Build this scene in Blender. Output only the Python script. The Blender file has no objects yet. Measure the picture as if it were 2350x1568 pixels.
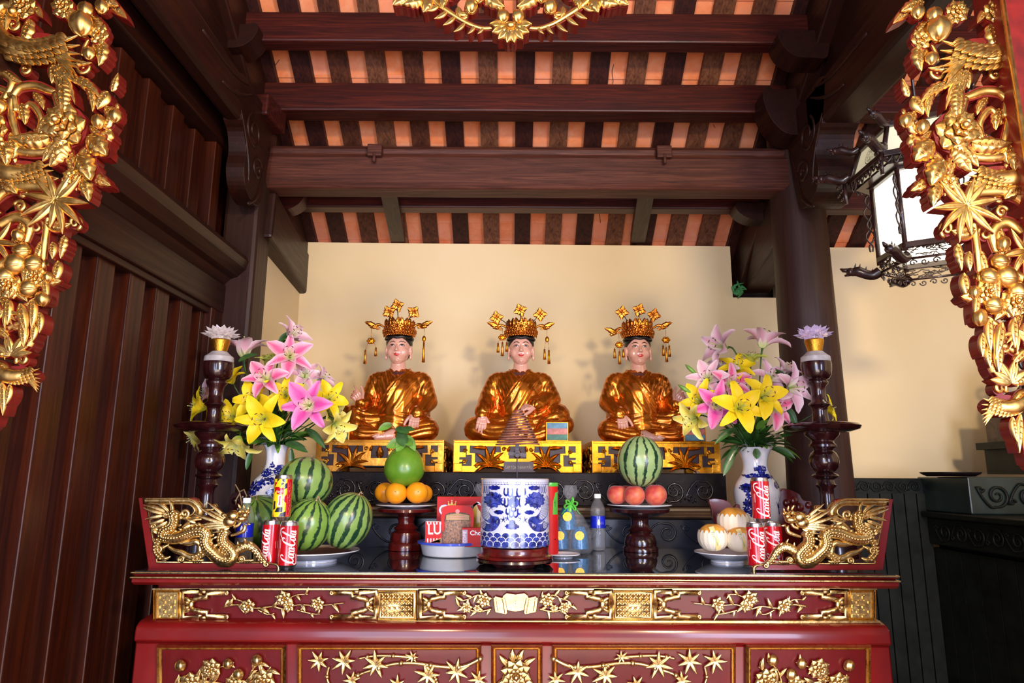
import bpy, bmesh, math, random
from mathutils import Vector, Matrix, Euler, geometry
from mathutils.bvhtree import BVHTree
C = bpy.context.scene.collection
PI = math.pi
random.seed(7)
# ------------------------------------------------------------------ camera
IMW, IMH, FPX = 2350, 1568, 1567.0
cd = bpy.data.cameras.new('camera'); cam = bpy.data.objects.new('camera', cd); C.objects.link(cam)
cd.sensor_width = 36; cd.lens = FPX / IMW * 36; cd.clip_start = 0.05; cd.clip_end = 100
CAMH = 1.40
CM = Matrix.Rotation(math.radians(90 + 11.2), 4, 'X') @ Matrix.Rotation(math.radians(0.3), 4, 'Z')
cam.matrix_world = Matrix.Translation((0, 0, CAMH)) @ CM
bpy.context.scene.camera = cam
R3 = CM.to_3x3()
def P(px, py, Y):
    """point of the vertical plane at depth Y that is seen at pixel (px, py)"""
    d = R3 @ Vector(((px - IMW / 2) / FPX, -(py - IMH / 2) / FPX, -1))
    t = Y / d.y
    return Vector((d.x * t, Y, CAMH + d.z * t))
def PZ(px, py, z):
    """point of the horizontal plane at height z that is seen at pixel (px, py)"""
    d = R3 @ Vector(((px - IMW / 2) / FPX, -(py - IMH / 2) / FPX, -1))
    t = (z - CAMH) / d.z
    return Vector((d.x * t, d.y * t, z))
def KPX(px, py, Y):
    return (P(px + 10, py, Y) - P(px, py, Y)).length / 10
# ------------------------------------------------------------------ view, world, lights
sc = bpy.context.scene
sc.view_settings.view_transform = 'Standard'; sc.view_settings.look = 'None'
sc.view_settings.exposure = 0.12; sc.view_settings.gamma = 1.0
sc.cycles.max_bounces = 8; sc.cycles.transparent_max_bounces = 12
sc.cycles.sample_clamp_indirect = 6.0
w = bpy.data.worlds.new('world'); sc.world = w; w.use_nodes = True
bg = w.node_tree.nodes['Background']; bg.inputs[0].default_value = (0.55, 0.62, 0.85, 1); bg.inputs[1].default_value = 0.30
def area(name, loc, target, sx, sy, power, col):
    l = bpy.data.lights.new(name, 'AREA'); l.shape = 'RECTANGLE'; l.size = sx; l.size_y = sy
    l.energy = power; l.color = col
    o = bpy.data.objects.new(name, l); C.objects.link(o); o.location = loc
    o.rotation_euler = (Vector(target) - Vector(loc)).to_track_quat('-Z', 'Y').to_euler()
    return o
def point(name, loc, power, col, r=0.08):
    l = bpy.data.lights.new(name, 'POINT'); l.energy = power; l.color = col; l.shadow_soft_size = r
    o = bpy.data.objects.new(name, l); C.objects.link(o); o.location = loc
    return o
# daylight through the open front door and a window opening to the right of it
area('door_daylight', (-0.9, -2.4, 1.6), (0.1, 3, 1.25), 1.7, 2.2, 118, (0.62, 0.70, 1.0))
area('window_daylight', (2.0, -1.8, 1.6), (0.4, 3, 1.2), 1.1, 1.6, 125, (0.66, 0.72, 1.0))
# unseen warm fill, added low behind the camera to brighten the roof
area('roof_fill', (0.3, -1.6, 0.25), (0.2, 2.9, 3.3), 3.2, 1.2, 80, (1.0, 0.84, 0.68))
# ceiling lamps of the hall in front of the altar
point('hall_lamp_right', (1.3, -1.3, 2.7), 300, (1.0, 0.76, 0.46), 0.15)
point('hall_lamp_left', (-0.6, -1.3, 2.7), 120, (1.0, 0.74, 0.44), 0.15)
# ------------------------------------------------------------------ tags
def tag(o, label=None, cat=None, group=None, kind=None):
    if label: o['label'] = label
    if cat: o['category'] = cat
    if group: o['group'] = group
    if kind: o['kind'] = kind
    return o
def empty(name, loc, label=None, cat=None, group=None, kind=None):
    o = bpy.data.objects.new(name, None); C.objects.link(o); o.location = loc; o.empty_display_size = 0.05
    return tag(o, label, cat, group, kind)
def copy_tree(o, parent=None):
    c = o.copy(); C.objects.link(c)
    if parent: c.parent = parent
    for ch in list(o.children): copy_tree(ch, c)
    return c
# ------------------------------------------------------------------ mesh builder (world coordinates)
def wloc(o):
    v = Vector(o.location); p = o.parent
    while p: v += Vector(p.location); p = p.parent
    return v
class MB:
    def __init__(s): s.v = []; s.f = []; s.m = []; s.uv = {}
    def add(s, v, f, mi=0, uv=None):
        b = len(s.v); s.v += [Vector(x) for x in v]
        if uv:
            for i, q in enumerate(uv): s.uv[b + i] = q
        s.f += [tuple(b + i for i in q) for q in f]; s.m += [mi] * len(f)
        return s
    def merge(s, o, M=None, mi=None):
        b = len(s.v); s.v += [(M @ x if M else x.copy()) for x in o.v]
        s.f += [tuple(b + i for i in q) for q in o.f]; s.m += (o.m if mi is None else [mi] * len(o.f))
        for k, q in o.uv.items(): s.uv[b + k] = q
        return s
    def build(s, name, mats, parent=None, smooth=True, bevel=0, flip=False, origin=None, recalc=False, ang=None):
        if not isinstance(mats, (list, tuple)): mats = [mats]
        xs = [v.x for v in s.v]; ys = [v.y for v in s.v]; zs = [v.z for v in s.v]
        if origin is not None: o0 = Vector(origin)
        elif parent: o0 = Vector(((min(xs) + max(xs)) / 2, (min(ys) + max(ys)) / 2, (min(zs) + max(zs)) / 2))
        else: o0 = Vector(((min(xs) + max(xs)) / 2, (min(ys) + max(ys)) / 2, min(zs)))
        me = bpy.data.meshes.new(name)
        me.from_pydata([v - o0 for v in s.v], [], s.f)
        for m in mats: me.materials.append(m)
        me.polygons.foreach_set('material_index', s.m)
        if s.uv:
            l = me.uv_layers.new(name='UVMap')
            for lp in me.loops: l.data[lp.index].uv = s.uv.get(lp.vertex_index, (0, 0))
        if recalc:
            bm = bmesh.new(); bm.from_mesh(me); bmesh.ops.recalc_face_normals(bm, faces=bm.faces); bm.to_mesh(me); bm.free()
        if smooth:
            me.polygons.foreach_set('use_smooth', [True] * len(me.polygons))
            if ang is not None:
                me.set_sharp_from_angle(angle=math.radians(ang))
        me.update()
        o = bpy.data.objects.new(name, me); C.objects.link(o)
        if parent:
            o.parent = parent; o.location = o0 - wloc(parent)
        else: o.location = o0
        if bevel:
            b = o.modifiers.new('b', 'BEVEL'); b.width = bevel; b.segments = 2; b.limit_method = 'ANGLE'; b.angle_limit = 0.7
            if not smooth: pass
        return o
def box(mb, c, s, rot=None, mi=0):
    x, y, z = (a / 2 for a in s)
    vs = [Vector((i * x, j * y, k * z)) for i in (-1, 1) for j in (-1, 1) for k in (-1, 1)]
    if rot is not None:
        r = rot if isinstance(rot, Matrix) else Euler(rot).to_matrix()
        vs = [r @ q for q in vs]
    vs = [q + Vector(c) for q in vs]
    return mb.add(vs, [(0, 1, 3, 2), (4, 6, 7, 5), (0, 4, 5, 1), (2, 3, 7, 6), (0, 2, 6, 4), (1, 5, 7, 3)], mi)
def hexa(mb, a, b, mi=0):
    """solid between quad a (4 points) and quad b"""
    return mb.add(list(a) + list(b), [(0, 1, 2, 3), (7, 6, 5, 4), (0, 4, 5, 1), (1, 5, 6, 2), (2, 6, 7, 3), (3, 7, 4, 0)], mi)
def beam(mb, p0, p1, wx, hz, up=Vector((0, 0, 1)), mi=0):
    """rectangular beam from p0 to p1, width wx sideways, height hz"""
    p0, p1 = Vector(p0), Vector(p1); d = (p1 - p0).normalized(); s = d.cross(up).normalized(); u = s.cross(d)
    q = lambda p: [p - s * wx / 2 - u * hz / 2, p + s * wx / 2 - u * hz / 2, p + s * wx / 2 + u * hz / 2, p - s * wx / 2 + u * hz / 2]
    return hexa(mb, q(p0), q(p1), mi)
def rad(r, i, n):
    if callable(r): return r(i / max(1, n - 1))
    if isinstance(r, (list, tuple)):
        t = i / max(1, n - 1) * (len(r) - 1); k = min(int(t), len(r) - 2); return r[k] + (r[k + 1] - r[k]) * (t - k)
    return r
def tube(mb, pts, r, seg=8, mi=0, flat=1.0, fdir=None, caps=True):
    pts = [Vector(p) for p in pts]; n = len(pts)
    if n < 2: return mb
    t0 = (pts[1] - pts[0]).normalized()
    a = fdir.copy() if fdir is not None else (Vector((0, 0, 1)) if abs(t0.z) < 0.9 else Vector((1, 0, 0)))
    vs = []
    for i in range(n):
        t = (pts[min(i + 1, n - 1)] - pts[max(i - 1, 0)])
        if t.length < 1e-9: t = t0
        t.normalize()
        a = (a - t * a.dot(t))
        if a.length < 1e-6: a = t.orthogonal()
        a.normalize(); b = t.cross(a); q = rad(r, i, n)
        for k in range(seg):
            th = 2 * PI * k / seg; vs.append(pts[i] + a * (math.cos(th) * q * flat) + b * (math.sin(th) * q))
    fs = [(i * seg + k, i * seg + (k + 1) % seg, (i + 1) * seg + (k + 1) % seg, (i + 1) * seg + k) for i in range(n - 1) for k in range(seg)]
    if caps: fs += [tuple(range(seg - 1, -1, -1)), tuple((n - 1) * seg + k for k in range(seg))]
    return mb.add(vs, fs, mi)
def cr(pts, k=6, closed=False):
    """Catmull-Rom smoothing of a list of tuples"""
    n = len(pts); out = []
    g = lambda i: pts[i % n] if closed else pts[max(0, min(n - 1, i))]
    for i in range(n if closed else n - 1):
        a, b, c, d = g(i - 1), g(i), g(i + 1), g(i + 2)
        for j in range(k):
            t = j / k
            out.append(tuple(0.5 * (2 * b[m] + (c[m] - a[m]) * t + (2 * a[m] - 5 * b[m] + 4 * c[m] - d[m]) * t * t + (3 * b[m] - a[m] - 3 * c[m] + d[m]) * t ** 3) for m in range(len(b))))
    if not closed: out.append(tuple(pts[-1]))
    return out
def lathe(mb, prof, c, seg=32, mi=0, smoothk=0, start=0, sweep=2 * PI):
    if smoothk: prof = cr(prof, smoothk)
    c = Vector(c); n = len(prof); full = abs(sweep - 2 * PI) < 1e-6; sg = seg if full else seg + 1
    vs = [c + Vector((r * math.cos(start + sweep * k / seg), r * math.sin(start + sweep * k / seg), z)) for r, z in prof for k in range(sg)]
    fs = [(i * sg + k, i * sg + (k + 1) % sg, (i + 1) * sg + (k + 1) % sg, (i + 1) * sg + k) for i in range(n - 1) for k in range(seg)]
    uv = [(k / seg, i / (n - 1)) for i in range(n) for k in range(sg)]
    return mb.add(vs, fs, mi, uv)
def ball(mb, c, r, seg=16, ring=10, rot=None, mi=0):
    c = Vector(c); rx, ry, rz = r if isinstance(r, (tuple, list, Vector)) else (r, r, r)
    vs = []
    for i in range(ring + 1):
        ph = PI * i / ring
        for k in range(seg):
            th = 2 * PI * k / seg; q = Vector((rx * math.sin(ph) * math.cos(th), ry * math.sin(ph) * math.sin(th), rz * math.cos(ph)))
            vs.append(c + (rot @ q if rot else q))
    fs = [(i * seg + k, (i + 1) * seg + k, (i + 1) * seg + (k + 1) % seg, i * seg + (k + 1) % seg) for i in range(ring) for k in range(seg)]
    return mb.add(vs, fs, mi)
def remesh(mb, voxel, smooth=4):
    me = bpy.data.meshes.new('t'); me.from_pydata(mb.v, [], mb.f)
    bm = bmesh.new(); bm.from_mesh(me); bmesh.ops.remove_doubles(bm, verts=bm.verts, dist=voxel * 0.01); bmesh.ops.recalc_face_normals(bm, faces=bm.faces); bm.to_mesh(me); bm.free()
    o = bpy.data.objects.new('t', me); C.objects.link(o)
    r = o.modifiers.new('r', 'REMESH'); r.mode = 'VOXEL'; r.voxel_size = voxel
    s = o.modifiers.new('s', 'SMOOTH'); s.iterations = smooth; s.factor = 0.5
    dg = bpy.context.evaluated_depsgraph_get(); m2 = bpy.data.meshes.new_from_object(o.evaluated_get(dg))
    out = MB(); out.add([v.co.copy() for v in m2.vertices], [tuple(p.vertices) for p in m2.polygons])
    bpy.data.objects.remove(o); bpy.data.meshes.remove(me); bpy.data.meshes.remove(m2)
    return out
def normals(mb):
    me = bpy.data.meshes.new('t'); me.from_pydata(mb.v, [], mb.f); me.update()
    ns = [v.normal.copy() for v in me.vertices]; bpy.data.meshes.remove(me); return ns
def capsule(mb, a, b, ra, rb=None, seg=12):
    a, b = Vector(a), Vector(b); rb = ra if rb is None else rb
    d = b - a; L = d.length; d.normalize(); pts = []; rr = []
    for k in range(4): 
        th = PI / 2 * (1 - k / 4); pts.append(a - d * ra * math.sin(th)); rr.append(max(ra * math.cos(th), ra * 0.05))
    pts.append(a); rr.append(ra); pts.append(b); rr.append(rb)
    for k in range(1, 5):
        th = PI / 2 * k / 4; pts.append(b + d * rb * math.sin(th)); rr.append(max(rb * math.cos(th), rb * 0.05))
    n = len(pts); vs = []; a_ = d.orthogonal().normalized(); b_ = d.cross(a_)
    for p, q in zip(pts, rr):
        for k in range(seg):
            th = 2 * PI * k / seg; vs.append(p + a_ * math.cos(th) * q + b_ * math.sin(th) * q)
    fs = [(i * seg + k, i * seg + (k + 1) % seg, (i + 1) * seg + (k + 1) % seg, (i + 1) * seg + k) for i in range(n - 1) for k in range(seg)]
    fs += [tuple(range(seg - 1, -1, -1)), tuple((n - 1) * seg + k for k in range(seg))]
    return mb.add(vs, fs)
# ------------------------------------------------------------------ surfaces: S(u, v, h) -> world point
def SPX(Y, px=1175, py=784):
    """vertical plane at depth Y addressed in photo pixels; h is the height towards the viewer, also in pixels"""
    k = KPX(px, py, Y)
    def S(u, v, h=0):
        q = P(u, v, Y); return Vector((q.x, Y - h * k, q.z))
    S.k = k
    return S
def SPLANE(o, ux, uy, k=1.0):
    o = Vector(o); ux = Vector(ux).normalized() * k; uy = Vector(uy).normalized() * k; n = ux.cross(uy).normalized() * k
    def S(u, v, h=0): return o + ux * u + uy * v + n * h
    S.k = k
    return S
def SCYL(c, r, k=1.0, a0=-PI / 2):
    """cylinder about vertical axis; u = arc length from angle a0, v = height (up)"""
    c = Vector(c)
    def S(u, v, h=0):
        rr = r(v * k) if callable(r) else r
        rm = r if not callable(r) else rr
        a = a0 + u * k / max(rm, 1e-4); q = rr + h * k
        return c + Vector((q * math.cos(a), q * math.sin(a), v * k))
    S.k = k
    return S
def subdiv_tris(pts, tris, L, maxit=5):
    pts = list(pts)
    for _ in range(maxit):
        cache = {}; new = []; split = False
        def mid(a, b):
            key = (min(a, b), max(a, b))
            if key not in cache:
                pts.append(tuple((pts[a][i] + pts[b][i]) / 2 for i in range(2))); cache[key] = len(pts) - 1
            return cache[key]
        marks = set()
        for t in tris:
            for i in range(3):
                a, b = t[i], t[(i + 1) % 3]
                if math.dist(pts[a][:2], pts[b][:2]) > L: marks.add((min(a, b), max(a, b)))
        if not marks: break
        for t in tris:
            es = [((min(t[i], t[(i + 1) % 3]), max(t[i], t[(i + 1) % 3])) in marks) for i in range(3)]
            n = sum(es)
            if n == 0: new.append(t)
            elif n == 3:
                a, b, c = t; x, y, z = mid(a, b), mid(b, c), mid(c, a); new += [(a, x, z), (x, b, y), (z, y, c), (x, y, z)]
            else:
                k = es.index(True)
                if n == 2 and es[0] and es[2]: k = 2
                a, b, c = t[k], t[(k + 1) % 3], t[(k + 2) % 3]; x = mid(a, b)
                if n == 1: new += [(a, x, c), (x, b, c)]
                else: y = mid(b, c); new += [(x, b, y), (a, x, y), (a, y, c)]
        tris = new
    return pts, tris
def poly(mb, S, pts, h=0.0, th=0.0, L=None, mi=0, holes=()):
    """filled outline on S at height h; th > 0 makes it a slab of that thickness below h"""
    loops = [[Vector((p[0], p[1], 0)) for p in pts]] + [[Vector((p[0], p[1], 0)) for p in hl] for hl in holes]
    tr = geometry.tessellate_polygon(loops); P2 = [(q.x, q.y) for l in loops for q in l]; n0 = len(P2)
    if L: P2, tr = subdiv_tris(P2, tr, L)
    top = [S(p[0], p[1], h) for p in P2]
    if th <= 0:
        mb.add(top, [tuple(t) for t in tr], mi); return mb
    bot = [S(p[0], p[1], h - th) for p in P2]; n = len(P2)
    fs = [tuple(t) for t in tr] + [tuple(n + i for i in reversed(t)) for t in tr]
    if not L:
        b = 0
        for l in loops:
            m = len(l)
            fs += [(b + i, b + (i + 1) % m, n + b + (i + 1) % m, n + b + i) for i in range(m)]; b += m
    else:
        cnt = {}
        for t in tr:
            for i in range(3):
                e = (t[i], t[(i + 1) % 3]); cnt[e] = 1
        for (a, b_) in cnt:
            if (b_, a) not in cnt: fs.append((a, b_, n + b_, n + a))
    return mb.add(top + bot, fs, mi)
def disc(mb, S, cx, cy, rx, ry=None, h=0, th=0, n=20, ang=0, mi=0, L=None):
    ry = rx if ry is None else ry; c_, s_ = math.cos(ang), math.sin(ang)
    pts = [(cx + rx * math.cos(a) * c_ - ry * math.sin(a) * s_, cy + rx * math.cos(a) * s_ + ry * math.sin(a) * c_) for a in [2 * PI * i / n for i in range(n)]]
    return poly(mb, S, pts, h, th, L, mi)
def stroke(mb, S, pts, wd, h=0, mi=0, k=0, closed=False, th=0):
    """flat ribbon along 2-D points on S with width wd (number, list or function)"""
    if k: pts = cr(pts, k, closed)
    n = len(pts); L = []; Rr = []
    for i in range(n):
        if closed: a, b = pts[i - 1], pts[(i + 1) % n]
        else: a, b = pts[max(0, i - 1)], pts[min(n - 1, i + 1)]
        d = Vector((b[0] - a[0], b[1] - a[1])); d = d.normalized() if d.length > 1e-9 else Vector((1, 0)); q = rad(wd, i, n) / 2
        L.append((pts[i][0] - d.y * q, pts[i][1] + d.x * q)); Rr.append((pts[i][0] + d.y * q, pts[i][1] - d.x * q))
    vs = [S(x, y, h) for x, y in L] + [S(x, y, h) for x, y in Rr]
    m = n if closed else n - 1
    fs = [(i, (i + 1) % n, n + (i + 1) % n, n + i) for i in range(m)]
    if th:
        vs += [S(x, y, h - th) for x, y in L] + [S(x, y, h - th) for x, y in Rr]
        fs += [(i, 2 * n + i, 2 * n + (i + 1) % n, (i + 1) % n) for i in range(m)] + [(n + i, n + (i + 1) % n, 3 * n + (i + 1) % n, 3 * n + i) for i in range(m)]
        if not closed: fs += [(0, n, 3 * n, 2 * n), (n - 1, 3 * n - 1, 4 * n - 1, 2 * n - 1)]
    return mb.add(vs, fs, mi)
def vine(mb, S, pts, r, h=0, k=5, seg=8, mi=0, flat=0.8):
    """half-raised rope along 2-D points on S; r in S units"""
    if k: pts = cr(pts, k)
    n = len(pts)
    P3 = [S(p[0], p[1], h + (p[2] if len(p) > 2 else 0)) for p in pts]
    nrm = (S(pts[0][0], pts[0][1], 1) - S(pts[0][0], pts[0][1], 0)).normalized()
    return tube(mb, P3, lambda t: rad(r, t * (n - 1), n) * S.k, seg, mi, flat, nrm)
def spiral_pts(cx, cy, r, turns=1.25, a0=0.0, dr=1, r1=0.12, n=None):
    n = n or int(turns * 14); o = []
    for i in range(n + 1):
        t = i / n; q = r * (1 - t) + r * r1 * t; a = a0 + dr * turns * 2 * PI * t; o.append((cx + q * math.cos(a), cy + q * math.sin(a)))
    return o
def leaf(mb, S, x, y, ang, L, W, H=None, bend=0.0, lobes=0, h=0.0, mi=0, back=None, tip=1.0, groove=0.35, back_th=None):
    """carved leaf lying on S from (x, y) along ang; bend curves it; lobes > 0 scallops the edge; back is an MB that gets a red slab behind"""
    H = W * 0.35 if H is None else H
    nt = 12 if not lobes else max(14, lobes * 6); ns = 6; cx, cy, a = x, y, ang; rows = []; outL = []; outR = []
    for i in range(nt + 1):
        t = i / nt; w_ = W * 0.5 * (math.sin(PI * min(1, t ** 0.75 * 0.96 + 0.04)) ** 0.8)
        if lobes: w_ *= 0.82 + 0.22 * abs(math.sin(PI * lobes * t)) 
        if i == nt: w_ = W * 0.01
        nx, ny = -math.sin(a), math.cos(a); row = []
        for s in range(-ns // 2, ns // 2 + 1):
            q = s / (ns / 2); hh = H * (1 - q * q) ** 0.5 * (0.35 + 0.65 * math.sin(PI * min(1, t * 0.9 + 0.08))) - (groove * H if s == 0 else 0)
            row.append(S(cx + nx * w_ * q, cy + ny * w_ * q, h + max(hh, 0) + H * 0.5 * t * tip * (t)))
        rows.append(row); outL.append((cx + nx * w_ * 1.12, cy + ny * w_ * 1.12)); outR.append((cx - nx * w_ * 1.12, cy - ny * w_ * 1.12))
        st = L / nt; a += bend / nt; cx += math.cos(a) * st; cy += math.sin(a) * st
    m = ns + 1
    mb.add([p for r_ in rows for p in r_], [(i * m + j, i * m + j + 1, (i + 1) * m + j + 1, (i + 1) * m + j) for i in range(nt) for j in range(ns)], mi)
    if back is not None:
        bt = back_th or W * 0.5
        n = nt + 1; vs = [S(*q, h) for q in outL] + [S(*q, h) for q in outR] + [S(*q, h - bt) for q in outL] + [S(*q, h - bt) for q in outR]
        fs = [(i, i + 1, n + i + 1, n + i) for i in range(nt)] + [(i, 2 * n + i, 2 * n + i + 1, i + 1) for i in range(nt)] + [(n + i, n + i + 1, 3 * n + i + 1, 3 * n + i) for i in range(nt)] + [(2 * n + i, 3 * n + i, 3 * n + i + 1, 2 * n + i + 1) for i in range(nt)]
        back.add(vs, fs, 0)
    return (cx, cy)
def rose(mb, S, x, y, r, n=7, h=0, layers=3, lobes=0, back=None, rot=0.0):
    """carved open flower"""
    for l in range(layers):
        q = 1 - l * 0.30
        for i in range(n):
            a = rot + 2 * PI * (i + 0.5 * l) / n
            leaf(mb, S, x + math.cos(a) * r * 0.1, y + math.sin(a) * r * 0.1, a, r * q * 0.95, r * q * 1.05, r * 0.22, 0, lobes, h + l * r * 0.22, tip=1.2, groove=0.15)
    c = S(x, y, h + layers * r * 0.22 + r * 0.05); ball(mb, c, r * 0.2 * S.k, 10, 6)
    if back is not None: disc(back, S, x, y, r * 1.02, h=h, th=r * 0.6, n=14)
def bud(mb, S, x, y, r, ang, h=0, back=None):
    """round ribbed bud with two sepals"""
    c = S(x, y, h + r * 0.45); k = S.k
    seg, ring = 20, 8; vs = []
    for i in range(ring + 1):
        ph = PI * i / ring
        for j in range(seg):
            th = 2 * PI * j / seg; q = r * (1 + 0.08 * math.cos(5 * th)); 
            vs.append(S(x + q * math.sin(ph) * math.cos(th), y + q * math.cos(ph) * 1.05, h + r * 0.4 + q * 0.8 * math.sin(ph) * math.sin(th)))
    mb.add(vs, [(i * seg + j, (i + 1) * seg + j, (i + 1) * seg + (j + 1) % seg, i * seg + (j + 1) % seg) for i in range(ring) for j in range(seg)])
    for s in (-1, 1): leaf(mb, S, x - math.cos(ang) * r * 1.0, y - math.sin(ang) * r * 1.0, ang + s * 0.9, r * 1.9, r * 0.9, r * 0.4, -s * 1.2, 0, h + r * 0.15)
    if back is not None: disc(back, S, x, y, r * 1.1, h=h, th=r * 1.0, n=12)
def text(mb, S, s, x, y, size, ang=0.0, h=0.0, mi=0, sx=1.0, align='CENTER', shear=0.0, L=None, flipv=False, off=0.0, th=0.0):
    cu = bpy.data.curves.new('t', 'FONT'); cu.body = s; cu.size = size; cu.align_x = align; cu.align_y = 'CENTER'; cu.shear = shear; cu.offset = off; cu.resolution_u = 3
    o = bpy.data.objects.new('t', cu); C.objects.link(o)
    dg = bpy.context.evaluated_depsgraph_get(); dg.update(); me = bpy.data.meshes.new_from_object(o.evaluated_get(dg))
    me.calc_loop_triangles()
    p2 = [(v.co.x * sx, v.co.y) for v in me.vertices]; tr = [tuple(t.vertices) for t in me.loop_triangles]
    bpy.data.objects.remove(o); bpy.data.curves.remove(cu); bpy.data.meshes.remove(me)
    if L: p2, tr = subdiv_tris(p2, tr, L)
    c_, s_ = math.cos(ang), math.sin(ang); f = -1 if flipv else 1
    q = [(x + a * c_ - b * s_, y + f * (a * s_ + b * c_)) for a, b in p2]
    mb.add([S(a, b, h) for a, b in q], tr, mi)
    return mb
def leafv(S):  # px planes run downwards
    return S
# ------------------------------------------------------------------ materials
class N:
    def __init__(s, name):
        s.m = bpy.data.materials.new(name); s.m.use_nodes = True; s.t = s.m.node_tree; s.b = s.t.nodes['Principled BSDF']
    def n(s, typ, **kw):
        x = s.t.nodes.new(typ)
        for k, v in kw.items():
            if k.startswith('i_'): x.inputs[int(k[2:])].default_value = v
            else: setattr(x, k, v)
        return x
    def l(s, a, b): s.t.links.new(a, b); return s
    def coord(s, scale=(1, 1, 1), kind='Object', loc=(0, 0, 0), rot=(0, 0, 0)):
        c = s.n('ShaderNodeTexCoord'); m = s.n('ShaderNodeMapping'); m.inputs['Scale'].default_value = scale; m.inputs['Location'].default_value = loc; m.inputs['Rotation'].default_value = rot
        s.l(c.outputs[kind], m.inputs[0]); return m.outputs[0]
    def noise(s, co, scale, detail=4, rough=0.6, dist=0.0):
        x = s.n('ShaderNodeTexNoise'); x.inputs['Scale'].default_value = scale; x.inputs['Detail'].default_value = detail; x.inputs['Roughness'].default_value = rough; x.inputs['Distortion'].default_value = dist
        if co is not None: s.l(co, x.inputs['Vector'])
        return x.outputs['Fac']
    def ramp(s, fac, stops, interp='LINEAR'):
        r = s.n('ShaderNodeValToRGB'); r.color_ramp.interpolation = interp; e = r.color_ramp.elements
        while len(e) < len(stops): e.new(0.5)
        for el, (p, c) in zip(e, stops): el.position = p; el.color = (c[0], c[1], c[2], 1) if len(c) == 3 else c
        s.l(fac, r.inputs[0]); return r.outputs[0]
    def math(s, op, a, b=None, c=None):
        x = s.n('ShaderNodeMath', operation=op)
        for i, q in enumerate((a, b, c)):
            if q is None: continue
            if isinstance(q, (int, float)): x.inputs[i].default_value = q
            else: s.l(q, x.inputs[i])
        return x.outputs[0]
    def mix(s, fac, a, b, mode='MIX'):
        x = s.n('ShaderNodeMix', data_type='RGBA', blend_type=mode)
        for q, i in ((fac, 0), (a, 6), (b, 7)):
            if isinstance(q, (int, float)): x.inputs[i].default_value = q
            elif isinstance(q, tuple): x.inputs[i].default_value = (q[0], q[1], q[2], 1)
            else: s.l(q, x.inputs[i])
        return x.outputs[2]
    def bump(s, h, strength=0.3, dist=0.005, prev=None):
        x = s.n('ShaderNodeBump'); x.inputs['Strength'].default_value = strength; x.inputs['Distance'].default_value = dist; s.l(h, x.inputs['Height'])
        if prev: s.l(prev, x.inputs['Normal'])
        s.l(x.outputs[0], s.b.inputs['Normal']); return x.outputs[0]
    def set(s, col=None, rough=None, metal=None, coat=None, spec=None, trans=None, ior=None, emit=None, es=None, sss=None, croug=0.06, alpha=None, sheen=None):
        b = s.b.inputs
        if col is not None:
            if isinstance(col, tuple): b['Base Color'].default_value = (*col[:3], 1)
            else: s.l(col, b['Base Color'])
        if rough is not None:
            if isinstance(rough, (int, float)): b['Roughness'].default_value = rough
            else: s.l(rough, b['Roughness'])
        if metal is not None:
            if isinstance(metal, (int, float)): b['Metallic'].default_value = metal
            else: s.l(metal, b['Metallic'])
        if coat is not None: b['Coat Weight'].default_value = coat; b['Coat Roughness'].default_value = croug
        if spec is not None: b['Specular IOR Level'].default_value = spec
        if trans is not None: b['Transmission Weight'].default_value = trans
        if ior is not None: b['IOR'].default_value = ior
        if alpha is not None: b['Alpha'].default_value = alpha
        if sheen is not None: b['Sheen Weight'].default_value = sheen
        if sss is not None: b['Subsurface Weight'].default_value = sss; b['Subsurface Radius'].default_value = (0.02, 0.01, 0.005)
        if emit is not None:
            if isinstance(emit, tuple): b['Emission Color'].default_value = (*emit[:3], 1)
            else: s.l(emit, b['Emission Color'])
            b['Emission Strength'].default_value = es if es is not None else 1.0
        return s
def plain(name, col, rough=0.5, metal=0.0, coat=None, var=0.12, vs=25, bmp=0.0, bs=120, **kw):
    m = N(name); co = m.coord()
    f = m.noise(co, vs, 3); c2 = tuple(max(0, min(1, c * (1 - var * 2))) for c in col); c3 = tuple(min(1, c * (1 + var)) for c in col)
    m.set(m.ramp(f, [(0.3, c2), (0.7, c3)]), rough, metal, coat, **kw)
    if bmp: m.bump(m.noise(co, bs, 3), bmp, 0.003)
    return m.m
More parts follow.
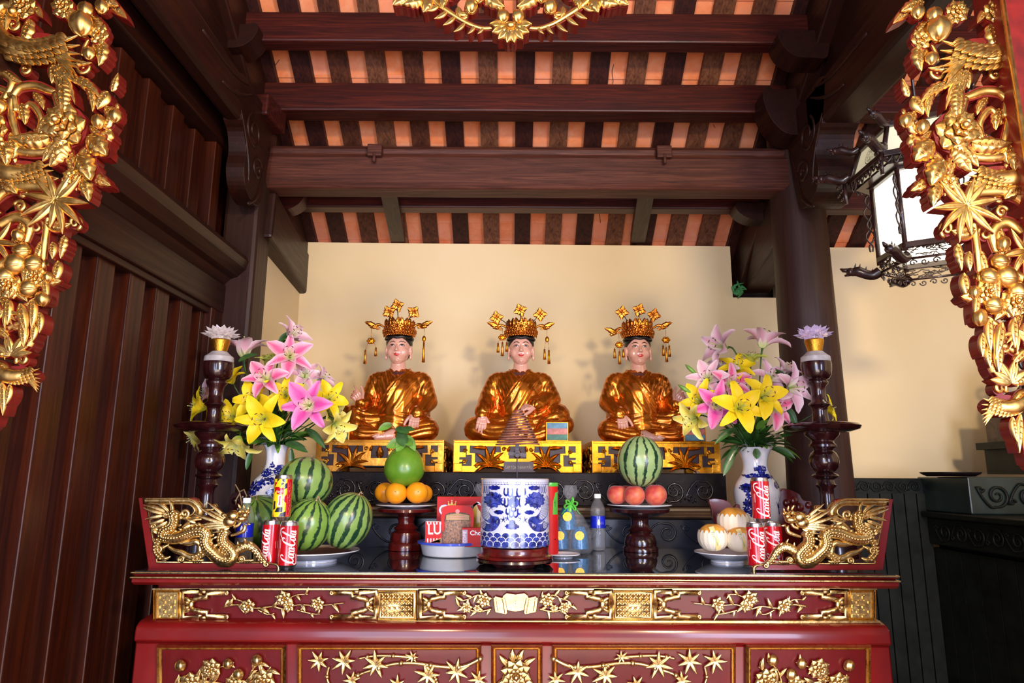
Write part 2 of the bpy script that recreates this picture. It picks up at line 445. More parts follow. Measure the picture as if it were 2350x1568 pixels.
def wood(name, c1, c2, c3, axis=2, rough=0.42, coat=0.15, scale=1.0, rnd=None, bmp=0.25, spec=0.3):
    tn = (0.36, 0.18, 0.10) if name not in ('column_timber',) else (0.55, 0.46, 0.42)
    if name in ('weathered_x', 'dark_timber_crosswise', 'reddish_purlin_timber') or 'rafter' in name: tn = (0.50, 0.33, 0.26)
    if not rnd and name not in ('ledge_wood',): c1, c2, c3 = [tuple(x * q for x, q in zip(c, tn)) for c in (c1, c2, c3)]
    m = N(name); s = [38 * scale] * 3; s[axis] = 1.6 * scale
    co = m.coord(tuple(s)); big = [5 * scale] * 3; big[axis] = 0.9
    if rnd:
        oi = m.n('ShaderNodeObjectInfo'); ad = m.n('ShaderNodeVectorMath', operation='ADD'); m.l(co, ad.inputs[0]); m.l(oi.outputs['Random'], ad.inputs[1]); 
        mu = m.n('ShaderNodeVectorMath', operation='SCALE'); m.l(ad.outputs[0], mu.inputs[0]); mu.inputs['Scale'].default_value = 1.0
        cm = m.n('ShaderNodeCombineXYZ'); k = m.math('MULTIPLY', oi.outputs['Random'], 60); [m.l(k, cm.inputs[i]) for i in range(3)]
        m.l(cm.outputs[0], ad.inputs[1]); co = ad.outputs[0]
    f = m.noise(co, 1.0, 5, 0.65, 1.2); g = m.noise(m.coord(tuple(big)), 1.0, 3)
    col = m.ramp(f, [(0.28, c1), (0.5, c2), (0.75, c3)]); col = m.mix(m.math('MULTIPLY', g, 0.55), col, tuple(x * 0.45 for x in c1), 'MIX')
    if rnd:
        r = m.ramp(oi.outputs['Random'], rnd, 'CONSTANT'); col = m.mix(0.75, col, r, 'MULTIPLY')
    m.set(col, m.ramp(f, [(0.2, (rough + 0.1,) * 3), (0.8, (rough - 0.08,) * 3)]), 0, coat, spec=spec, croug=0.25)
    m.bump(f, bmp, 0.002)
    return m.m
def goldm(name, c1, c2, rough=0.28, bs=60, bst=0.25, metal=1.0):
    m = N(name); co = m.coord(); f = m.noise(co, 14, 4); g = m.noise(co, bs, 3)
    m.set(m.ramp(f, [(0.3, c1), (0.7, c2)]), m.ramp(g, [(0.3, (rough + 0.12,) * 3), (0.7, (rough - 0.06,) * 3)]), metal)
    m.bump(g, bst, 0.002); return m.m
M = {}
M['timber_depth'] = wood('dark_timber_depthwise', (0.030, 0.011, 0.007), (0.075, 0.026, 0.013), (0.13, 0.048, 0.02), 1, 0.5)
M['timber_x'] = wood('dark_timber_crosswise', (0.070, 0.028, 0.022), (0.20, 0.085, 0.065), (0.40, 0.19, 0.13), 0, 0.55, 0.0, 1.7, bmp=0.5)
M['timber_red'] = wood('reddish_purlin_timber', (0.035, 0.009, 0.010), (0.13, 0.032, 0.028), (0.32, 0.080, 0.050), 0, 0.42, 0.05, 1.6, bmp=0.4)
M['timber_z'] = wood('wall_board_timber', (0.050, 0.014, 0.008), (0.15, 0.046, 0.020), (0.30, 0.105, 0.035), 2, 0.42, 0.12, bmp=0.15)
M['column'] = wood('column_timber', (0.045, 0.020, 0.016), (0.080, 0.036, 0.028), (0.11, 0.052, 0.040), 2, 0.5, 0.05, bmp=0.12)
M['rafter_dark'] = wood('dark_rafter_timber', (0.025, 0.010, 0.010), (0.085, 0.030, 0.030), (0.17, 0.065, 0.05), 1, 0.5, 0.0, 1.2)
M['rafter_brown'] = wood('brown_rafter_timber', (0.12, 0.060, 0.035), (0.34, 0.19, 0.12), (0.60, 0.38, 0.22), 1, 0.5, 0.0, 1.2)
M['rafter_mid'] = wood('mid_rafter_timber', (0.06, 0.026, 0.020), (0.19, 0.085, 0.055), (0.36, 0.19, 0.11), 1, 0.5, 0.0, 1.2)
M['rafter'] = wood('rafter_timber', (0.30, 0.12, 0.05), (0.55, 0.26, 0.11), (0.8, 0.42, 0.2), 1, 0.45, 0.1, rnd=[(0.0, (0.10, 0.04, 0.05)), (0.22, (0.34, 0.17, 0.10)), (0.45, (0.15, 0.05, 0.05)), (0.62, (0.55, 0.32, 0.16)), (0.85, (0.24, 0.10, 0.06))])
m = N('clay_roof_tile')
co = m.coord((1, 1, 1)); bk = m.n('ShaderNodeTexNoise'); f = m.noise(co, 9, 5, 0.6); g = m.noise(co, 1.7, 2)
col = m.ramp(f, [(0.25, (0.55, 0.145, 0.06)), (0.55, (0.72, 0.25, 0.12)), (0.8, (0.80, 0.36, 0.22))]); col = m.mix(m.math('MULTIPLY', g, 0.5), col, (0.78, 0.36, 0.24))
oi = m.n('ShaderNodeObjectInfo'); m.set(col, 0.75); m.bump(m.noise(co, 60, 4), 0.3, 0.003); M['tile'] = m.m
m = N('cream_wall_paint'); co = m.coord(); f = m.noise(co, 1.3, 4); g = m.noise(co, 90, 3)
m.set(m.ramp(f, [(0.3, (0.84, 0.66, 0.36)), (0.7, (0.89, 0.72, 0.43))]), 0.7); m.bump(g, 0.12, 0.001); M['wall'] = m.m
M['gold'] = goldm('gilded_carving', (0.56, 0.29, 0.05), (0.82, 0.53, 0.18), 0.33, 45, 0.12)
M['gold_pale'] = goldm('pale_gilding', (0.58, 0.38, 0.13), (0.78, 0.58, 0.26), 0.28, 90, 0.25)
M['gold_deep'] = goldm('deep_gilding', (0.58, 0.20, 0.008), (0.78, 0.32, 0.025), 0.30, 60, 0.3)
M['gold_crown'] = goldm('crown_gilding', (0.42, 0.10, 0.015), (0.80, 0.30, 0.04), 0.27, 90, 0.3)
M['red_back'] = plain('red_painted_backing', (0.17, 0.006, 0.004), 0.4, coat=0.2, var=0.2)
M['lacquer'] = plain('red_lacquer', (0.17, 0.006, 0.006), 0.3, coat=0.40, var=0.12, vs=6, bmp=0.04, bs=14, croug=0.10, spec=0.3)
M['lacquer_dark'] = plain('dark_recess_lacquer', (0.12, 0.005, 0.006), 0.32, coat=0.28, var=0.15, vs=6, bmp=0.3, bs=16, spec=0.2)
M['mahog'] = plain('mahogany_varnish', (0.032, 0.005, 0.006), 0.22, coat=0.7, var=0.35, vs=18)
M['mahog_red'] = plain('red_stained_varnish', (0.11, 0.007, 0.006), 0.25, coat=0.45, var=0.3, vs=18)
M['black_wood'] = plain('blackened_carved_wood', (0.011, 0.006, 0.007), 0.45, coat=0.0, var=0.3, vs=20, bmp=0.25, bs=70, croug=0.2, spec=0.16)
M['ledge'] = wood('ledge_wood', (0.06, 0.032, 0.018), (0.13, 0.075, 0.04), (0.2, 0.12, 0.07), 0, 0.5)
M['green_black'] = plain('green_black_cabinet_paint', (0.008, 0.010, 0.007), 0.5, coat=0.05, spec=0.2, var=0.3, vs=10, bmp=0.1)
M['dark_lantern'] = plain('dark_lantern_wood', (0.035, 0.012, 0.010), 0.35, coat=0.4, var=0.4)
# ================================================================== room shell
def SX(X):
    """plane X = const addressed in photo pixels; h moves towards the middle of the room (metres)"""
    sg = -1 if X > 0 else 1
    def S(u, v, h=0):
        d = R3 @ Vector(((u - IMW / 2) / FPX, -(v - IMH / 2) / FPX, -1)); t = X / d.x
        return Vector((X + sg * h, d.y * t, CAMH + d.z * t))
    S.k = 1; return S
def roofz(Y): return 2.77 + (3.9 - Y) * 0.67
TILT = math.atan(0.67)
# floor
f = MB(); box(f, (0.9, 1.5, -0.05), (5.2, 7.4, 0.1)); m = N('floor_tiles')
co = m.coord((2.5, 2.5, 2.5)); br = m.n('ShaderNodeTexBrick'); br.offset = 0; m.l(co, br.inputs[0]); br.inputs['Color1'].default_value = (0.33, 0.13, 0.08, 1); br.inputs['Color2'].default_value = (0.28, 0.11, 0.07, 1); br.inputs['Mortar'].default_value = (0.15, 0.12, 0.1, 1); br.inputs['Brick Width'].default_value = 1; br.inputs['Row Height'].default_value = 1; br.inputs['Mortar Size'].default_value = 0.012
m.set(br.outputs[0], 0.35); tag(f.build('floor', m.m, smooth=False), kind='structure')
# back wall: plaster with a notch at each side where the truss tails rest
b = MB(); S = lambda u, v, h=0: Vector((u, 3.9 - h, v))
poly(b, S, [(-1.5, 0), (3.3, 0), (3.3, 2.757), (1.62, 2.757), (1.62, 2.444), (1.302, 2.444), (1.302, 2.760), (-1.231, 2.772), (-1.231, 2.49), (-1.5, 2.49)], 0, 0.2)
tag(b.build('wall_back', M['wall'], smooth=False, recalc=True), kind='structure')
b = MB(); S = lambda u, v, h=0: Vector((-1.255 + h, u, v))
poly(b, S, [(3.22, 0), (3.9, 0), (3.9, 2.485), (3.22, 2.55)], 0, 0.08)
tag(b.build('wall_side', M['wall'], smooth=False, recalc=True), kind='structure')
b = MB(); box(b, (0.9, 4.2, 1.6), (5.2, 0.1, 3.2)); tag(b.build('wall_leak_blocker', M['column'], smooth=False), kind='structure')  # added backing, only closes the wall notches against sky leaks
b = MB(); box(b, (3.35, 2.2, 1.7), (0.1, 3.6, 3.4)); tag(b.build('wall_right', M['wall'], smooth=False), kind='structure')
# plank wall on the left (timber frame, raised and sunk boards)
wl = empty('wall_left', (-1.42, 2.2, 0), kind='structure')
def wpart(name, y0, y1, z0, z1, x0, x1, mt='timber_z', bev=0.004):
    q = MB(); box(q, ((x0 + x1) / 2, (y0 + y1) / 2, (z0 + z1) / 2), (x1 - x0, y1 - y0, z1 - z0)); return q.build(name, M[mt], wl, smooth=False, bevel=bev)
wpart('back_board', 0.9, 4.1, 0, 3.45, -1.50, -1.40, bev=0)
sy = [3.05 - 0.1885 * i for i in range(12)]
for i, y in enumerate(sy):
    if i < 11: wpart('board', y - 0.155, y - 0.055, 0.05, 2.125, -1.41, -1.355 + 0.004 * (i % 2))
    if i < 11: wpart('board', y - 0.165, y - 0.075, 2.40, 2.86, -1.41, -1.362)
wpart('stile', 2.93, 3.06, 0.0, 2.13, -1.41, -1.325)
wpart('stile', 2.83, 2.90, 2.40, 2.87, -1.41, -1.33)
wpart('rail', 0.9, 3.05, 2.125, 2.26, -1.41, -1.32, 'timber_depth', 0.008)
wpart('rail', 0.9, 3.02, 2.87, 2.99, -1.41, -1.31, 'timber_depth', 0.008)
wpart('rail', 0.9, 2.99, 2.10, 2.127, -1.41, -1.335, 'timber_depth')
q = MB(); S = lambda u, v, h=0: Vector((u, 0.9 + h, v))
poly(q, S, [(-1.41, 2.26), (-1.33, 2.26), (-1.30, 2.29), (-1.27, 2.30), (-1.235, 2.335), (-1.225, 2.37), (-1.235, 2.395), (-1.29, 2.40), (-1.30, 2.415), (-1.41, 2.415)], 2.25, 2.25)
q.build('moulding', M['timber_depth'], wl, smooth=False, recalc=True)
wpart('sill', 0.9, 3.05, 0.0, 0.15, -1.41, -1.31, 'timber_depth')
# ceiling: courses of clay tiles lying on the rafters
ce = empty('ceiling', (0.9, 2.9, 3.0), kind='structure')
tm = MB(); Y = 0.6; n = 0
while Y < 4.12:
    dz = 0.012
    a = [Vector((-1.6, Y, roofz(Y) + 0.045 + dz)), Vector((3.4, Y, roofz(Y) + 0.045 + dz)), Vector((3.4, Y, roofz(Y) + 0.06 + dz)), Vector((-1.6, Y, roofz(Y) + 0.06 + dz))]
    Y2 = Y + 0.115
    c_ = [Vector((-1.6, Y2, roofz(Y2) + 0.045)), Vector((3.4, Y2, roofz(Y2) + 0.045)), Vector((3.4, Y2, roofz(Y2) + 0.06)), Vector((-1.6, Y2, roofz(Y2) + 0.06))]
    hexa(tm, a, c_); Y += 0.1035; n += 1
mt = N('roof_tile_courses'); co = mt.n('ShaderNodeNewGeometry'); sp = mt.n('ShaderNodeSeparateXYZ'); mt.l(co.outputs['Position'], sp.inputs[0])
fx = mt.math('FLOOR', mt.math('DIVIDE', mt.math('SUBTRACT', sp.outputs[0], 0.058), 0.183)); fy = mt.math('FLOOR', mt.math('DIVIDE', mt.math('SUBTRACT', sp.outputs[1], 0.6), 0.1035))
cb = mt.n('ShaderNodeCombineXYZ'); mt.l(fx, cb.inputs[0]); mt.l(fy, cb.inputs[1]); wn = mt.n('ShaderNodeTexWhiteNoise'); mt.l(cb.outputs[0], wn.inputs[0])
f = mt.noise(co.outputs['Position'], 11, 5, 0.65, 0.5); g = mt.noise(co.outputs['Position'], 3.5, 4, 0.6)
col = mt.ramp(f, [(0.25, (0.74, 0.17, 0.045)), (0.5, (0.84, 0.26, 0.09)), (0.75, (0.88, 0.38, 0.19))]); col = mt.mix(mt.math('MULTIPLY', wn.outputs['Value'], 0.5), col, (0.86, 0.36, 0.22))
ax = mt.math('ABSOLUTE', mt.math('SUBTRACT', f, 0.5)); col = mt.mix(mt.ramp(g, [(0.55, (0, 0, 0)), (0.75, (0.5, 0.5, 0.5))]), col, (0.72, 0.17, 0.05))
mt.set(col, 0.8); mt.bump(mt.noise(co.outputs['Position'], 55, 4), 0.25, 0.003)
tm.build('tile_courses', mt.m, ce, smooth=False)
# handwritten number on one tile and cracks
S10 = SPLANE(Vector((0, 2.75, roofz(2.75) + 0.048)), (1, 0, 0), (0, -1, 0.67))
# rafters (each its own part of the ceiling)
for k in range(-8, 18):
    x = 0.058 + 0.183 * k; q = MB()
    y0, y1 = 0.6, 4.05
    beam(q, (x, y0, roofz(y0) + 0.027), (x, y1, roofz(y1) + 0.027), 0.093, 0.035)
    q.build('rafter', M[{'D': 'rafter_dark', 'B': 'rafter_brown', 'M': 'rafter_mid'}['DDDMBMDBDBDBDBBDDMDDMDBDDD'[k + 8]]], ce, smooth=False)
inkm = plain('ink_mark', (0.08, 0.03, 0.02), 0.8)
q = MB()
def PR(px, py, off=0.043):
    d = R3 @ Vector(((px - IMW / 2) / FPX, -(py - IMH / 2) / FPX, -1)); t = (5.383 + off - CAMH) / (d.z + 0.67 * d.y); return Vector((d.x * t, d.y * t, CAMH + d.z * t))
SR = lambda u, v, h=0: PR(u, v, 0.0415); SR.k = 0.002
stroke(q, SR, [(960, 120), (961, 129)], 1.4); stroke(q, SR, cr([(967, 119), (964, 124), (967, 129), (971, 124)], 4, True), 1.2, closed=True)
for pts in [[(641, 137), (632, 150), (630, 160), (628, 180)], [(1409, 147), (1405, 165), (1407, 185), (1406, 193)], [(1373, 480), (1376, 495), (1378, 512)], [(1637, 286), (1641, 294)]]: stroke(q, SR, pts, 1.3, k=4)
q.build('ink_marks', inkm, ce, smooth=False)
# purlins
def thing_box(name, c, s, mat_, label, cat, group=None, bevel=0.008, rot=None):
    q = MB(); box(q, c, s, rot); o = q.build(name, mat_, smooth=False, bevel=bevel); return tag(o, label, cat, group)
thing_box('roof_purlin', (0.95, 2.82, 3.415), (4.6, 0.08, 0.15), M['timber_red'], 'dark purlin nearest the viewer, just under the hanging gilt crest', 'beam')
thing_box('roof_purlin', (0.95, 3.115, 3.232), (4.6, 0.11, 0.15), M['timber_red'], 'reddish purlin second from the top, between two tile rows', 'beam')
thing_box('roof_purlin', (0.95, 3.545, 2.915), (4.6, 0.09, 0.16), M['timber_red'], 'lowest purlin, half hidden behind the big tie beam', 'beam')
thing_box('roof_purlin', (0.95, 2.50, 3.63), (4.6, 0.08, 0.15), M['timber_red'], 'highest purlin above the picture frame', 'beam')
# tie beam between the columns with two tenon ends
tb = empty('tie_beam', (0.04, 3.17, 2.78), 'thick weathered brown beam spanning between the two round columns', 'beam')
q = MB(); S = lambda u, v, h=0: Vector((-1.24 + h, u, v))
poly(q, S, [(3.12, 2.775), (3.10, 2.80), (3.10, 2.93), (3.115, 2.955), (3.105, 2.975), (3.125, 3.0), (3.23, 3.0), (3.25, 2.80), (3.23, 2.775)], 2.59, 2.59)
q.build('beam_body', M['timber_x'], tb, smooth=False, recalc=True, bevel=0.006)
for px, w in ((861, 0.07), (1523, 0.072)):
    q = MB(); c = P(px, 347, 3.09); box(q, (c.x, 3.095, 2.955), (w, 0.05, 0.062)); box(q, (c.x, 3.075, 2.915), (0.014, 0.02, 0.05)); q.build('tenon', M['timber_x'], tb, smooth=False, bevel=0.004)
for px0, px1, lab in ((888, 915, 'short sloping board from the tie beam to the wall, left one'), (1486, 1462, 'short sloping board from the tie beam to the wall, right one')):
    q = MB(); a = P(px0, 438, 3.22); b_ = P(px1, 556, 3.95); a.z = 2.86; b_.z = 2.80; beam(q, a, b_, 0.085, 0.06); tag(q.build('sloping_board', M['timber_depth'], smooth=False, bevel=0.004), lab, 'board')
# columns
def column(name, c, r0, r1, ztop, label):
    q = MB(); lathe(q, [(r0 * 1.0, 0), (r0 * 1.04, 0.9), (r0, 1.4), ((r0 + r1) / 2, 2.1), (r1, ztop)], (c[0], c[1], 0), 48, smoothk=4)
    return tag(q.build(name, M['column']), label, 'column')
column('round_column', (1.417, 3.2, 0), 0.143, 0.122, 3.1, 'round dark brown timber column right of the altar')
q = MB(); box(q, (-1.28, 3.13, 1.55), (0.165, 0.18, 3.1)); tag(q.build('timber_post', M['column'], smooth=False, bevel=0.02), 'dark timber post where the plank wall meets the plaster', 'column')
# depth beams with carved drop ends on both sides
def depth_beam(x0, x1, label, sgn):
    r = empty('depth_beam', ((x0 + x1) / 2, 2.0, 2.9), label, 'beam')
    q = MB(); box(q, ((x0 + x1) / 2, 1.86, 3.01), (x1 - x0, 2.0, 0.2)); q.build('beam_body', M['timber_depth'], r, smooth=False, bevel=0.02)
    q = MB(); S = lambda u, v, h=0: Vector((x0 + h, u, v))
    out = cr([(2.66, 3.10), (2.70, 2.93), (2.76, 2.88), (2.79, 2.80), (2.78, 2.72), (2.81, 2.65), (2.87, 2.615), (2.94, 2.61), (3.0, 2.65), (3.03, 2.75), (3.05, 2.85), (3.07, 3.0), (3.03, 3.1), (2.85, 3.11)], 4, True)
    poly(q, S, out, x1 - x0, x1 - x0); q.build('carved_end', M['timber_depth'], r, smooth=False, recalc=True, bevel=0.01)
    q = MB(); xi = x1 if sgn < 0 else x0; ss = 1 if sgn < 0 else -1
    S2 = lambda u, v, h=0: Vector((xi + ss * h, u, v)); S2.k = 1
    for pts in [spiral_pts(2.86, 2.93, 0.085, 1.6, 2.2), spiral_pts(2.93, 2.78, 0.06, 1.4, 0.5), [(2.84, 2.68), (2.83, 2.75), (2.78, 2.85), (2.7, 2.95)], [(2.85, 2.58), (2.95, 2.66), (3.0, 2.8), (3.05, 2.95)], [(2.5, 2.96), (2.66, 3.0), (2.8, 3.08)], [(2.3, 3.05), (2.6, 3.06), (2.75, 3.1)]]:
        vine(q, S2, [(a, b, 0) for a, b in pts], [0.008, 0.01, 0.004], 0.0, k=3, seg=6)
    q.build('scroll_carving', M['timber_depth'], r)
depth_beam(-1.255, -1.175, 'dark carved beam running towards the left post, scroll end', -1)
depth_beam(1.335, 1.50, 'dark carved beam running towards the right column, scroll end', 1)
for xg, lab in ((-1.29, 'dark board filling the gable above the left carved beam'), (1.43, 'dark board filling the gable above the right carved beam')):
    q = MB(); S = lambda u, v, h=0: Vector((xg + h, u, v)); poly(q, S, [(1.9, 3.08), (3.18, 3.08), (3.18, roofz(3.18) - .02), (1.9, roofz(1.9) - .02)], .02, .04); tag(q.build('gable_board', M['timber_depth'], smooth=False, recalc=True), lab, 'board')
q = MB(); r_ = random.Random(2)
for i in range(16):
    a_ = P(1690 + r_.uniform(-6, 10), 668 + r_.uniform(-6, 10), 3.87); tube(q, cr([tuple(a_), tuple(a_ + Vector((r_.uniform(-.02, .02), r_.uniform(-.01, .01), r_.uniform(-.0, .03)))), tuple(a_ + Vector((r_.uniform(-.03, .05), 0, r_.uniform(-.02, .06))))], 3), [.007, .008, .003], 5)
tag(q.build('green_netting', plain('green_netting', (0.05, 0.28, 0.08), 0.6)), 'small crumpled green netting scrap in the right wall notch', 'netting')
# truss tails resting in the wall notches
q = MB(); beam(q, P(603, 490, 3.14), P(690, 636, 3.96), 0.11, 0.25)
tag(q.build('truss_tail', M['timber_depth'], smooth=False, bevel=0.015), 'short sloping timber resting on the wall corner at left', 'beam')
q = MB(); beam(q, P(1812, 500, 3.24), P(1732, 626, 3.97), 0.16, 0.27)
tag(q.build('truss_tail', M['timber_depth'], smooth=False, bevel=0.015), 'broad sloping timber resting on the wall notch at right', 'beam')
# gable slope beams, purlin blocks
for xs, lab in ((-1.30, 'dark gable rafter beam at the left end of the roof'), (1.42, 'dark gable rafter beam above the right column')):
    q = MB(); beam(q, (xs, 1.2, roofz(1.2) - 0.14), (xs, 4.0, roofz(4.0) - 0.12), 0.15, 0.22); tag(q.build('gable_rafter', M['timber_depth'], smooth=False, bevel=0.01), lab, 'beam')
def bracket(px0, py0, px1, py1, Y, L, label, mat_='timber_depth', dx=0.12):
    q = MB(); a, b_ = P(px0, py0, Y), P(px1, py1, Y)
    s = 1 if px1 > px0 else -1; w = abs(b_.x - a.x); h = a.z - b_.z
    S = lambda u, v, hh=0: Vector((a.x + s * u * w, Y - hh + L / 2, b_.z + v * h))
    poly(q, S, cr([(-0.4, 1.0), (0.6, 1.0), (0.85, 1.08), (1.0, 0.9), (0.93, 0.55), (0.75, 0.25), (0.45, 0.03), (0.0, 0.0), (-0.4, 0.05)], 3, True), L, L)
    tag(q.build('purlin_bracket', M[mat_], smooth=False, recalc=True, bevel=0.006), label, 'bracket')
bracket(530, 75, 600, 128, 2.78, 0.12, 'curved bracket block under the first purlin at left')
bracket(1850, 92, 1778, 150, 2.78, 0.12, 'curved bracket block under the first purlin at right')
q = MB(); a = P(590, 250, 2.98); beam(q, P(585, 238, 2.93), P(628, 288, 3.12), 0.13, 0.11); tag(q.build('purlin_bracket', M['timber_red'], smooth=False, bevel=0.01), 'chunky reddish block under the second purlin at left', 'bracket')
bracket(1825, 225, 1745, 325, 3.02, 0.14, 'large curved bracket under the second purlin at right')
bracket(640, 448, 703, 490, 3.47, 0.1, 'curved bracket block under the lowest purlin at left', 'timber_red')
bracket(1750, 475, 1682, 512, 3.47, 0.1, 'curved bracket block under the lowest purlin at right', 'timber_depth')
# side bay on the right: green-black panelled platform, cabinet block and boxes
def boards(q, f, u0, u1, n, z0, z1, th):
    for i in range(n):
        a = u0 + (u1 - u0) * i / n; b_ = u0 + (u1 - u0) * (i + 1) / n; g = 0.003
        hexa(q, [f(a + g, z0, 0), f(b_ - g, z0, 0), f(b_ - g, z1, 0), f(a + g, z1, 0)], [f(a + g, z0, th), f(b_ - g, z0, th), f(b_ - g, z1, th), f(a + g, z1, th)])
def scrolls(q, S, u0, u1, vc, r, n, wd, h=0.0):
    """running scroll band carved in relief"""
    for i in range(n):
        u = u0 + (u1 - u0) * (i + 0.5) / n; s = 1 if i % 2 else -1; st = (u1 - u0) / n
        pts = [(u - st * 0.62, vc - s * r * 0.75), (u - st * 0.45, vc + s * r * 0.2), (u - st * 0.2, vc + s * r * 0.95)] + spiral_pts(u + r * 0.1, vc, r * 0.95, 1.7, s * PI / 2 + 0.25 * s, -s)
        vine(q, S, [(a, b, 0) for a, b in cr(pts, 2)], [wd * 0.7, wd, wd * 0.8, wd * 0.4], h, k=0, seg=6)
        vine(q, S, [(a, b, 0) for a, b in spiral_pts(u - st * 0.5, vc - s * r * 0.55, r * 0.32, 1.1, 0, s)], wd * 0.7, h, k=0, seg=6)
pf = empty('side_platform', (2.1, 3.0, 0), 'green-black boarded platform in the right side bay, running along the wall', 'platform')
q = MB(); boards(q, lambda u, v, h: Vector((u, 3.6 - h, v)), 1.57, 2.13, 9, 0.0, 1.325, 0.03); box(q, (1.86, 3.75, 0.65), (0.56, 0.26, 1.3)); q.build('front_boards', M['green_black'], pf, smooth=False)
q = MB(); boards(q, lambda u, v, h: Vector((2.13 + 0.03 - h, u, v)), 1.0, 3.6, 22, 0.0, 1.06, 0.03); box(q, (2.7, 2.3, 0.55), (1.05, 2.6, 1.05)); q.build('side_boards', M['green_black'], pf, smooth=False)
q = MB(); box(q, (1.85, 3.72, 1.36), (0.57, 0.28, 0.085)); box(q, (2.65, 2.35, 1.145), (1.08, 2.55, 0.13)); box(q, (2.65, 2.33, 1.225), (1.14, 2.6, 0.028)); q.build('rim', M['green_black'], pf, smooth=False, bevel=0.006)
q = MB(); S = SPLANE((1.4, 3.575, 1.36), (1, 0, 0), (0, 0, 1)); S.k = 1; scrolls(q, S, 0.18, 0.7, 0, 0.026, 8, 0.005)
S = SPLANE((2.108, 3.5, 1.145), (0, -1, 0), (0, 0, 1)); S.k = 1; scrolls(q, S, 0, 2.2, 0, 0.045, 18, 0.006); q.build('scroll_carving', M['green_black'], pf)
cb_ = empty('cabinet_block', (2.6, 3.3, 1.24), 'low dark cabinet block with scroll carving on the side platform', 'cabinet')
M['cab'] = plain('painted_green_sheen', (0.014, 0.030, 0.026), 0.32, coat=0.3, var=0.3, vs=5, croug=0.2)  # bluish-green reflected sheen is mixed into the base colour
q = MB(); box(q, (2.67, 3.42, 1.325), (1.12, 0.40, 0.170)); q.build('body', M['cab'], cb_, smooth=False, bevel=0.006)
q = MB(); S = SPLANE((2.11, 3.215, 1.325), (1, 0, 0), (0, 0, 1)); S.k = 1; scrolls(q, S, 0.05, 0.75, 0, 0.055, 5, 0.008); q.build('scroll_carving', M['green_black'], cb_)
tag((lambda q: (box(q, (2.72, 3.42, 1.49), (0.55, 0.3, 0.13)), box(q, (2.72, 3.40, 1.565), (0.62, 0.36, 0.035)), [scrolls(q, SPLANE((2.45, 3.265, 1.49), (1, 0, 0), (0, 0, 1)), 0, 0.5, 0, 0.04, 5, 0.007)], q)[-1].build('carved_plinth', M['green_black'], smooth=False, bevel=0.004))(MB()), 'dark green carved plinth on the cabinet block at far right', 'plinth')
q = MB(); box(q, (2.72, 3.42, 1.665), (0.52, 0.28, 0.165))
for i in range(7):
    for j in range(3): box(q, (2.50 + i * 0.073, 3.275, 1.615 + j * 0.05), (0.05, 0.02, 0.012)); box(q, (2.48 + i * 0.073 + 0.03 * (j % 2), 3.275, 1.63 + j * 0.05 - 0.015), (0.012, 0.02, 0.045))
tag(q.build('fretted_box', plain('faded_brown_box', (0.11, 0.06, 0.035), 0.5, var=0.3), smooth=False), 'brown box with fret carving standing on the dark green plinth', 'box')
q = MB(); S = SPLANE((2.62, 3.35, 1.76), (1, 0, 0), (0, 0, 1)); S.k = 1
for i in range(9): vine(q, S, [(a, b, 0) for a, b in spiral_pts(0.0 + 0.07 * math.sin(i * 1.9), 0.03 + 0.028 * i, 0.045, 1.2, i, (-1) ** i)], 0.012, 0, k=0)
poly(q, S, cr([(-0.08, 0), (0.1, 0), (0.1, 0.12), (0.06, 0.26), (-0.04, 0.2), (-0.1, 0.1)], 3, True), 0, 0.03)
tag(q.build('carved_finial', M['dark_lantern']), 'small dark carved ornament standing on top of the brown fretted box', 'ornament')
q = MB(); c = P(2188, 1077, 3.3); lathe(q, [(0.001, 1.412), (0.10, 1.412), (0.125, 1.425), (0.13, 1.432), (0.10, 1.430), (0.001, 1.425)], (c.x + 0.02, 3.36, 0), 40); tag(q.build('black_tray', M['black_wood']), 'flat round black tray lying on the cabinet block', 'tray')
# ================================================================== red and gold altar table (front) -- authored in pixels on its front planes
def dup_S(Y, hk=1.0): return SPX(Y, 1175, 1400)
at = empty('altar_table', (0.012, 2.56, 0), 'red lacquered altar table with gilded carved front, glass sheet on top', 'table')
TZ = 1.098   # top of the wooden top; glass lies on it to 1.108
GZ = 1.110
def zpx(py, Y): return P(1175, py, Y).z
q = MB(); S = lambda u, v, h=0: Vector((-1.162 + h, 2.2 + u, v))
z = lambda a: zpx(a, 2.2)
prof = [(0.0, TZ), (-0.002, z(1322)), (0.012, z(1326)), (0.004, z(1330)), (-0.004, z(1334)), (-0.004, z(1341)), (0.01, z(1348)), (0.05, z(1353)), (0.7, z(1353)), (0.76, z(1341)), (0.76, TZ)]
poly(q, S, prof, 2.352, 2.352); q.build('tabletop', M['lacquer'], at, smooth=False, recalc=True, bevel=0.002)
q = MB()
for zz, yy in ((z(1318.5), 2.197), (z(1329.5), 2.195)): box(q, (0.014, yy + 0.38, zz), (2.36, 0.77, 0.0045))
q.build('gilt_edge_line', M['gold_pale'], at, smooth=False, bevel=0.001)
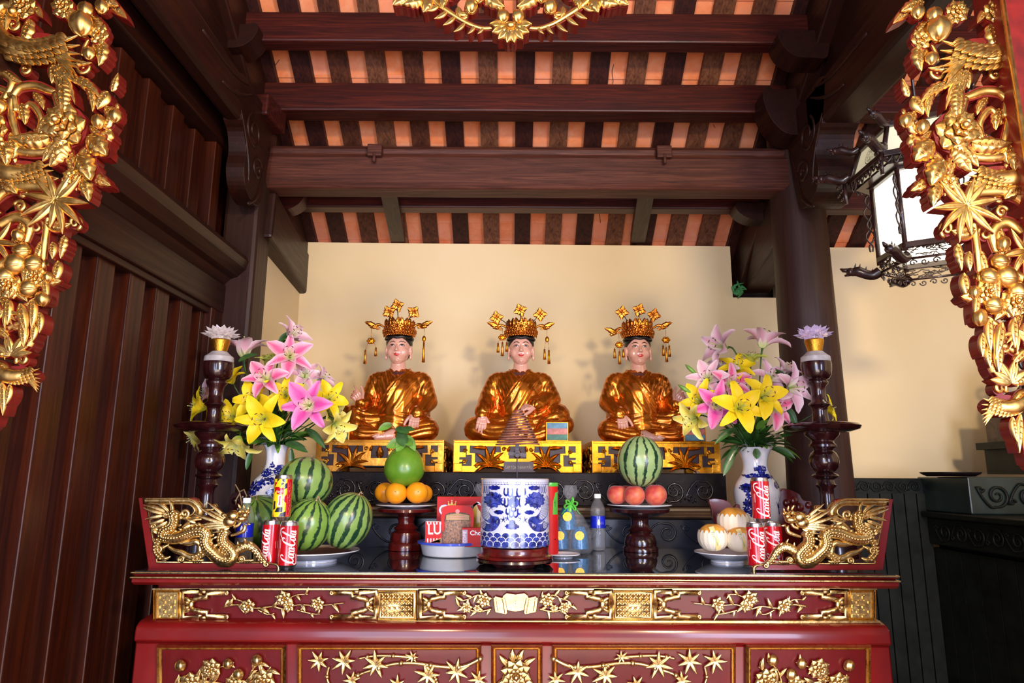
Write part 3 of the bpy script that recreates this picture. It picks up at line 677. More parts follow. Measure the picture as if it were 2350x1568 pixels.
# frieze
FY = 2.235
S = SPX(FY, 1175, 1390); k = S.k
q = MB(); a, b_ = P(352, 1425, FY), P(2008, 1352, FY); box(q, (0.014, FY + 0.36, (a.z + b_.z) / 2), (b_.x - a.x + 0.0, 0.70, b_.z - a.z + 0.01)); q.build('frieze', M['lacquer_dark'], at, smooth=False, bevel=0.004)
def frame(mb, S, x0, y0, x1, y1, w, h, sk=0.0):
    """mitred rectangular fillet"""
    o = [(x0, y0), (x1, y0), (x1, y1), (x0, y1)]; i_ = [(x0 + w, y0 + w), (x1 - w, y0 + w), (x1 - w, y1 - w), (x0 + w, y1 - w)]; m_ = [(x0 + w / 2, y0 + w / 2), (x1 - w / 2, y0 + w / 2), (x1 - w / 2, y1 - w / 2), (x0 + w / 2, y1 - w / 2)]
    vs = [S(*p_, 0) for p_ in o] + [S(*p_, h) for p_ in m_] + [S(*p_, 0) for p_ in i_]
    fs = []
    for r in (0, 4):
        for j in range(4): fs.append((r + j, r + (j + 1) % 4, r + 4 + (j + 1) % 4, r + 4 + j))
    mb.add(vs, fs)
g = MB(); frame(g, S, 352, 1352, 2010, 1426, 4, 5); poly(g, S, [(346, 1424), (2016, 1424), (2018, 1429), (344, 1429)], 7, 12); poly(g, S, [(352, 1350), (2010, 1350), (2010, 1354), (352, 1354)], 5, 8)
g.build('frieze_fillet', M['gold_pale'], at, smooth=False)
def lattice(x0, x1):
    g = MB(); y0, y1 = 1357, 1421
    poly(g, S, [(x0 - 8, y0 - 1), (x1 + 8, y0 - 1), (x1 + 8, y1 + 1), (x0 - 8, y1 + 1)], 2.0, 2); frame(g, S, x0 - 8, y0, x1 + 8, y1, 7, 7)
    n = 6; st = (x1 - x0) / n; m_ = 4; sv = (y1 - y0 - 8) / m_
    for i in range(n):
        for j in range(m_):
            cx, cy = x0 + st * (i + .5), y0 + 4 + sv * (j + .5)
            for a in (PI / 4, 3 * PI / 4, 5 * PI / 4, 7 * PI / 4): leaf(g, S, cx, cy, a, st * 0.66, st * 0.34, 3.0, 0, 0, 2.0, groove=0.5)
    g.build('lattice_block', M['gold_pale'], at)
lattice(876, 947); lattice(1415, 1489)
def keyblock(x0, x1, sgn=1):
    g = MB(); poly(g, S, [(x0, 1357), (x1, 1357), (x1, 1421), (x0, 1421)], 2, 2); frame(g, S, x0, 1355, x1, 1422, 6, 7)
    for j in range(5):
        y = 1367 + j * 11
        for i in range(3):
            xx = x0 + 9 + i * (x1 - x0 - 18) / 3; ww = (x1 - x0 - 18) / 3 - 3
            stroke(g, S, [(xx, y), (xx + ww, y)], 2.2, 5, th=3); stroke(g, S, [(xx + (ww if (i + j) % 2 else 0), y), (xx + (ww if (i + j) % 2 else 0), y + 7)], 2.2, 5, th=3)
    g.build('fret_block', M['gold_pale'], at, smooth=False)
keyblock(358, 414); keyblock(1946, 2004)
def keyfret(x, d):
    """gilded key fret, opening towards +d; spans about 108 px"""
    g = MB(); X = lambda u: x + d * u; c_ = 1388
    for s in (-1, 1):
        V = lambda v: c_ + s * v
        stroke(g, S, [(X(2), V(0)), (X(2), V(31)), (X(40), V(31)), (X(40), V(22))], 13, 5, th=5)
        stroke(g, S, [(X(20), V(6)), (X(30), V(14)), (X(38), V(14)), (X(44), V(17)), (X(58), V(17)), (X(58), V(28)), (X(104), V(28))], 12, 5.5, th=6)
        stroke(g, S, [(X(40), V(30)), (X(58), V(29))], 8, 5.2, th=6)
        vine(g, S, [(a_, b2, 0) for a_, b2 in spiral_pts(X(103), V(27), 5, 1.2, PI / 2 if s > 0 else -PI / 2, d * -s)], 2.6, 5, k=0, seg=6)
        vine(g, S, [(X(8), V(16)), (X(16), V(11)), (X(22), V(3))], [3, 5, 4], 3, k=3)
    ball(g, S(X(22), c_, 5), (7 * k, 4 * k, 10 * k), 10, 6); ball(g, S(X(14), c_ - 6, 5), 5 * k, 8, 5); ball(g, S(X(14), c_ + 6, 5), 5 * k, 8, 5)
    g.build('key_fret', M['gold_pale'], at)
for x, d in ((418, 1), (866, -1), (962, 1), (1404, -1), (1500, 1), (1943, -1)): keyfret(x, d)
rr = random.Random(3)
def sprig(g, S, pts, w, nl, ll, h=2, bk=None, jit=0.5, kind='leaf'):
    c_ = cr(pts, 6); vine(g, S, c_, [w, w * 0.9, w * 0.5], h, k=0, seg=6)
    n = len(c_)
    for i in range(nl):
        j = int((i + 0.5) / nl * (n - 1)); a_ = math.atan2(c_[min(j + 1, n - 1)][1] - c_[j - 1][1], c_[min(j + 1, n - 1)][0] - c_[j - 1][0]); s = 1 if i % 2 else -1
        leaf(g, S, c_[j][0], c_[j][1], a_ + s * (0.7 + rr.uniform(-.3, .3)), ll * rr.uniform(0.8, 1.25), ll * 0.42, ll * 0.14, s * 0.4, 0, h + 1)
def flowerpanel(x0, x1, flip=1):
    xc = (x0 + x1) / 2; L = x1 - x0
    g = MB(); X = lambda t: xc + flip * (t - 0.5) * L
    sprig(g, S, [(X(0.0), 1392), (X(.12), 1388), (X(.25), 1396), (X(.4), 1392), (X(.5), 1398), (X(.62), 1388), (X(.78), 1390), (X(1.0), 1384)], 2.6, 10, 22)
    sprig(g, S, [(X(.28), 1400), (X(.36), 1410), (X(.42), 1408)], 2.0, 2, 14); sprig(g, S, [(X(.5), 1380), (X(.6), 1366), (X(.7), 1364)], 2.0, 3, 16); sprig(g, S, [(X(.2), 1386), (X(.1), 1376), (X(.02), 1378)], 2.0, 3, 14); sprig(g, S, [(X(.6), 1400), (X(.72), 1408), (X(.8), 1410)], 2.0, 3, 14)
    g.build('flower_sprig', M['gold_pale'], at)
    for t, y, r in ((.2, 1391, 17), (.5, 1374, 19), (.54, 1392, 13), (.78, 1386, 16)):
        g = MB(); rose(g, S, X(t), y, r, 6, 3, 2, rot=t * 9); g.build('carved_flower', M['gold_pale'], at)
flowerpanel(515, 790); flowerpanel(1590, 1850, -1)
for s in (-1, 1):
    g = MB(); xc = 1183; X = lambda u: xc + s * u
    sprig(g, S, [(X(55), 1398), (X(85), 1404), (X(110), 1398), (X(135), 1388)], 2.6, 6, 18); sprig(g, S, [(X(55), 1376), (X(85), 1366), (X(105), 1374), (X(125), 1380)], 2.4, 6, 18); g.build('flower_sprig', M['gold_pale'], at)
    for u, y, r in ((72, 1377, 17), (112, 1394, 13), (88, 1396, 9)):
        g = MB(); rose(g, S, X(u), y, r, 6, 3, 2, rot=u); g.build('carved_flower', M['gold_pale'], at)
g = MB()   # open book / scroll in the middle of the frieze
for s in (-1, 1):
    X = lambda u: 1183 + s * u
    pts = [(X(0), 1364), (X(20), 1361), (X(27), 1366), (X(30), 1372), (X(46), 1368), (X(50), 1374), (X(46), 1398), (X(44), 1404), (X(22), 1408), (X(20), 1398), (X(10), 1401), (X(0), 1402)]
    poly(g, S, pts, 8, 8); vine(g, S, [(X(28), 1372), (X(24), 1390), (X(22), 1406)], 4, 8, k=2); vine(g, S, [(X(48), 1371), (X(46), 1388), (X(44), 1402)], 4, 8, k=2); stroke(g, S, [(X(30), 1378), (X(44), 1376)], 1.5, 9.5)
stroke(g, S, spiral_pts(1183, 1381, 11, 1, 0, 1, 1.0), 2, 10, th=2, closed=False); [stroke(g, S, p_, 1.8, 10, th=2) for p_ in ([(1177, 1378), (1189, 1378)], [(1183, 1373), (1183, 1389)], [(1178, 1384), (1188, 1384)])]
g.build('carved_book', M['gold_pale'], at, ang=40)
# lower body with rounded shoulders
BY = 2.195; S = SPX(BY, 1175, 1500); k = S.k
q = MB(); zb = lambda y: P(1175, y, BY).z
prof = cr([(0.10, zb(1430) + 0.006), (0.03, zb(1432)), (0.008, zb(1440)), (0.0, zb(1455))], 4)
prof += [(0.0, zb(1478)), (0.012, zb(1480)), (0.012, 0.62), (0.0, 0.6), (0.0, 0.10), (0.68, 0.10), (0.72, zb(1440)), (0.66, zb(1430) + 0.006)]
SB = lambda u, v, h=0: Vector((-1.137 + h, BY + u, v)); poly(q, SB, prof, 2.288, 2.288)
bo = q.build('body', M['lacquer'], at, smooth=True, recalc=True, ang=40, bevel=0.012)
PB = [(360, 656, 'flower'), (681, 1104, 'bamboo'), (1127, 1245, 'rose'), (1267, 1689, 'bamboo2'), (1711, 1999, 'flower2')]
SP_ = SPX(BY + 0.002, 1175, 1530)
for x0, x1, kind in PB:
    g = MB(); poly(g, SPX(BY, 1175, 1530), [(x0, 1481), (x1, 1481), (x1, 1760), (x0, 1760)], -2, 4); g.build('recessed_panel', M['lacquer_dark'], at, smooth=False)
    g = MB(); frame(g, SPX(BY, 1175, 1530), x0, 1480, x1, 1765, 9, 9); frame(g, SPX(BY, 1175, 1530), x0 + 8, 1488, x1 - 8, 1757, 4, 3); g.build('panel_frame', M['gold_pale'], at, smooth=False)
SP = SPX(BY - 0.002, 1175, 1530)
def bamboo(x0, s, L):
    X = lambda u: x0 + s * u
    def cane(pts, w):
        g = MB(); c_ = cr(pts, 5); vine(g, SP, c_, [w, w * .8, w * .6], 3, k=0, seg=7)
        for i in range(0, len(c_), 6): ball(g, SP(c_[i][0], c_[i][1], 3), w * 1.35 * SP.k, 8, 5)
        g.build('bamboo_cane', M['gold_pale'], at)
    cane([(X(390), 1512), (X(350), 1530), (X(300), 1530), (X(240), 1522), (X(190), 1524), (X(150), 1536), (X(110), 1550), (X(60), 1590)], 5)
    cane([(X(240), 1510), (X(200), 1506), (X(150), 1505), (X(110), 1512)], 4); cane([(X(265), 1528), (X(285), 1552), (X(300), 1590)], 4); cane([(X(60), 1600), (X(40), 1560), (X(44), 1530)], 4)
    for u, y, r in ((20, 1517, 26), (78, 1518, 30), (150, 1525, 32), (235, 1508, 16), (95, 1562, 22), (270, 1550, 30), (335, 1542, 30), (385, 1560, 22), (200, 1572, 24)):
        g = MB(); a0 = rr.uniform(0, 1)
        for i in range(7): leaf(g, SP, X(u), y, a0 + PI * 2 * i / 7, r * rr.uniform(.8, 1.15), r * 0.34, r * 0.10, 0, 0, 5)
        g.build('bamboo_leaf_spray', M['gold_pale'], at)
bamboo(712, 1, 390); bamboo(1660, -1, 390)
def blossoms(x0, x1, s):
    xc = (x0 + x1) / 2; X = lambda u: xc + s * u
    g = MB(); sprig(g, SP, [(X(-110), 1580), (X(-60), 1562), (X(-20), 1566), (X(30), 1572), (X(80), 1560), (X(115), 1530)], 3.2, 12, 30); sprig(g, SP, [(X(-40), 1570), (X(-20), 1540), (X(30), 1520)], 2.5, 4, 22); sprig(g, SP, [(X(60), 1575), (X(70), 1540), (X(95), 1516)], 2.5, 4, 22); g.build('flower_sprig', M['gold_pale'], at)
    for u, y, r in ((-22, 1534, 24), (-68, 1568, 26), (98, 1562, 28), (30, 1572, 22)):
        g = MB(); rose(g, SP, X(u), y, r, 7, 4, 3, rot=u); g.build('carved_flower', M['gold_pale'], at)
    for u, y, r, a_ in ((-90, 1526, 12, 1.2), (18, 1522, 11, 2.6), (84, 1514, 12, 1.4), (42, 1546, 12, 1.5)):
        g = MB(); bud(g, SP, X(u), y, r, -a_, 3); g.build('carved_bud', M['gold_pale'], at)
blossoms(360, 656, 1); blossoms(1711, 1999, -1)
g = MB(); rose(g, SP, 1184, 1546, 34, 8, 4, 4, rot=.3); g.build('carved_rose', M['gold_pale'], at)
g = MB()
for a_ in (-2.4, -1.8, -1.35, -0.75, 2.5, 0.6): leaf(g, SP, 1184 + 24 * math.cos(a_), 1544 + 24 * math.sin(a_), a_, 32, 15, 5, 0.3, 0, 3)
sprig(g, SP, [(1184, 1570), (1160, 1590), (1150, 1620)], 3, 4, 20); g.build('rose_leaves', M['gold_pale'], at)
# glass sheet
m = N('tabletop_glass'); m.set((0.012, 0.016, 0.022), 0.035, 0, spec=0.75, ior=1.52, coat=0.6, croug=0.02); M['glass_dark'] = m.m
q = MB(); box(q, (0.014, 2.575, (TZ + GZ) / 2 + 0.0005), (2.345, 0.745, GZ - TZ - 0.001)); o = q.build('glass_sheet', M['glass_dark'], smooth=False, bevel=0.001)
tag(o, 'dark reflective glass sheet covering the red altar table top', 'glass sheet')
# ================================================================== dragon side wings standing on the table
DZ = 1130; W6 = 6.184
def dragon(sgn, label):
    """authored from the right-hand wing; pixel x is mirrored for the left one"""
    YD = 2.26
    base = SPX(YD, 1175, 1230)
    if sgn > 0: mp = lambda u, v: (1700 + u / W6, 1130 + v / W6)
    else: mp = lambda u, v: (669 - u / W6 * 1.005, 1127 + v / W6)
    def S(u, v, h=0): p_ = mp(u, v); return base(p_[0], p_[1], h / W6)
    S.k = base.k / W6
    root = empty('carved_dragon_wing', S(1100, 1105, 0), label, 'carving', None)
    rt = M['gold_pale']
    # red side frame: bottom rail and slanted outer post
    q = MB(); poly(q, S, [(175, 1105), (180, 1060), (240, 1040), (380, 1018), (1895, 1018), (2040, 180), (2095, 95), (2165, 100), (2020, 1108)], 0, 120)
    poly(q, S, [(1340, 118), (1400, 95), (2100, 92), (2095, 190), (1500, 190), (1400, 220), (1340, 160)], -10, 100)
    q.build('red_frame', M['lacquer'], root, smooth=False, recalc=True, bevel=0.0015)
    g = MB()
    stroke(g, S, [(185, 1130), (188, 1070), (230, 1040), (300, 1032)], [34, 40, 26, 20], 18, th=30, k=5)
    stroke(g, S, [(300, 1020), (1900, 1014), (2040, 200)], 22, 14, th=30)
    # gilded top scroll: heavy band from the post curling down to a volute
    stroke(g, S, cr([(2090, 140), (1800, 140), (1500, 140), (1400, 160), (1330, 220), (1300, 290), (1330, 350), (1420, 395), (1500, 390), (1560, 360)], 6), [90, 95, 95, 100, 105, 100, 80, 60, 40, 30], 18, th=100)
    stroke(g, S, cr([(1330, 250), (1260, 265), (1190, 265), (1120, 262), (1080, 235), (1080, 205), (1110, 195), (1140, 215)], 5), [50, 45, 40, 34, 28, 22, 18], 16, th=80)
    vine(g, S, [(a, b, 0) for a, b in spiral_pts(1500, 320, 75, 1.5, 0.5, 1)], [22, 26, 14], 20, k=0)
    vine(g, S, [(2085, 110), (1800, 108), (1480, 108), (1380, 135), (1300, 200), (1262, 250)], 11, 30, k=4); vine(g, S, [(2040, 180), (1800, 182), (1500, 182), (1410, 205), (1360, 260), (1370, 310), (1430, 350), (1500, 350)], 9, 30, k=4)
    vine(g, S, [(a, b, 0) for a, b in spiral_pts(350, 1040, 38, 1.4, -1, 1)], 14, 22, k=0)
    g.build('gilt_scroll_border', rt, root)
    # body
    body = cr([(905, 560), (960, 640), (950, 740), (870, 820), (820, 900), (880, 985), (1000, 960), (1100, 880), (1180, 800), (1210, 700), (1190, 620), (1250, 570), (1380, 580), (1480, 620), (1600, 660), (1720, 660), (1800, 640), (1780, 560), (1680, 510), (1640, 420), (1650, 350), (1600, 300)], 6)
    g = MB(); vine(g, S, body, [70, 80, 85, 95, 95, 90, 85, 85, 90, 95, 90, 80, 75, 60, 50], 10, k=0, seg=12, flat=0.9)
    # dorsal spines + scales
    n = len(body)
    for i in range(3, n - 3, 2):
        a = math.atan2(body[i + 1][1] - body[i - 1][1], body[i + 1][0] - body[i - 1][0]); x, y = body[i][0], body[i][1]
        for s in (-1, 0, 1):
            rr_ = 42; ox, oy = -math.sin(a) * s * rr_, math.cos(a) * s * rr_
            ball(g, S(x + ox, y + oy, 92 - abs(s) * 28), (27 * S.k, 20 * S.k, 24 * S.k), 8, 5)
        if i % 4 == 3: leaf(g, S, x + math.sin(a) * 70, y - math.cos(a) * 70, a - 1.2, 62, 38, 26, 0.6, 0, 30)
    g.build('dragon_body', rt, root)
    # second loop / legs
    for nm, pts, w in (('dragon_leg', [(820, 880), (700, 800), (600, 780), (500, 850), (430, 960), (360, 1020)], [70, 70, 60, 44, 30]),
                       ('dragon_leg', [(1000, 930), (1120, 840), (1220, 860), (1300, 930), (1420, 960)], [60, 72, 60, 44, 34]),
                       ('dragon_leg', [(1800, 640), (1880, 720), (1900, 830), (1860, 900), (1800, 960)], [60, 55, 42, 34, 24]),
                       ('dragon_tail_coil', [(1290, 760), (1350, 720), (1440, 740), (1540, 720), (1560, 690)], [40, 48, 42, 36, 20]),
                       ('cloud_scroll', [(1290, 770), (1290, 880), (1380, 940), (1480, 920), (1560, 870), (1660, 840), (1760, 770)], [44, 50, 52, 44, 34, 14])):
        g = MB(); c_ = cr(pts, 5); vine(g, S, c_, w, 6, k=0, seg=10)
        if nm == 'dragon_leg':
            for i in range(2, len(c_) - 2, 2):
                for s in (-1, 1):
                    a = math.atan2(c_[i + 1][1] - c_[i - 1][1], c_[i + 1][0] - c_[i - 1][0]); ball(g, S(c_[i][0] - math.sin(a) * s * 24, c_[i][1] + math.cos(a) * s * 24, 48), (22 * S.k, 12 * S.k, 20 * S.k), 7, 4)
            for j in range(3): leaf(g, S, c_[3 + j * 5][0], c_[3 + j * 5][1] - 50, -1.9 + j * .4, 75, 34, 20, 0.5, 0, 20)
        g.build(nm, rt, root)
    for (x, y) in ((585, 1000), (1290, 1000)):
        g = MB()
        for j in range(4): vine(g, S, [(x - 60 + j * 12, y - 20, 10), (x - 20 + j * 30, y - 12, 26), (x - 30 + j * 36, y + 34, 10)], [15, 17, 7], 10, k=4)
        g.build('dragon_claw', rt, root)
    for (x, y, r, s) in ((970, 970, 90, 1), (1540, 970, 50, -1), (690, 960, 50, 1), (1540, 700, 48, 1), (1360, 510, 62, 1), (1860, 830, 60, -1), (1940, 500, 46, 1)):
        g = MB(); vine(g, S, [(a, b, 0) for a, b in spiral_pts(x, y, r, 1.5, 0.8, s)], [r * .24, r * .3, r * .2], 34, k=0); disc(g, S, x, y, r * 1.05, r * 0.95, 28, 40, 16); g.build('cloud_scroll', rt, root)
    for pts in ([(1880, 560), (1920, 520), (1960, 480)], [(1700, 930), (1780, 960), (1880, 950)], [(1720, 760), (1800, 800), (1840, 840)], [(1260, 400), (1400, 420), (1540, 520)], [(1250, 480), (1400, 500), (1520, 560)]): g = MB(); vine(g, S, pts, [12, 30, 10], 16, k=5); g.build('cloud_wisp', rt, root)
    for i, (x, y, a, L) in enumerate(((1240, 560, -2.8, 120), (1340, 450, -0.2, 150), (1400, 480, 0.3, 160), (1300, 560, 0.1, 170), (1840, 900, -1.0, 110), (1900, 960, -2.2, 110), (1880, 600, -0.8, 100), (1700, 560, -2.2, 120))): g = MB(); leaf(g, S, x, y, a, L, 55, 26, 0.5 * (-1) ** i, 0, 24); g.build('cloud_flame', rt, root)
    # flaming tail top right
    g = MB()
    for (x, y, a, L, b2) in ((1680, 330, -1.9, 210, 0.9), (1720, 300, -1.1, 230, 0.9), (1760, 300, -0.5, 330, 0.35), (1800, 320, -0.15, 300, -0.3), (1800, 350, 0.1, 260, 0.2), (1780, 400, 0.5, 220, -0.4), (1740, 430, 0.75, 240, -0.6), (1680, 400, 1.3, 120, -0.6)): leaf(g, S, x, y, a, L, 62, 28, b2, 0, 26)
    disc(g, S, 1750, 330, 62, h=40, th=30); vine(g, S, [(a, b, 0) for a, b in spiral_pts(1750, 330, 50, 1.6, 0, 1)], 12, 42, k=0)
    g.build('dragon_tail_flame', rt, root)
    # head
    g = MB(); ball(g, S(800, 350, 60), (95 * S.k, 80 * S.k, 80 * S.k), 16, 10); ball(g, S(690, 390, 60), (90 * S.k, 60 * S.k, 50 * S.k), 14, 8); ball(g, S(630, 340, 70), (50 * S.k, 50 * S.k, 46 * S.k), 12, 8); ball(g, S(850, 430, 50), (100 * S.k, 60 * S.k, 80 * S.k), 12, 8); ball(g, S(700, 290, 70), (40 * S.k, 40 * S.k, 30 * S.k), 10, 6)
    for i in range(6): ball(g, S(585 + 28 * i, 300 - 12 * (i % 2), 50), 24 * S.k, 8, 5)
    for (x, y, a, L) in ((600, 280, -2.0, 60), (650, 260, -1.7, 70), (700, 250, -1.3, 80), (620, 460, 2.8, 70), (660, 470, 2.2, 60)): leaf(g, S, x, y, a, L, 36, 20, .3, 0, 50)
    vine(g, S, [(640, 480), (660, 560), (740, 600), (840, 630)], [26, 30, 26, 14], 40, k=5); vine(g, S, [(700, 440), (740, 490), (800, 510)], 22, 40, k=4); vine(g, S, [(860, 330), (900, 340), (950, 330), (930, 360)], 24, 60, k=4)
    g.build('dragon_head', rt, root)
    g = MB(); ball(g, S(772, 412, 135), 13 * S.k, 10, 6); g.build('dragon_eye', plain('eye_black', (0.01, 0.01, 0.01), 0.2) if 'eyeb' not in M else M['eyeb'], root)
    g = MB()
    for i, (x, y, a, L, b2) in enumerate(((860, 430, -0.6, 320, 0.15), (900, 440, -0.35, 430, -0.3), (920, 460, -0.2, 480, -0.2), (900, 480, 0.0, 420, 0.25), (880, 500, 0.2, 330, -0.2), (900, 380, -0.75, 340, 0.1), (860, 520, 0.45, 240, -0.3), (880, 460, -0.1, 380, 0.3))): leaf(g, S, x, y, a, L, 60, 26, b2, 0, 30 + 5 * (i % 3))
    g.build('dragon_mane', rt, root)
    return root
dragon(1, 'gilded openwork dragon wing on the right end of the altar, strongly lit'); dragon(-1, 'gilded openwork dragon wing on the left end of the altar, facing right')
# ================================================================== dark second altar behind the table
da = empty('dark_altar', (0.0, 3.3, 0), 'blackened carved altar step carrying the three statues', 'altar')
q = MB(); box(q, (0.0, 3.24, 0.615), (1.92, 0.50, 1.23)); q.build('lower_body', M['black_wood'], da, smooth=False, bevel=0.004)
q = MB(); S = lambda u, v, h=0: Vector((-0.985 + h, 2.955 + u, v))
poly(q, S, [(0.02, 1.228), (0.0, 1.236), (0.004, 1.242), (-0.004, 1.25), (0.002, 1.256), (-0.008, 1.262), (-0.006, 1.272), (0.14, 1.274), (0.58, 1.274), (0.58, 1.228)], 1.97, 1.97); q.build('ledge', M['ledge'], da, smooth=False, recalc=True)
q = MB(); box(q, (0.0, 3.48, 1.346), (1.90, 0.80, 0.145)); q.build('upper_body', M['black_wood'], da, smooth=False, bevel=0.004)
M['black_scroll'] = plain('black_scroll_relief', (0.010, 0.007, 0.008), 0.25, coat=0.4, var=0.3)
q = MB(); S = SPLANE((-0.95, 3.079, 1.345), (1, 0, 0), (0, 0, 1)); S.k = 1; scrolls(q, S, 0.02, 1.86, -0.005, 0.048, 14, 0.0055)
for i in range(260):
    x, y = rr.uniform(0.03, 1.86), rr.uniform(-0.06, 0.02); vine(q, S, [(x, y, 0), (x + rr.uniform(-.012, .012), y + rr.uniform(.01, .02), 0.003)], 0.0022, 0, k=0, seg=4)
q.build('scroll_carving', M['black_scroll'], da)
M['blue_black'] = plain('blue_sheen_panel', (0.012, 0.016, 0.030), 0.35, coat=0.2, var=0.25, vs=8, croug=0.2, spec=0.35)
q = MB(); box(q, (0, 2.985, 1.165), (1.88, 0.012, 0.118)); q.build('lower_panel', M['blue_black'], da, smooth=False)
q = MB(); S = SPLANE((-0.94, 2.978, 1.17), (1, 0, 0), (0, 0, 1)); S.k = 1; scrolls(q, S, 0.04, 1.84, 0, 0.042, 11, 0.006); q.build('scroll_carving', M['blue_black'], da)
# ------------------------------------------------------------------ three gilded pedestals
M['fret_ground'] = plain('dark_fret_ground', (0.035, 0.012, 0.012), 0.5)
def pedestal(cx, label, tone):
    root = empty('statue_pedestal', (cx, 3.41, 1.42), label, 'pedestal')
    w, d, h, y0, z0 = 0.582, 0.52, 0.142, 3.15, 1.42
    q = MB(); box(q, (cx, y0 + d / 2, z0 + 0.02 + (h - 0.02) / 2), (w - 0.02, d - 0.02, h - 0.024)); q.build('core', M['fret_ground'], root, smooth=False)
    q = MB(); box(q, (cx, y0 + d / 2, z0 + h - 0.006), (w, d, 0.012))
    for sx in (-1, 1):
        for yy in (y0 + 0.02, y0 + d - 0.02): box(q, (cx + sx * (w / 2 - 0.02), yy, z0 + 0.02), (0.04, 0.04, 0.04))
    q.build('top_board', tone, root, smooth=False, bevel=0.003)
    def face(S, W, nm):
        g = MB(); t = 6.0 if S.k < 0.01 else 0.01
        k_ = 1
        # outline lands: frame, feet, key frets and leaf sprays in cm-like units (W wide, 14.2 high)
        H = 14.2
        poly(g, S, [(0, 0), (0, H), (W, H), (W, 0), (W - 9.5, 0), (W - 11, 1.6), (W - 13.5, 2.0), (W - 19, 0.7 + 2), (W / 2 + 4, 2.6), (W / 2, 2.6), (W / 2 - 4, 2.6), (19, 2.7), (13.5, 2.0), (11, 1.6), (9.5, 0)], 0.5, 0.5,
             holes=[[(2.6, 2.6), (2.6, 6.6), (5.5, 6.6), (5.5, 8.8), (2.6, 8.8), (2.6, 11.8), (8, 11.8), (14, 11.6), (W / 2 - 7, 11.6), (W / 2 - 7, 8.8), (W / 2 - 10, 8.8), (W / 2 - 10, 4.4), (W / 2 - 13, 3.6), (15, 3.6), (10, 4.2), (8.6, 4.2), (8.6, 2.6)][::-1],
                    [(W - 2.6, 2.6), (W - 2.6, 6.6), (W - 5.5, 6.6), (W - 5.5, 8.8), (W - 2.6, 8.8), (W - 2.6, 11.8), (W - 8, 11.8), (W - 14, 11.6), (W / 2 + 7, 11.6), (W / 2 + 7, 8.8), (W / 2 + 10, 8.8), (W / 2 + 10, 4.4), (W / 2 + 13, 3.6), (W - 15, 3.6), (W - 10, 4.2), (W - 8.6, 4.2), (W - 8.6, 2.6)],
                    [(W / 2 - 4, 6.0), (W / 2 - 4, 11.6), (W / 2 + 4, 11.6), (W / 2 + 4, 6.0)]])
        for s in (0, 1):
            X = (lambda u: u) if s == 0 else (lambda u: W - u); f = 1 if s == 0 else -1
            A = (lambda a: a) if s == 0 else (lambda a: PI - a)
            stroke(g, S, [(X(6.6), 11.8), (X(6.6), 8.0), (X(9.0), 8.0), (X(9.0), 2.4)], 1.5, 0.7, th=0.7)
            stroke(g, S, [(X(2.6), 5.0), (X(5.0), 5.0), (X(5.0), 3.6)], 1.0, 0.7, th=0.7)
            stroke(g, S, [(X(W / 2 - 12), 3.8), (X(W / 2 - 12), 7.5), (X(W / 2 - 7), 7.5), (X(W / 2 - 7), 11.5)], 1.5, 0.7, th=0.7)
            for (x, y) in ((5.2, 9.4), (4.9, 4.6), (W / 2 - 9, 5.4), (W / 2 - 6.2, 10.2), (10.6, 2.6), (19.5, 2.4)): vine(g, S, [(a, b, 0) for a, b in spiral_pts(X(x), y, 0.95, 1.2, 0, f)], 0.42, 0.6, k=0, seg=6)
            for (a, L, b2) in ((1.0, 9.5, -0.5), (1.3, 9.8, -0.1), (1.62, 9.6, 0.25), (2.0, 8.5, 0.7), (0.6, 8.6, -0.7), (2.5, 7.5, 1.2), (0.2, 8.2, -0.9), (2.9, 6, 1.4)): leaf(g, S, X(16.0), 2.6, A(a), L, 2.1, 0.8, b2 * f, 0, 0.3)
            leaf(g, S, X(15), 10.6, A(2.9), 6.5, 2.0, 0.8, 0.4 * f, 0, 0.3); leaf(g, S, X(W / 2 - 4.6), 9.0, A(1.2), 2.8, 1.4, .6, 0, 0, 0.3)
        leaf(g, S, W / 2, 6.0, PI / 2, 5.6, 3.4, 1.2, 0, 3, 0.3)
        g.build(nm, tone, root, smooth=True, ang=35)
    S = SPLANE((cx - w / 2, y0 + 0.006, z0), (1, 0, 0), (0, 0, 1), 0.01); face(S, 58.2, 'front_carving')
    side = 1 if cx < 0 else -1
    if abs(cx - 0.03) > 0.1:
        S = SPLANE((cx + side * (w / 2 - 0.004), y0 if side > 0 else y0 + d, z0), (0, side, 0), (0, 0, 1), 0.01); face(S, 52, 'side_carving')
    return root
pedestal(0.028, 'middle gilded fretwork pedestal, brightest, below the central statue', M['gold_deep'])
pedestal(-0.60, 'left gilded fretwork pedestal, dimmer gold, behind the watermelons', goldm('dull_gilding', (0.50, 0.19, 0.02), (0.78, 0.34, 0.05), 0.35, 60, 0.35))
pedestal(0.66, 'right gilded fretwork pedestal, behind the small watermelon', M['gold_deep'])
# name plate
np_ = empty('name_plate', P(1189, 1083, 3.12), 'small dark name board leaning in front of the middle pedestal', 'sign')
q = MB(); S = SPX(3.12, 1189, 1070); poly(q, S, [(1156, 1083), (1156, 1060), (1224, 1060), (1224, 1083)], 0, 5); poly(q, S, [(1152, 1084), (1152, 1081), (1228, 1081), (1228, 1084)], 2, 8); q.build('board', plain('plate_brown', (0.06, 0.03, 0.035), 0.4), np_, smooth=False, bevel=0.001)
q = MB(); text(q, S, 'TAM TÒA THÁNH MẪU', 1190, 1073.5, 10.5, 0, 1.0, sx=0.56, flipv=True, off=0.006); q.build('lettering', plain('plate_letter', (0.42, 0.36, 0.28), 0.5), np_, smooth=False)
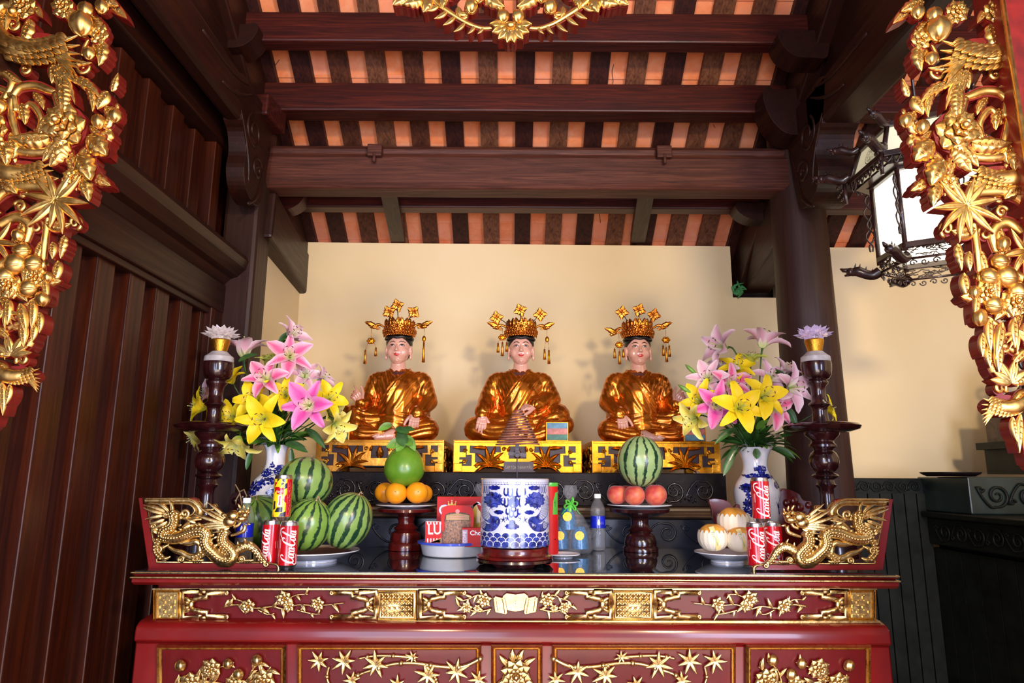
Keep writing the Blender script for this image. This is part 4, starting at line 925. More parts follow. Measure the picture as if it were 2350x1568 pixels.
# ================================================================== three seated statues
m = N('gilt_robe'); co = m.coord(); f = m.noise(co, 16, 4); g = m.noise(co, 160, 3)
m.set(m.ramp(f, [(0.3, (0.36, 0.085, 0.006)), (0.55, (0.68, 0.195, 0.012)), (0.75, (0.90, 0.31, 0.03))]), 0.26, 0.85, 0.4, croug=0.12); m.bump(g, 0.03, 0.001); M['robe'] = m.m
M['skin'] = plain('painted_skin', (0.72, 0.38, 0.28), 0.25, coat=0.8, var=0.04)
M['hair'] = plain('painted_hair', (0.012, 0.010, 0.010), 0.3, bmp=0.6, bs=160)
M['lip'] = plain('lip_red', (0.55, 0.02, 0.015), 0.25); M['brow'] = plain('brow_paint', (0.03, 0.015, 0.012), 0.4); M['nail'] = plain('nail_red', (0.45, 0.02, 0.02), 0.2); M['eyew'] = plain('eye_white', (0.75, 0.62, 0.55), 0.2)
M['undershirt'] = plain('dark_collar_cloth', (0.10, 0.015, 0.01), 0.4, var=0.3)
def hand(wrist, fdir, back, thumb, curl, size=45, spread=1.0, idx_up=False):
    """wrist point, finger direction, back-of-hand normal, thumb side (+1/-1 along cross), curl list"""
    x = Vector(fdir).normalized(); z = Vector(back); z = (z - x * z.dot(x)).normalized(); y = z.cross(x) * thumb
    k = size / 45; T = lambda a, b, c: Vector(wrist) + (x * a + y * b + z * c) * k
    mb = MB(); tips = []
    for i in range(4):
        b0 = 9.0 - 6.0 * i
        capsule(mb, T(0, b0 * 0.55, 0), T(20 - abs(i - 1.3) * 1.2, b0, 1.5), 5.2 * k, 4.3 * k, 10)
        L = [20, 23, 21.5, 16.5][i]; p = T(20 - abs(i - 1.3) * 1.2, b0, 1.5); ang = 0.12; r = 3.5 * k; fy = (1.2 - i) * 0.05 * spread
        c_ = curl[i]
        for j, fr in enumerate((0.45, 0.32, 0.23)):
            ang += c_ * (0.9, 1.0, 0.8)[j]
            d = x * math.cos(ang) - z * math.sin(ang) + y * fy; d.normalize(); q_ = p + d * L * fr * k; capsule(mb, p, q_, r, r * 0.88, 10); r *= 0.88; p = q_
        tips.append((p, d, r, x * math.sin(ang) + z * math.cos(ang)))
    p = T(4, 8, -1); 
    for j, (L, a) in enumerate(((13, 0.75), (10, 0.45), (8, 0.25))):
        d = (x * math.cos(a) + y * math.sin(a) - z * 0.25).normalized(); q_ = p + d * L * k; capsule(mb, p, q_, (4.6 - j * 0.5) * k, (4.1 - j * 0.5) * k, 10); p = q_
    tips.append((p, d, 3.1 * k, z))
    capsule(mb, T(-14, 0, 0), T(4, 0, 0), 8 * k, 8.5 * k, 12)
    nails = MB()
    for p, d, r, nrm in tips: ball(nails, p + nrm * r * 0.62 + d * r * 0.4, (r * 0.62, r * 0.62, r * 0.62), 8, 6)
    return mb, nails
def statue(cx, mirror, pose, label, crown):
    Yb = 3.37; base = P(cx, 1010, Yb); base.z = 1.5625; K = KPX(cx, 900, Yb)
    root = empty('seated_statue', base, label, 'statue', None)
    mi = -1 if mirror else 1
    T = lambda p: base + Vector((p[0] * mi, p[1], p[2])) * K
    def out(mb, name, mats, par=root, **kw):
        mb.v = [T(v) for v in mb.v]
        if mi < 0: mb.f = [tuple(reversed(f_)) for f_ in mb.f]
        return mb.build(name, mats, par, **kw)
    b = MB(); c = lambda *a: capsule(b, *a, 16)
    if pose == 'c':
        hx = 3; ox = 0
        ball(b, (0, 0, 30), (66, 46, 36), 24, 14); c((0, 4, 40), (0, 8, 112), 50, 50); ball(b, (0, 6, 122), (66, 38, 42), 24, 14); c((-50, 8, 140), (50, 8, 140), 23, 23); ball(b, (0, 6, 153), (42, 25, 17), 20, 10); ball(b, (1, 5, 160), (27, 20, 13), 20, 10)
        c((-55, 6, 138), (-72, 0, 98), 22, 22); c((-72, 0, 98), (-82, -34, 66), 22, 19)
        c((55, 6, 138), (73, 0, 98), 22, 22); c((73, 0, 98), (38, -40, 82), 21, 18)
        c((-30, 0, 32), (-98, -14, 32), 36, 27); c((-98, -20, 28), (-15, -50, 18), 27, 16)
        c((30, 0, 38), (84, -14, 60), 36, 30); c((84, -18, 58), (52, -46, 20), 30, 18); c((52, -46, 16), (20, -52, 12), 16, 12)
        c((-56, 8, 62), (-58, 8, 118), 22, 22); c((56, 8, 62), (58, 8, 118), 22, 22); ball(b, (0, -14, 14), (106, 46, 14), 24, 10); c((84, -5, 14), (100, -8, 40), 12, 24)
    else:
        hx = 7; ox = 12
        ball(b, (8, 0, 30), (62, 46, 36), 24, 14); c((10, 4, 40), (10, 8, 112), 50, 50); ball(b, (11, 6, 122), (64, 38, 42), 24, 14); c((-36, 8, 140), (60, 8, 140), 23, 23); ball(b, (9, 6, 153), (42, 25, 17), 20, 10); ball(b, (7, 5, 160), (27, 20, 13), 20, 10)
        c((-42, 6, 138), (-56, 0, 100), 22, 20); c((-56, 0, 100), (-64, -30, 84), 19, 15)
        c((64, 6, 138), (80, 0, 92), 22, 21); c((80, 0, 92), (60, -38, 62), 21, 18)
        c((-25, 0, 36), (-82, -14, 58), 36, 28); c((-82, -16, 58), (-100, -20, 62), 28, 20); c((-82, -18, 55), (-72, -40, 18), 30, 22); c((-60, -44, 18), (-18, -50, 16), 20, 12)
        c((30, 0, 30), (78, -14, 30), 36, 27); c((82, -20, 27), (30, -48, 16), 26, 15)
        c((-42, 8, 62), (-44, 8, 118), 20, 20); c((62, 8, 62), (64, 8, 118), 22, 22); ball(b, (-4, -14, 14), (96, 46, 14), 24, 10)
    b = remesh(b, 2.3, 6); ns = normals(b)
    for i, v in enumerate(b.v):
        n = ns[i]; x, y, z = v.x - ox, v.y, v.z
        if n.y > 0.5: continue
        w_ = min(1, max(0, (0.6 - n.y))) ; d = 0
        if z > 62 and abs(x) < 60 + 0 * z:
            s = (x * 0.81 - (z - 150) * -0.0 + (z - 150) * -0.58)   # crossing line through neck right, down to lower left
            s = (x - 18) * 0.81 - (z - 165) * 0.58
            if s > 0: ph = (s + 3 * math.sin(z * .06)) / 13.5; d = 2.9 * (abs(math.sin(PI * ph)) ** 0.7 - 0.5) * (0.6 + 0.4 * math.sin(s * .21 + x * .05)) + (2.2 if s < 6 else 0)
            else: ph = ((x + 60) * 0.93 + (z - 165) * 0.36) / 11.0; d = 2.2 * (abs(math.sin(PI * ph)) ** 0.7 - 0.5)
            d *= min(1, (z - 62) / 14)
        elif z > 66: ph = ((z - 60) * 0.45 - abs(x) * 0.9 + 4 * math.sin(z * .05)) / 13; d = 1.5 * (abs(math.sin(PI * ph)) - 0.5)
        else:
            ph = (z * 0.9 - 0.0022 * (x) ** 2 + abs(x) * 0.12 + 3 * math.sin(x * .07)) / 13.5; d = 2.3 * (abs(math.sin(PI * ph)) ** 0.8 - 0.5) * min(1, abs(x) / 30 + .3) * 1.25
            if abs(x) > 86: d *= 0.35
        b.v[i] = v + n * d * w_
    bv = BVHTree.FromPolygons(b.v, b.f)
    def SF(bvh):
        def S(u, v, h=0):
            r = bvh.ray_cast(Vector((u, -200, v)), Vector((0, 1, 0)))
            return (r[0] if r[0] else Vector((u, 0, v))) + Vector((0, -h, 0))
        S.k = 1; return S
    SB_ = SF(bv)
    tr = MB()
    vine(tr, SB_, [(p[0] + ox, p[1], 0) for p in cr([(24, 168), (14, 155), (-4, 136), (-22, 112), (-38, 88), (-44, 76)], 6)], 1.5, 0.8, k=0, seg=6); vine(tr, SB_, [(p[0] + ox, p[1], 0) for p in cr([(-24, 168), (-16, 154), (-6, 142), (2, 134)], 6)], 1.5, 0.8, k=0, seg=6)
    vine(tr, SB_, [(p[0] + ox, p[1], 0) for p in cr([(20, 166), (8, 153), (-10, 132), (-28, 106)], 6)], 1.0, 0.4, k=0, seg=6)
    out(b, 'robe', M['robe']); out(tr, 'robe_trim', M['robe'])
    ys = MB(); poly(ys, lambda u, v, h=0: Vector((u + ox, -20 - (160 - v) * 0.25 if True else 0, v)), [(-15, 158), (16, 158), (1, 138)], 0); out(ys, 'collar_cloth', M['undershirt'])
    # cuffs
    cuffs = [((-80, -30, 70), (-84, -42, 58)), ((44, -37, 84), (32, -44, 80))] if pose == 'c' else [((-62, -26, 86), (-68, -33, 86)), ((64, -34, 68), (58, -42, 56))]
    for a, e in cuffs: cu = MB(); capsule(cu, a, e, 14, 13, 16); out(cu, 'sleeve_cuff', M['robe'])
    # hands and foot
    if pose == 'c': hs = [((-82, -46, 56), (-0.12, -0.25, -0.95), (0.1, -1, 0.25), 1, (0.14, 0.18, 0.22, 0.26)), ((30, -48, 76), (-0.95, -0.2, -0.08), (0.1, -0.5, 0.9), 1, (0.3, 0.4, 0.5, 0.55))]
    else: hs = [((-68, -36, 88), (-0.50, -0.25, 0.70), (-0.2, 0.8, 0.3), 1, (0.16, 0.62, 0.72, 0.8)), ((58, -46, 60), (-0.12, -0.25, -0.95), (0.1, -1, 0.25), -1, (0.14, 0.18, 0.22, 0.26))]
    for a in hs:
        hm, nm = hand(a[0], a[1], a[2], a[3] , a[4], 42); hm = remesh(hm, 0.9, 3); ho = out(hm, 'hand', M['skin']); out(nm, 'nail', M['nail'], ho)
    if pose != 'c':
        fm = MB(); capsule(fm, (8, -48, 12), (-24, -56, 7), 12, 7.5, 14); capsule(fm, (8, -48, 16), (-8, -54, 11), 11, 8, 14)
        for i in range(5): capsule(fm, (-20 + i * 1.5, -58 + i * 2.2 - 2, 9 - i * 1.4 + 4), (-31 + i * 1.8, -62 + i * 2.4, 6 - i * 1.2 + 3), 3.6 - i * 0.3, 3.0 - i * .3, 8)
        out(remesh(fm, 1.2, 2), 'foot', M['skin'])
    # head
    H = Vector((hx, 0, 214)); h = MB(); hb = lambda c_, r_: ball(h, c_, r_, 24, 16)
    hb((0, 4, 9), (28, 30, 29)); hb((0, -2, -7), (24.5, 26, 30)); hb((0, -9, -27), (14, 14, 11)); hb((-13, -13, -10), (11, 11, 13)); hb((13, -13, -10), (11, 11, 13))
    capsule(h, (0, -25, 5), (0, -30.5, -6), 2.6, 3.6); hb((-3.2, -28, -7.2), (2.6, 2.6, 2.2)); hb((3.2, -28, -7.2), (2.6, 2.6, 2.2)); hb((0, -23, -17), (8, 4.4, 3.4)); hb((0, -20.5, -29), (6, 4, 4)); hb((-10.5, -21.5, 4.5), (6.5, 4, 3.6)); hb((10.5, -21.5, 4.5), (6.5, 4, 3.6))
    for s in (-1, 1): hb((s * 28.5, 4, -4), (3.6, 8, 13)); hb((s * 28.5, 1, -19), (3.4, 5, 7))
    capsule(h, (0, 3, -30), (0, 4, -58), 17, 21, 20); ball(h, (0, 4, -56), (27, 20, 9), 20, 10)
    h = remesh(h, 1.15, 3); hv = BVHTree.FromPolygons(h.v, h.f); SH = SF(hv)
    ho_ = lambda mb: setattr(mb, 'v', [v + H for v in mb.v]) or mb
    pt = MB(); lp = MB(); ew = MB()
    for s in (-1, 1):
        stroke(pt, SH, [(s * a, z) for a, z in ((3.8, 11.2), (8, 13.8), (13, 14.2), (18.5, 11.6))], [0.8, 2.0, 1.9, 0.7], 0.35, k=5)
        stroke(pt, SH, [(s * a, z) for a, z in ((5.2, 4.6), (9, 6.8), (13.5, 6.5), (17.6, 4.6))], [0.9, 1.9, 1.9, 0.8], 0.5, k=5)
        stroke(pt, SH, [(s * a, z) for a, z in ((6.0, 4.2), (10.5, 3.0), (16, 4.2))], 0.6, 0.5, k=4)
        poly(ew, SH, [(s * a, z) for a, z in ((5.5, 4.4), (9, 6.4), (13.5, 6.1), (17, 4.4), (13, 3.3), (9, 3.2))], 0.3, L=3); disc(pt, SH, s * 11.2, 4.8, 2.1, 1.9, 0.6, n=10)
    poly(lp, SH, [(-8, -15.8), (-4, -14.0), (-1.4, -13.0), (0, -13.8), (1.4, -13.0), (4, -14.0), (8, -15.8), (4, -16.4), (0, -16.2), (-4, -16.4)], 0.4, L=3); poly(lp, SH, [(-7, -16.4), (0, -16.9), (7, -16.4), (4, -19.2), (0, -20.0), (-4, -19.2)], 0.4, L=3)
    hd = out(ho_(h), 'head', M['skin']); out(ho_(pt), 'painted_brows_and_eyes', M['brow'], hd); out(ho_(ew), 'eye', M['eyew'], hd); out(ho_(lp), 'lips', M['lip'], hd)
    hr = MB(); ball(hr, (0, 8.0, 15), (31, 31, 27.0), 28, 16); ball(hr, (0, 12, 0), (28.8, 25, 30), 28, 16)
    rs = [Vector((31.0 * math.cos(a), 5 + 30.0 * math.sin(a), 24.5 + 1.2 * math.sin(9 * a))) for a in [2 * PI * i / 48 for i in range(49)]]
    tube(hr, rs, 3.4, 8); out(ho_(hr), 'hair', M['hair'])
    # crown: flared band packed with small rosettes
    cb = MB(); lathe(cb, [(29, 26), (33, 27), (33.5, 30), (35, 36), (34, 44), (30, 52), (26, 56), (20, 58), (8, 60), (0.1, 60)], (0, 4, 0), 40)
    for row, (zz, rr2, n_, sz) in enumerate(((31, 34, 17, 6.2), (39, 35.5, 15, 7.5), (48, 32, 13, 7.5), (56, 25, 9, 7.0))):
        for i in range(n_):
            a = PI + PI * (i + 0.5 * (row % 2)) / (n_ - 1) * 1.0
            n3 = Vector((math.cos(a), math.sin(a), 0.25)).normalized(); cc = Vector((rr2 * math.cos(a), 4 + rr2 * math.sin(a), zz))
            S = SPLANE(cc, Vector((0, 0, 1)).cross(n3), n3.cross(Vector((0, 0, 1)).cross(n3))); S.k = 1; rose(cb, S, 0, 0, sz, 5, 0, 2, rot=i)
    S = SPLANE((0, -33, 46), (1, 0, 0), (0, -0.2, 1)); S.k = 1; rose(cb, S, 0, 0, 14, 8, 0, 4); 
    for i in range(11):
        a = PI + PI * i / 10; cc = Vector((31 * math.cos(a), 4 + 31 * math.sin(a), 48)); n3 = Vector((math.cos(a), math.sin(a), 0)); S = SPLANE(cc, Vector((0, 0, 1)).cross(n3), (0, 0, 1)); S.k = 1
        leaf(cb, S, 0, 0, PI / 2, 15 + 6 * math.sin(PI * i / 10), 13, 4, 0.2 * (-1) ** i, 3, 1)
    cb.v = [Vector((v.x, v.y, v.z + 3)) for v in cb.v]; out(ho_(cb), 'crown', M['gold_crown'])
    def star(mb, ctr, r, rot, tilt):
        S = SPLANE(ctr, (1, 0, tilt * 0.3), (0, -0.3, 1)); S.k = 1
        for i in range(4): leaf(mb, S, 0, 0, rot + 2 * PI * i / 4, r, r * 0.85, 2.2, 0, 3, 0)
        for i in range(4): leaf(mb, S, 0, 0, rot + 0.78 + 2 * PI * i / 4, r * 0.75, r * 0.45, 2, 0, 0, 1)
        ball(mb, S(0, 0, 3), 2.6, 8, 6)
    for (x, z, rot, x0) in crown['flowers']:
        f_ = MB(); star(f_, (x, -18, z), 17, rot, 0); fo = out(ho_(f_), 'crown_flower', M['gold_crown'])
        s_ = MB(); tube(s_, cr([(x0, -16, 54), ((x + x0) / 2, -18, (z + 54) / 2 + 2), (x, -17, z)], 4), 1.1, 6); out(ho_(s_), 'flower_wire', M['hair'], fo)
    for (s, tipx, tipz, tass) in crown['wings']:
        f_ = MB(); S = SPLANE((0, -14, 0), (1, 0, 0), (0, 0, 1)); S.k = 1
        vine(f_, S, cr([(s * 34, 50, 0), (s * 46, 54 + (tipz - 50) * .4, 0), (s * 58, 48 + (tipz - 50) * .7, 0), (s * 66, 46 + (tipz - 50), 0)], 5), [2.2, 3, 5, 3], 0, k=0, seg=8)
        leaf(f_, S, s * 54, 48 + (tipz - 50) * .7, math.atan2(6, s * 10), tipx - 54, 13, 4, -0.3 * s, 3, 1); leaf(f_, S, s * 50, 49 + (tipz - 50) * .6, math.atan2(-6, s * 10), 16, 10, 4, 0.8 * s, 0, 1); ball(f_, S(s * 58, 46 + (tipz - 50) * .7, 2), 4.5, 8, 6); vine(f_, S, [(a, b_, 0) for a, b_ in spiral_pts(s * 48, 46 + (tipz - 50) * .5, 5, 1.2, 0, s)], 1.6, 1, k=0)
        wo = out(ho_(f_), 'crown_wing', M['gold_crown'])
        t_ = MB(); px_, top = tass[0]; med = tass[1]
        tube(t_, [Vector((px_, -15, top)), Vector((px_, -15, med))], 0.5, 5)
        ball(t_, (px_, -15, med - 4), (8 if tass[3] else 4.5, 3, 7), 12, 8)
        if tass[3]:
            for i in range(6): ball(t_, (px_ + 7 * math.cos(i * PI / 3), -16, med - 4 + 5 * math.sin(i * PI / 3)), 3.2, 8, 5)
        for (dx, l0, l1) in tass[2]:
            tube(t_, [Vector((px_ + dx * 0.6, -15, med - 8)), Vector((px_ + dx, -15, med - l0))], 0.4, 5); ln = l1 - l0
            lathe(t_, [(0.3, med - l0), (2.2, med - l0 - 2), (2.0, med - l0 - ln * .3), (2.8, med - l0 - ln * .35), (2.2, med - l0 - ln * .5), (3.8, med - l1 + 1), (0.2, med - l1)], (px_ + dx, -15, 0), 10)
        out(ho_(t_), 'tassel', M['gold_deep'], wo)
    return root
statue(900, False, 'l', 'left seated statue with one hand raised, behind the pomelo', dict(flowers=[(-23, 84, 0.5, -14), (-4, 100, 0.3, 0), (34, 84, 0.9, 18)],
    wings=[(-1, 81, 54, ((-62, 46), 20, [(-12, 24, 58), (12, 18, 40)], 1)), (1, 82, 56, ((60, 48), 26, [(0, 10, 60)], 0))]))
statue(1192, False, 'c', 'central seated statue with both hands on its lap, crown tassels both sides', dict(flowers=[(-57, 72, 0.2, -28), (-2, 90, 0.35, 0), (44, 80, 0.1, 22)],
    wings=[(-1, 82, 54, ((-43, 46), 30, [(-10, 16, 40), (0, 14, 48), (10, 14, 38)], 1)), (1, 80, 54, ((60, 46), 26, [(-6, 26, 52), (4, 28, 62)], 0))]))
statue(1478, True, 'l', 'right seated statue, head slightly left, half covered by the right bouquet', dict(flowers=[(-36, 80, 0.2, -20), (-2, 92, 0.35, 0), (38, 86, 0.1, 22)],
    wings=[(-1, 80, 58, ((-62, 46), 26, [(-7, 16, 44), (0, 20, 56), (7, 16, 42)], 1)), (1, 82, 36, ((46, 34), 14, [(-9, 14, 34), (0, 18, 50), (11, 12, 36)], 1))]))
# striped armrest blocks beside the statues
def armblock(px0, px1, Y, cols, label):
    a, b_ = P(px0, 1010, Y), P(px1, 968, Y); z0 = 1.562; h = b_.z - z0; w_ = b_.x - a.x
    root = empty('striped_block', (a.x + w_ / 2, Y + 0.03, z0), label, 'block')
    q = MB(); box(q, (a.x + w_ / 2, Y + 0.03, z0 + h / 2), (w_, 0.06, h)); q.build('gilt_case', M['gold_deep'], root, smooth=False, bevel=0.003)
    for i, c_ in enumerate(cols):
        q = MB(); hh = (h - 0.012) / len(cols); box(q, (a.x + w_ / 2, Y - 0.002, z0 + 0.006 + hh * (i + .5)), (w_ - 0.012, 0.006, hh - 0.001)); q.build('painted_stripe', plain('stripe_paint', c_, 0.5, var=0.25, vs=40), root, smooth=False)
TQ, PK, BL, GR = (0.05, 0.20, 0.18), (0.62, 0.20, 0.17), (0.10, 0.28, 0.42), (0.04, 0.20, 0.14)
armblock(1252, 1305, 3.22, [GR, PK, BL], 'blue, pink and green striped block beside the central statue'); armblock(1569, 1619, 3.22, [BL, PK, TQ], 'blue, pink and teal striped block beside the right statue')
armblock(758, 803, 3.22, [GR, PK, TQ], 'teal and pink striped block behind the left bouquet')
# ================================================================== offerings on the glass
GT = GZ + 0.0005
M['white_china'] = plain('white_china', (0.86, 0.88, 0.95), 0.12, coat=0.8, var=0.02)
M['white_plastic'] = plain('white_plastic', (0.93, 0.95, 1.0), 0.35, var=0.03)
M['cobalt'] = plain('cobalt_blue', (0.012, 0.022, 0.30), 0.15, coat=0.8, var=0.5, vs=60)
M['cobalt_light'] = plain('washed_cobalt', (0.06, 0.09, 0.42), 0.15, coat=0.8, var=0.5, vs=45)
m = N('clear_plastic'); m.set((1, 1, 1), 0.04, trans=0.95, ior=1.25); M['clear'] = m.m
m = N('crystal'); m.set((1.0, 0.97, 1.0), 0.04, trans=0.9, ior=1.45, emit=(1.0, 0.8, 0.78), es=0.07); M['crystal'] = m.m
m = N('cellophane'); m.set((0.85, 0.88, 0.95), 0.08, alpha=0.09, spec=0.8, coat=0.4); m.bump(m.noise(m.coord(), 60, 3), 0.8, 0.01); M['cello'] = m.m
M['green_ribbon'] = plain('green_ribbon', (0.10, 0.55, 0.06), 0.3, coat=0.5)
M['can_red'] = plain('can_red', (0.62, 0.006, 0.014), 0.22, 0.25, coat=0.7, var=0.04)
M['white_ink'] = plain('white_ink', (0.85, 0.82, 0.82), 0.3, coat=0.5, var=0.02); M['silver'] = plain('brushed_silver', (0.62, 0.62, 0.66), 0.28, 1.0)
M['yellow_ink'] = plain('yellow_ink', (0.9, 0.68, 0.01), 0.3, coat=0.5, var=0.03); M['black_ink'] = plain('black_ink', (0.012, 0.012, 0.02), 0.3, coat=0.5)
M['foil_gold'] = goldm('gold_foil', (0.55, 0.24, 0.015), (0.80, 0.42, 0.05), 0.35, 150, 0.8)
# ---- incense urn and its wooden stand
uc = Vector((P(1181, 1280, 2.395).x, 2.395, 0)); ub = 1.172
st = empty('urn_stand', (uc.x, uc.y, GT), 'dark red round wooden stand with scalloped apron under the porcelain urn', 'stand')
q = MB(); lathe(q, [(0.001, ub - 0.008), (0.112, ub - 0.008), (0.115, ub - 0.003), (0.113, ub - 0.018), (0.117, ub - 0.026), (0.126, ub - 0.030), (0.129, ub - 0.036), (0.122, ub - 0.042), (0.105, ub - 0.046), (0.001, ub - 0.046)], uc, 56); q.build('top', M['mahog_red'], st, ang=35)
q = MB(); seg = 96; vs = []
for i in range(seg):
    a = 2 * PI * i / seg; lo = GT + 0.001 + 0.014 * max(0, math.cos(3 * a + PI / 2)) ** 0.5
    for r, z_ in ((0.108, ub - 0.044), (0.128, ub - 0.040), (0.130, ub - 0.048), (0.118, lo), (0.108, lo)): vs.append(Vector((uc.x + r * math.cos(a), uc.y + r * math.sin(a), z_ if z_ > lo else lo)))
q.add(vs, [(i * 5 + j, ((i + 1) % seg) * 5 + j, ((i + 1) % seg) * 5 + (j + 1) % 5, i * 5 + (j + 1) % 5) for i in range(seg) for j in range(5)]); q.build('apron', M['mahog'], st, ang=40)
ur = empty('incense_urn', (uc.x, uc.y, ub), 'large blue and white porcelain incense urn with two dragons, centre of the table', 'urn')
R = 0.1165; HU = 0.222
q = MB(); lathe(q, [(0.001, 0), (0.104, 0), (0.110, 0.004), (0.1145, 0.014), (R, 0.03), (R, 0.195), (R + 0.0005, HU - 0.012), (R + 0.001, HU - 0.003), (R - 0.003, HU), (R - 0.011, HU), (R - 0.013, HU - 0.004), (R - 0.012, 0.16), (0.001, 0.16)], (uc.x, uc.y, ub), 72); q.build('body', plain('urn_glaze', (0.62, 0.66, 0.80), 0.12, coat=0.8, var=0.02), ur, ang=40)
q = MB(); disc(q, lambda u, v, h=0: Vector((uc.x + u, uc.y + v, ub + 0.175 + h)), 0, 0, R - 0.013, n=40); q.build('ash', plain('ash', (0.25, 0.22, 0.2), 0.9), ur, smooth=False)
CY = SCYL((uc.x, uc.y, ub), R, 0.001)
U = lambda x: 116.5 * math.asin(max(-1, min(1, (x - 1138) / 384))); V = lambda y: (868 - y) / 765 * 226
def SU(x, y, h=0): return CY(U(x) if abs(x - 1138) < 383 else 183 * (1 if x > 1138 else -1) + (x - 1138 - (383 if x > 1138 else -383)) * 0.3, V(y), 0.35 + h)
SU.k = 0.0003
d1 = MB(); d2 = MB()   # dark and light cobalt
poly(d2, CY, [(-183, V(182)), (183, V(182)), (183, V(135)), (-183, V(135))], 0.25, L=6)
for i in range(-18, 19):
    u = i * 10; stroke(d1, CY, [(u - 4, V(172)), (u - 4, V(146)), (u + 3, V(146)), (u + 3, V(165)), (u, V(165))], 1.1, 0.45)
stroke(d1, CY, [(u, V(134)) for u in range(-183, 184, 6)], 1.2, 0.45); stroke(d1, CY, [(u, V(184)) for u in range(-183, 184, 6)], 1.4, 0.45)
for row in range(3):
    for i in range(-6, 7):
        u = i * 30 + (15 if row % 2 else 0); v = V(838) + 13 * (2 - row) + 1
        pts = [(u + 16 * math.cos(a), v + 16 * math.sin(a) - 2) for a in [PI * j / 10 for j in range(11)]]
        hh = 0.3 + 0.12 * row; poly(d2, CY, pts + [(u + 10, v - 8), (u - 10, v - 8)], hh, L=6)
        stroke(d1, CY, [(u + 12.0 * math.cos(PI * j / 10), v + 11.6 * math.sin(PI * j / 10) - 2) for j in range(11)], 1.6, hh + 0.08); stroke(d1, CY, [(u + 6.5 * math.cos(PI * j / 8), v + 6.2 * math.sin(PI * j / 8) - 3) for j in range(9)], 2.2, hh + 0.08)
wh = MB()
for row in range(3):
    for i in range(-6, 7):
        u = i * 30 + (15 if row % 2 else 0); v = V(838) + 13 * (2 - row) + 1; stroke(wh, CY, [(u + 16.3 * math.cos(PI * j / 10), v + 16.3 * math.sin(PI * j / 10) - 2) for j in range(11)], 1.7, 0.42 + 0.12 * row)
def blob(mb, S, x, y, rx, ry, n=9, h=0.0, seed=0, L=30):
    r_ = random.Random(seed); pts = []
    for i in range(n * 4):
        a = 2 * PI * i / (n * 4); q_ = 0.80 + 0.20 * abs(math.sin(n * a / 2 + seed)); q_ *= r_.uniform(0.94, 1.04); pts.append((x + rx * q_ * math.cos(a), y + ry * q_ * math.sin(a)))
    poly(mb, S, pts, h, L=L)
for s in (-1, 1):
    X = lambda x: 1138 + s * (x - 1138) if s < 0 else x
    xs = lambda d: 1130 + s * d
    blob(d1, SU, xs(215), 218, 68, 28, 8, 0.1, 3); blob(d1, SU, xs(165), 482, 58, 25, 8, 0.1, 4)
    blob(d2, SU, xs(232), 350, 108, 92, 11, 0.05, 5)   # head
    for i in range(9): a = 2.4 + i * 0.42; stroke(d1, SU, [(xs(190) - s * 0 + s * 30 * math.cos(a), 350 + 30 * math.sin(a)), (xs(200) + s * 95 * math.cos(a + .2), 350 + 82 * math.sin(a + .2))], [14, 3], 0.3)
    stroke(d1, SU, [(xs(160), 300), (xs(195), 330), (xs(240), 318), (xs(290), 340)], [6, 12, 8, 3], 0.32, k=4); stroke(d1, SU, [(xs(170), 400), (xs(220), 390), (xs(280), 420)], [10, 12, 3], 0.32, k=4); disc(d1, SU, xs(205), 335, 9, 9, 0.36, n=10)
    body = cr([(xs(330), 300), (xs(345), 400), (xs(320), 500), (xs(260), 560), (xs(180), 570), (xs(230), 640), (xs(310), 650), (xs(350), 600)], 8)
    stroke(d2, SU, body, [56, 84, 96, 90, 60, 84, 84, 60], 0.05)
    for i in range(2, len(body) - 1, 1):
        for o in (-32, -16, 0, 16, 32):
            a = math.atan2(body[i + 1][1] - body[i - 1][1], body[i + 1][0] - body[i - 1][0]); cx_, cy_ = body[i][0] - math.sin(a) * (o + (6 if i % 2 else 0)), body[i][1] + math.cos(a) * o
            stroke(d1, SU, [(cx_ + 6.5 * math.cos(a + b), cy_ + 6.5 * math.sin(a + b)) for b in (-1.7, -.85, 0, .85, 1.7)], 2.4, 0.3)
    for (x, y) in ((115, 560), (70, 545), (250, 430)):
        for j in range(5): stroke(d1, SU, [(xs(x), y), (xs(x) + 36 * math.cos(j * 1.2 + 1), y + 38 * math.sin(j * 1.2 + 1))], [12, 2], 0.3)
    for i in range(4): stroke(d1, SU, cr([(xs(345 - i * 24), 190), (xs(350 - i * 24), 260), (xs(335 - i * 22), 275), (xs(330 - i * 22), 200)], 4), 5, 0.3)
blob(d1, SU, 1110, 632, 82, 34, 9, 0.1, 6); blob(d1, SU, 1110, 590, 38, 34, 7, 0.1, 7)
def flame(x, y, w, h_): stroke(d1, SU, cr([(x - w / 2, y - h_), (x - w * .62, y - h_ * .3), (x, y), (x + w * .62, y - h_ * .3), (x + w / 2, y - h_)], 5), [10, 17, 22, 17, 10], 0.3)
for x, y, w_, h_ in ((1042, 300, 34, 80), (1086, 312, 40, 90), (1135, 318, 44, 60), (1182, 312, 40, 90), (1226, 300, 34, 80), (1010, 400, 34, 70), (1045, 420, 34, 90), (1205, 420, 34, 90), (1240, 400, 34, 70), (1062, 500, 30, 60), (1100, 530, 34, 70), (1145, 530, 34, 70), (1185, 500, 30, 60), (1122, 470, 40, 40)): flame(x, y, w_, h_)
disc(d2, SU, 1124, 376, 58, 58, 0.25, n=28, L=25)
poly(d1, SU, [(1124 + 58 * math.cos(a), 376 + 58 * math.sin(a)) for a in [PI / 2 + PI * i / 14 for i in range(15)]] + [(1124 + 27 * math.sin(PI * i / 10), 318 + 29 - 29 * math.cos(PI * i / 10)) for i in range(1, 10)] + [(1124 - 27 * math.sin(PI * i / 10), 376 + 29 - 29 * math.cos(PI * i / 10)) for i in range(1, 10)], 0.4, L=25)
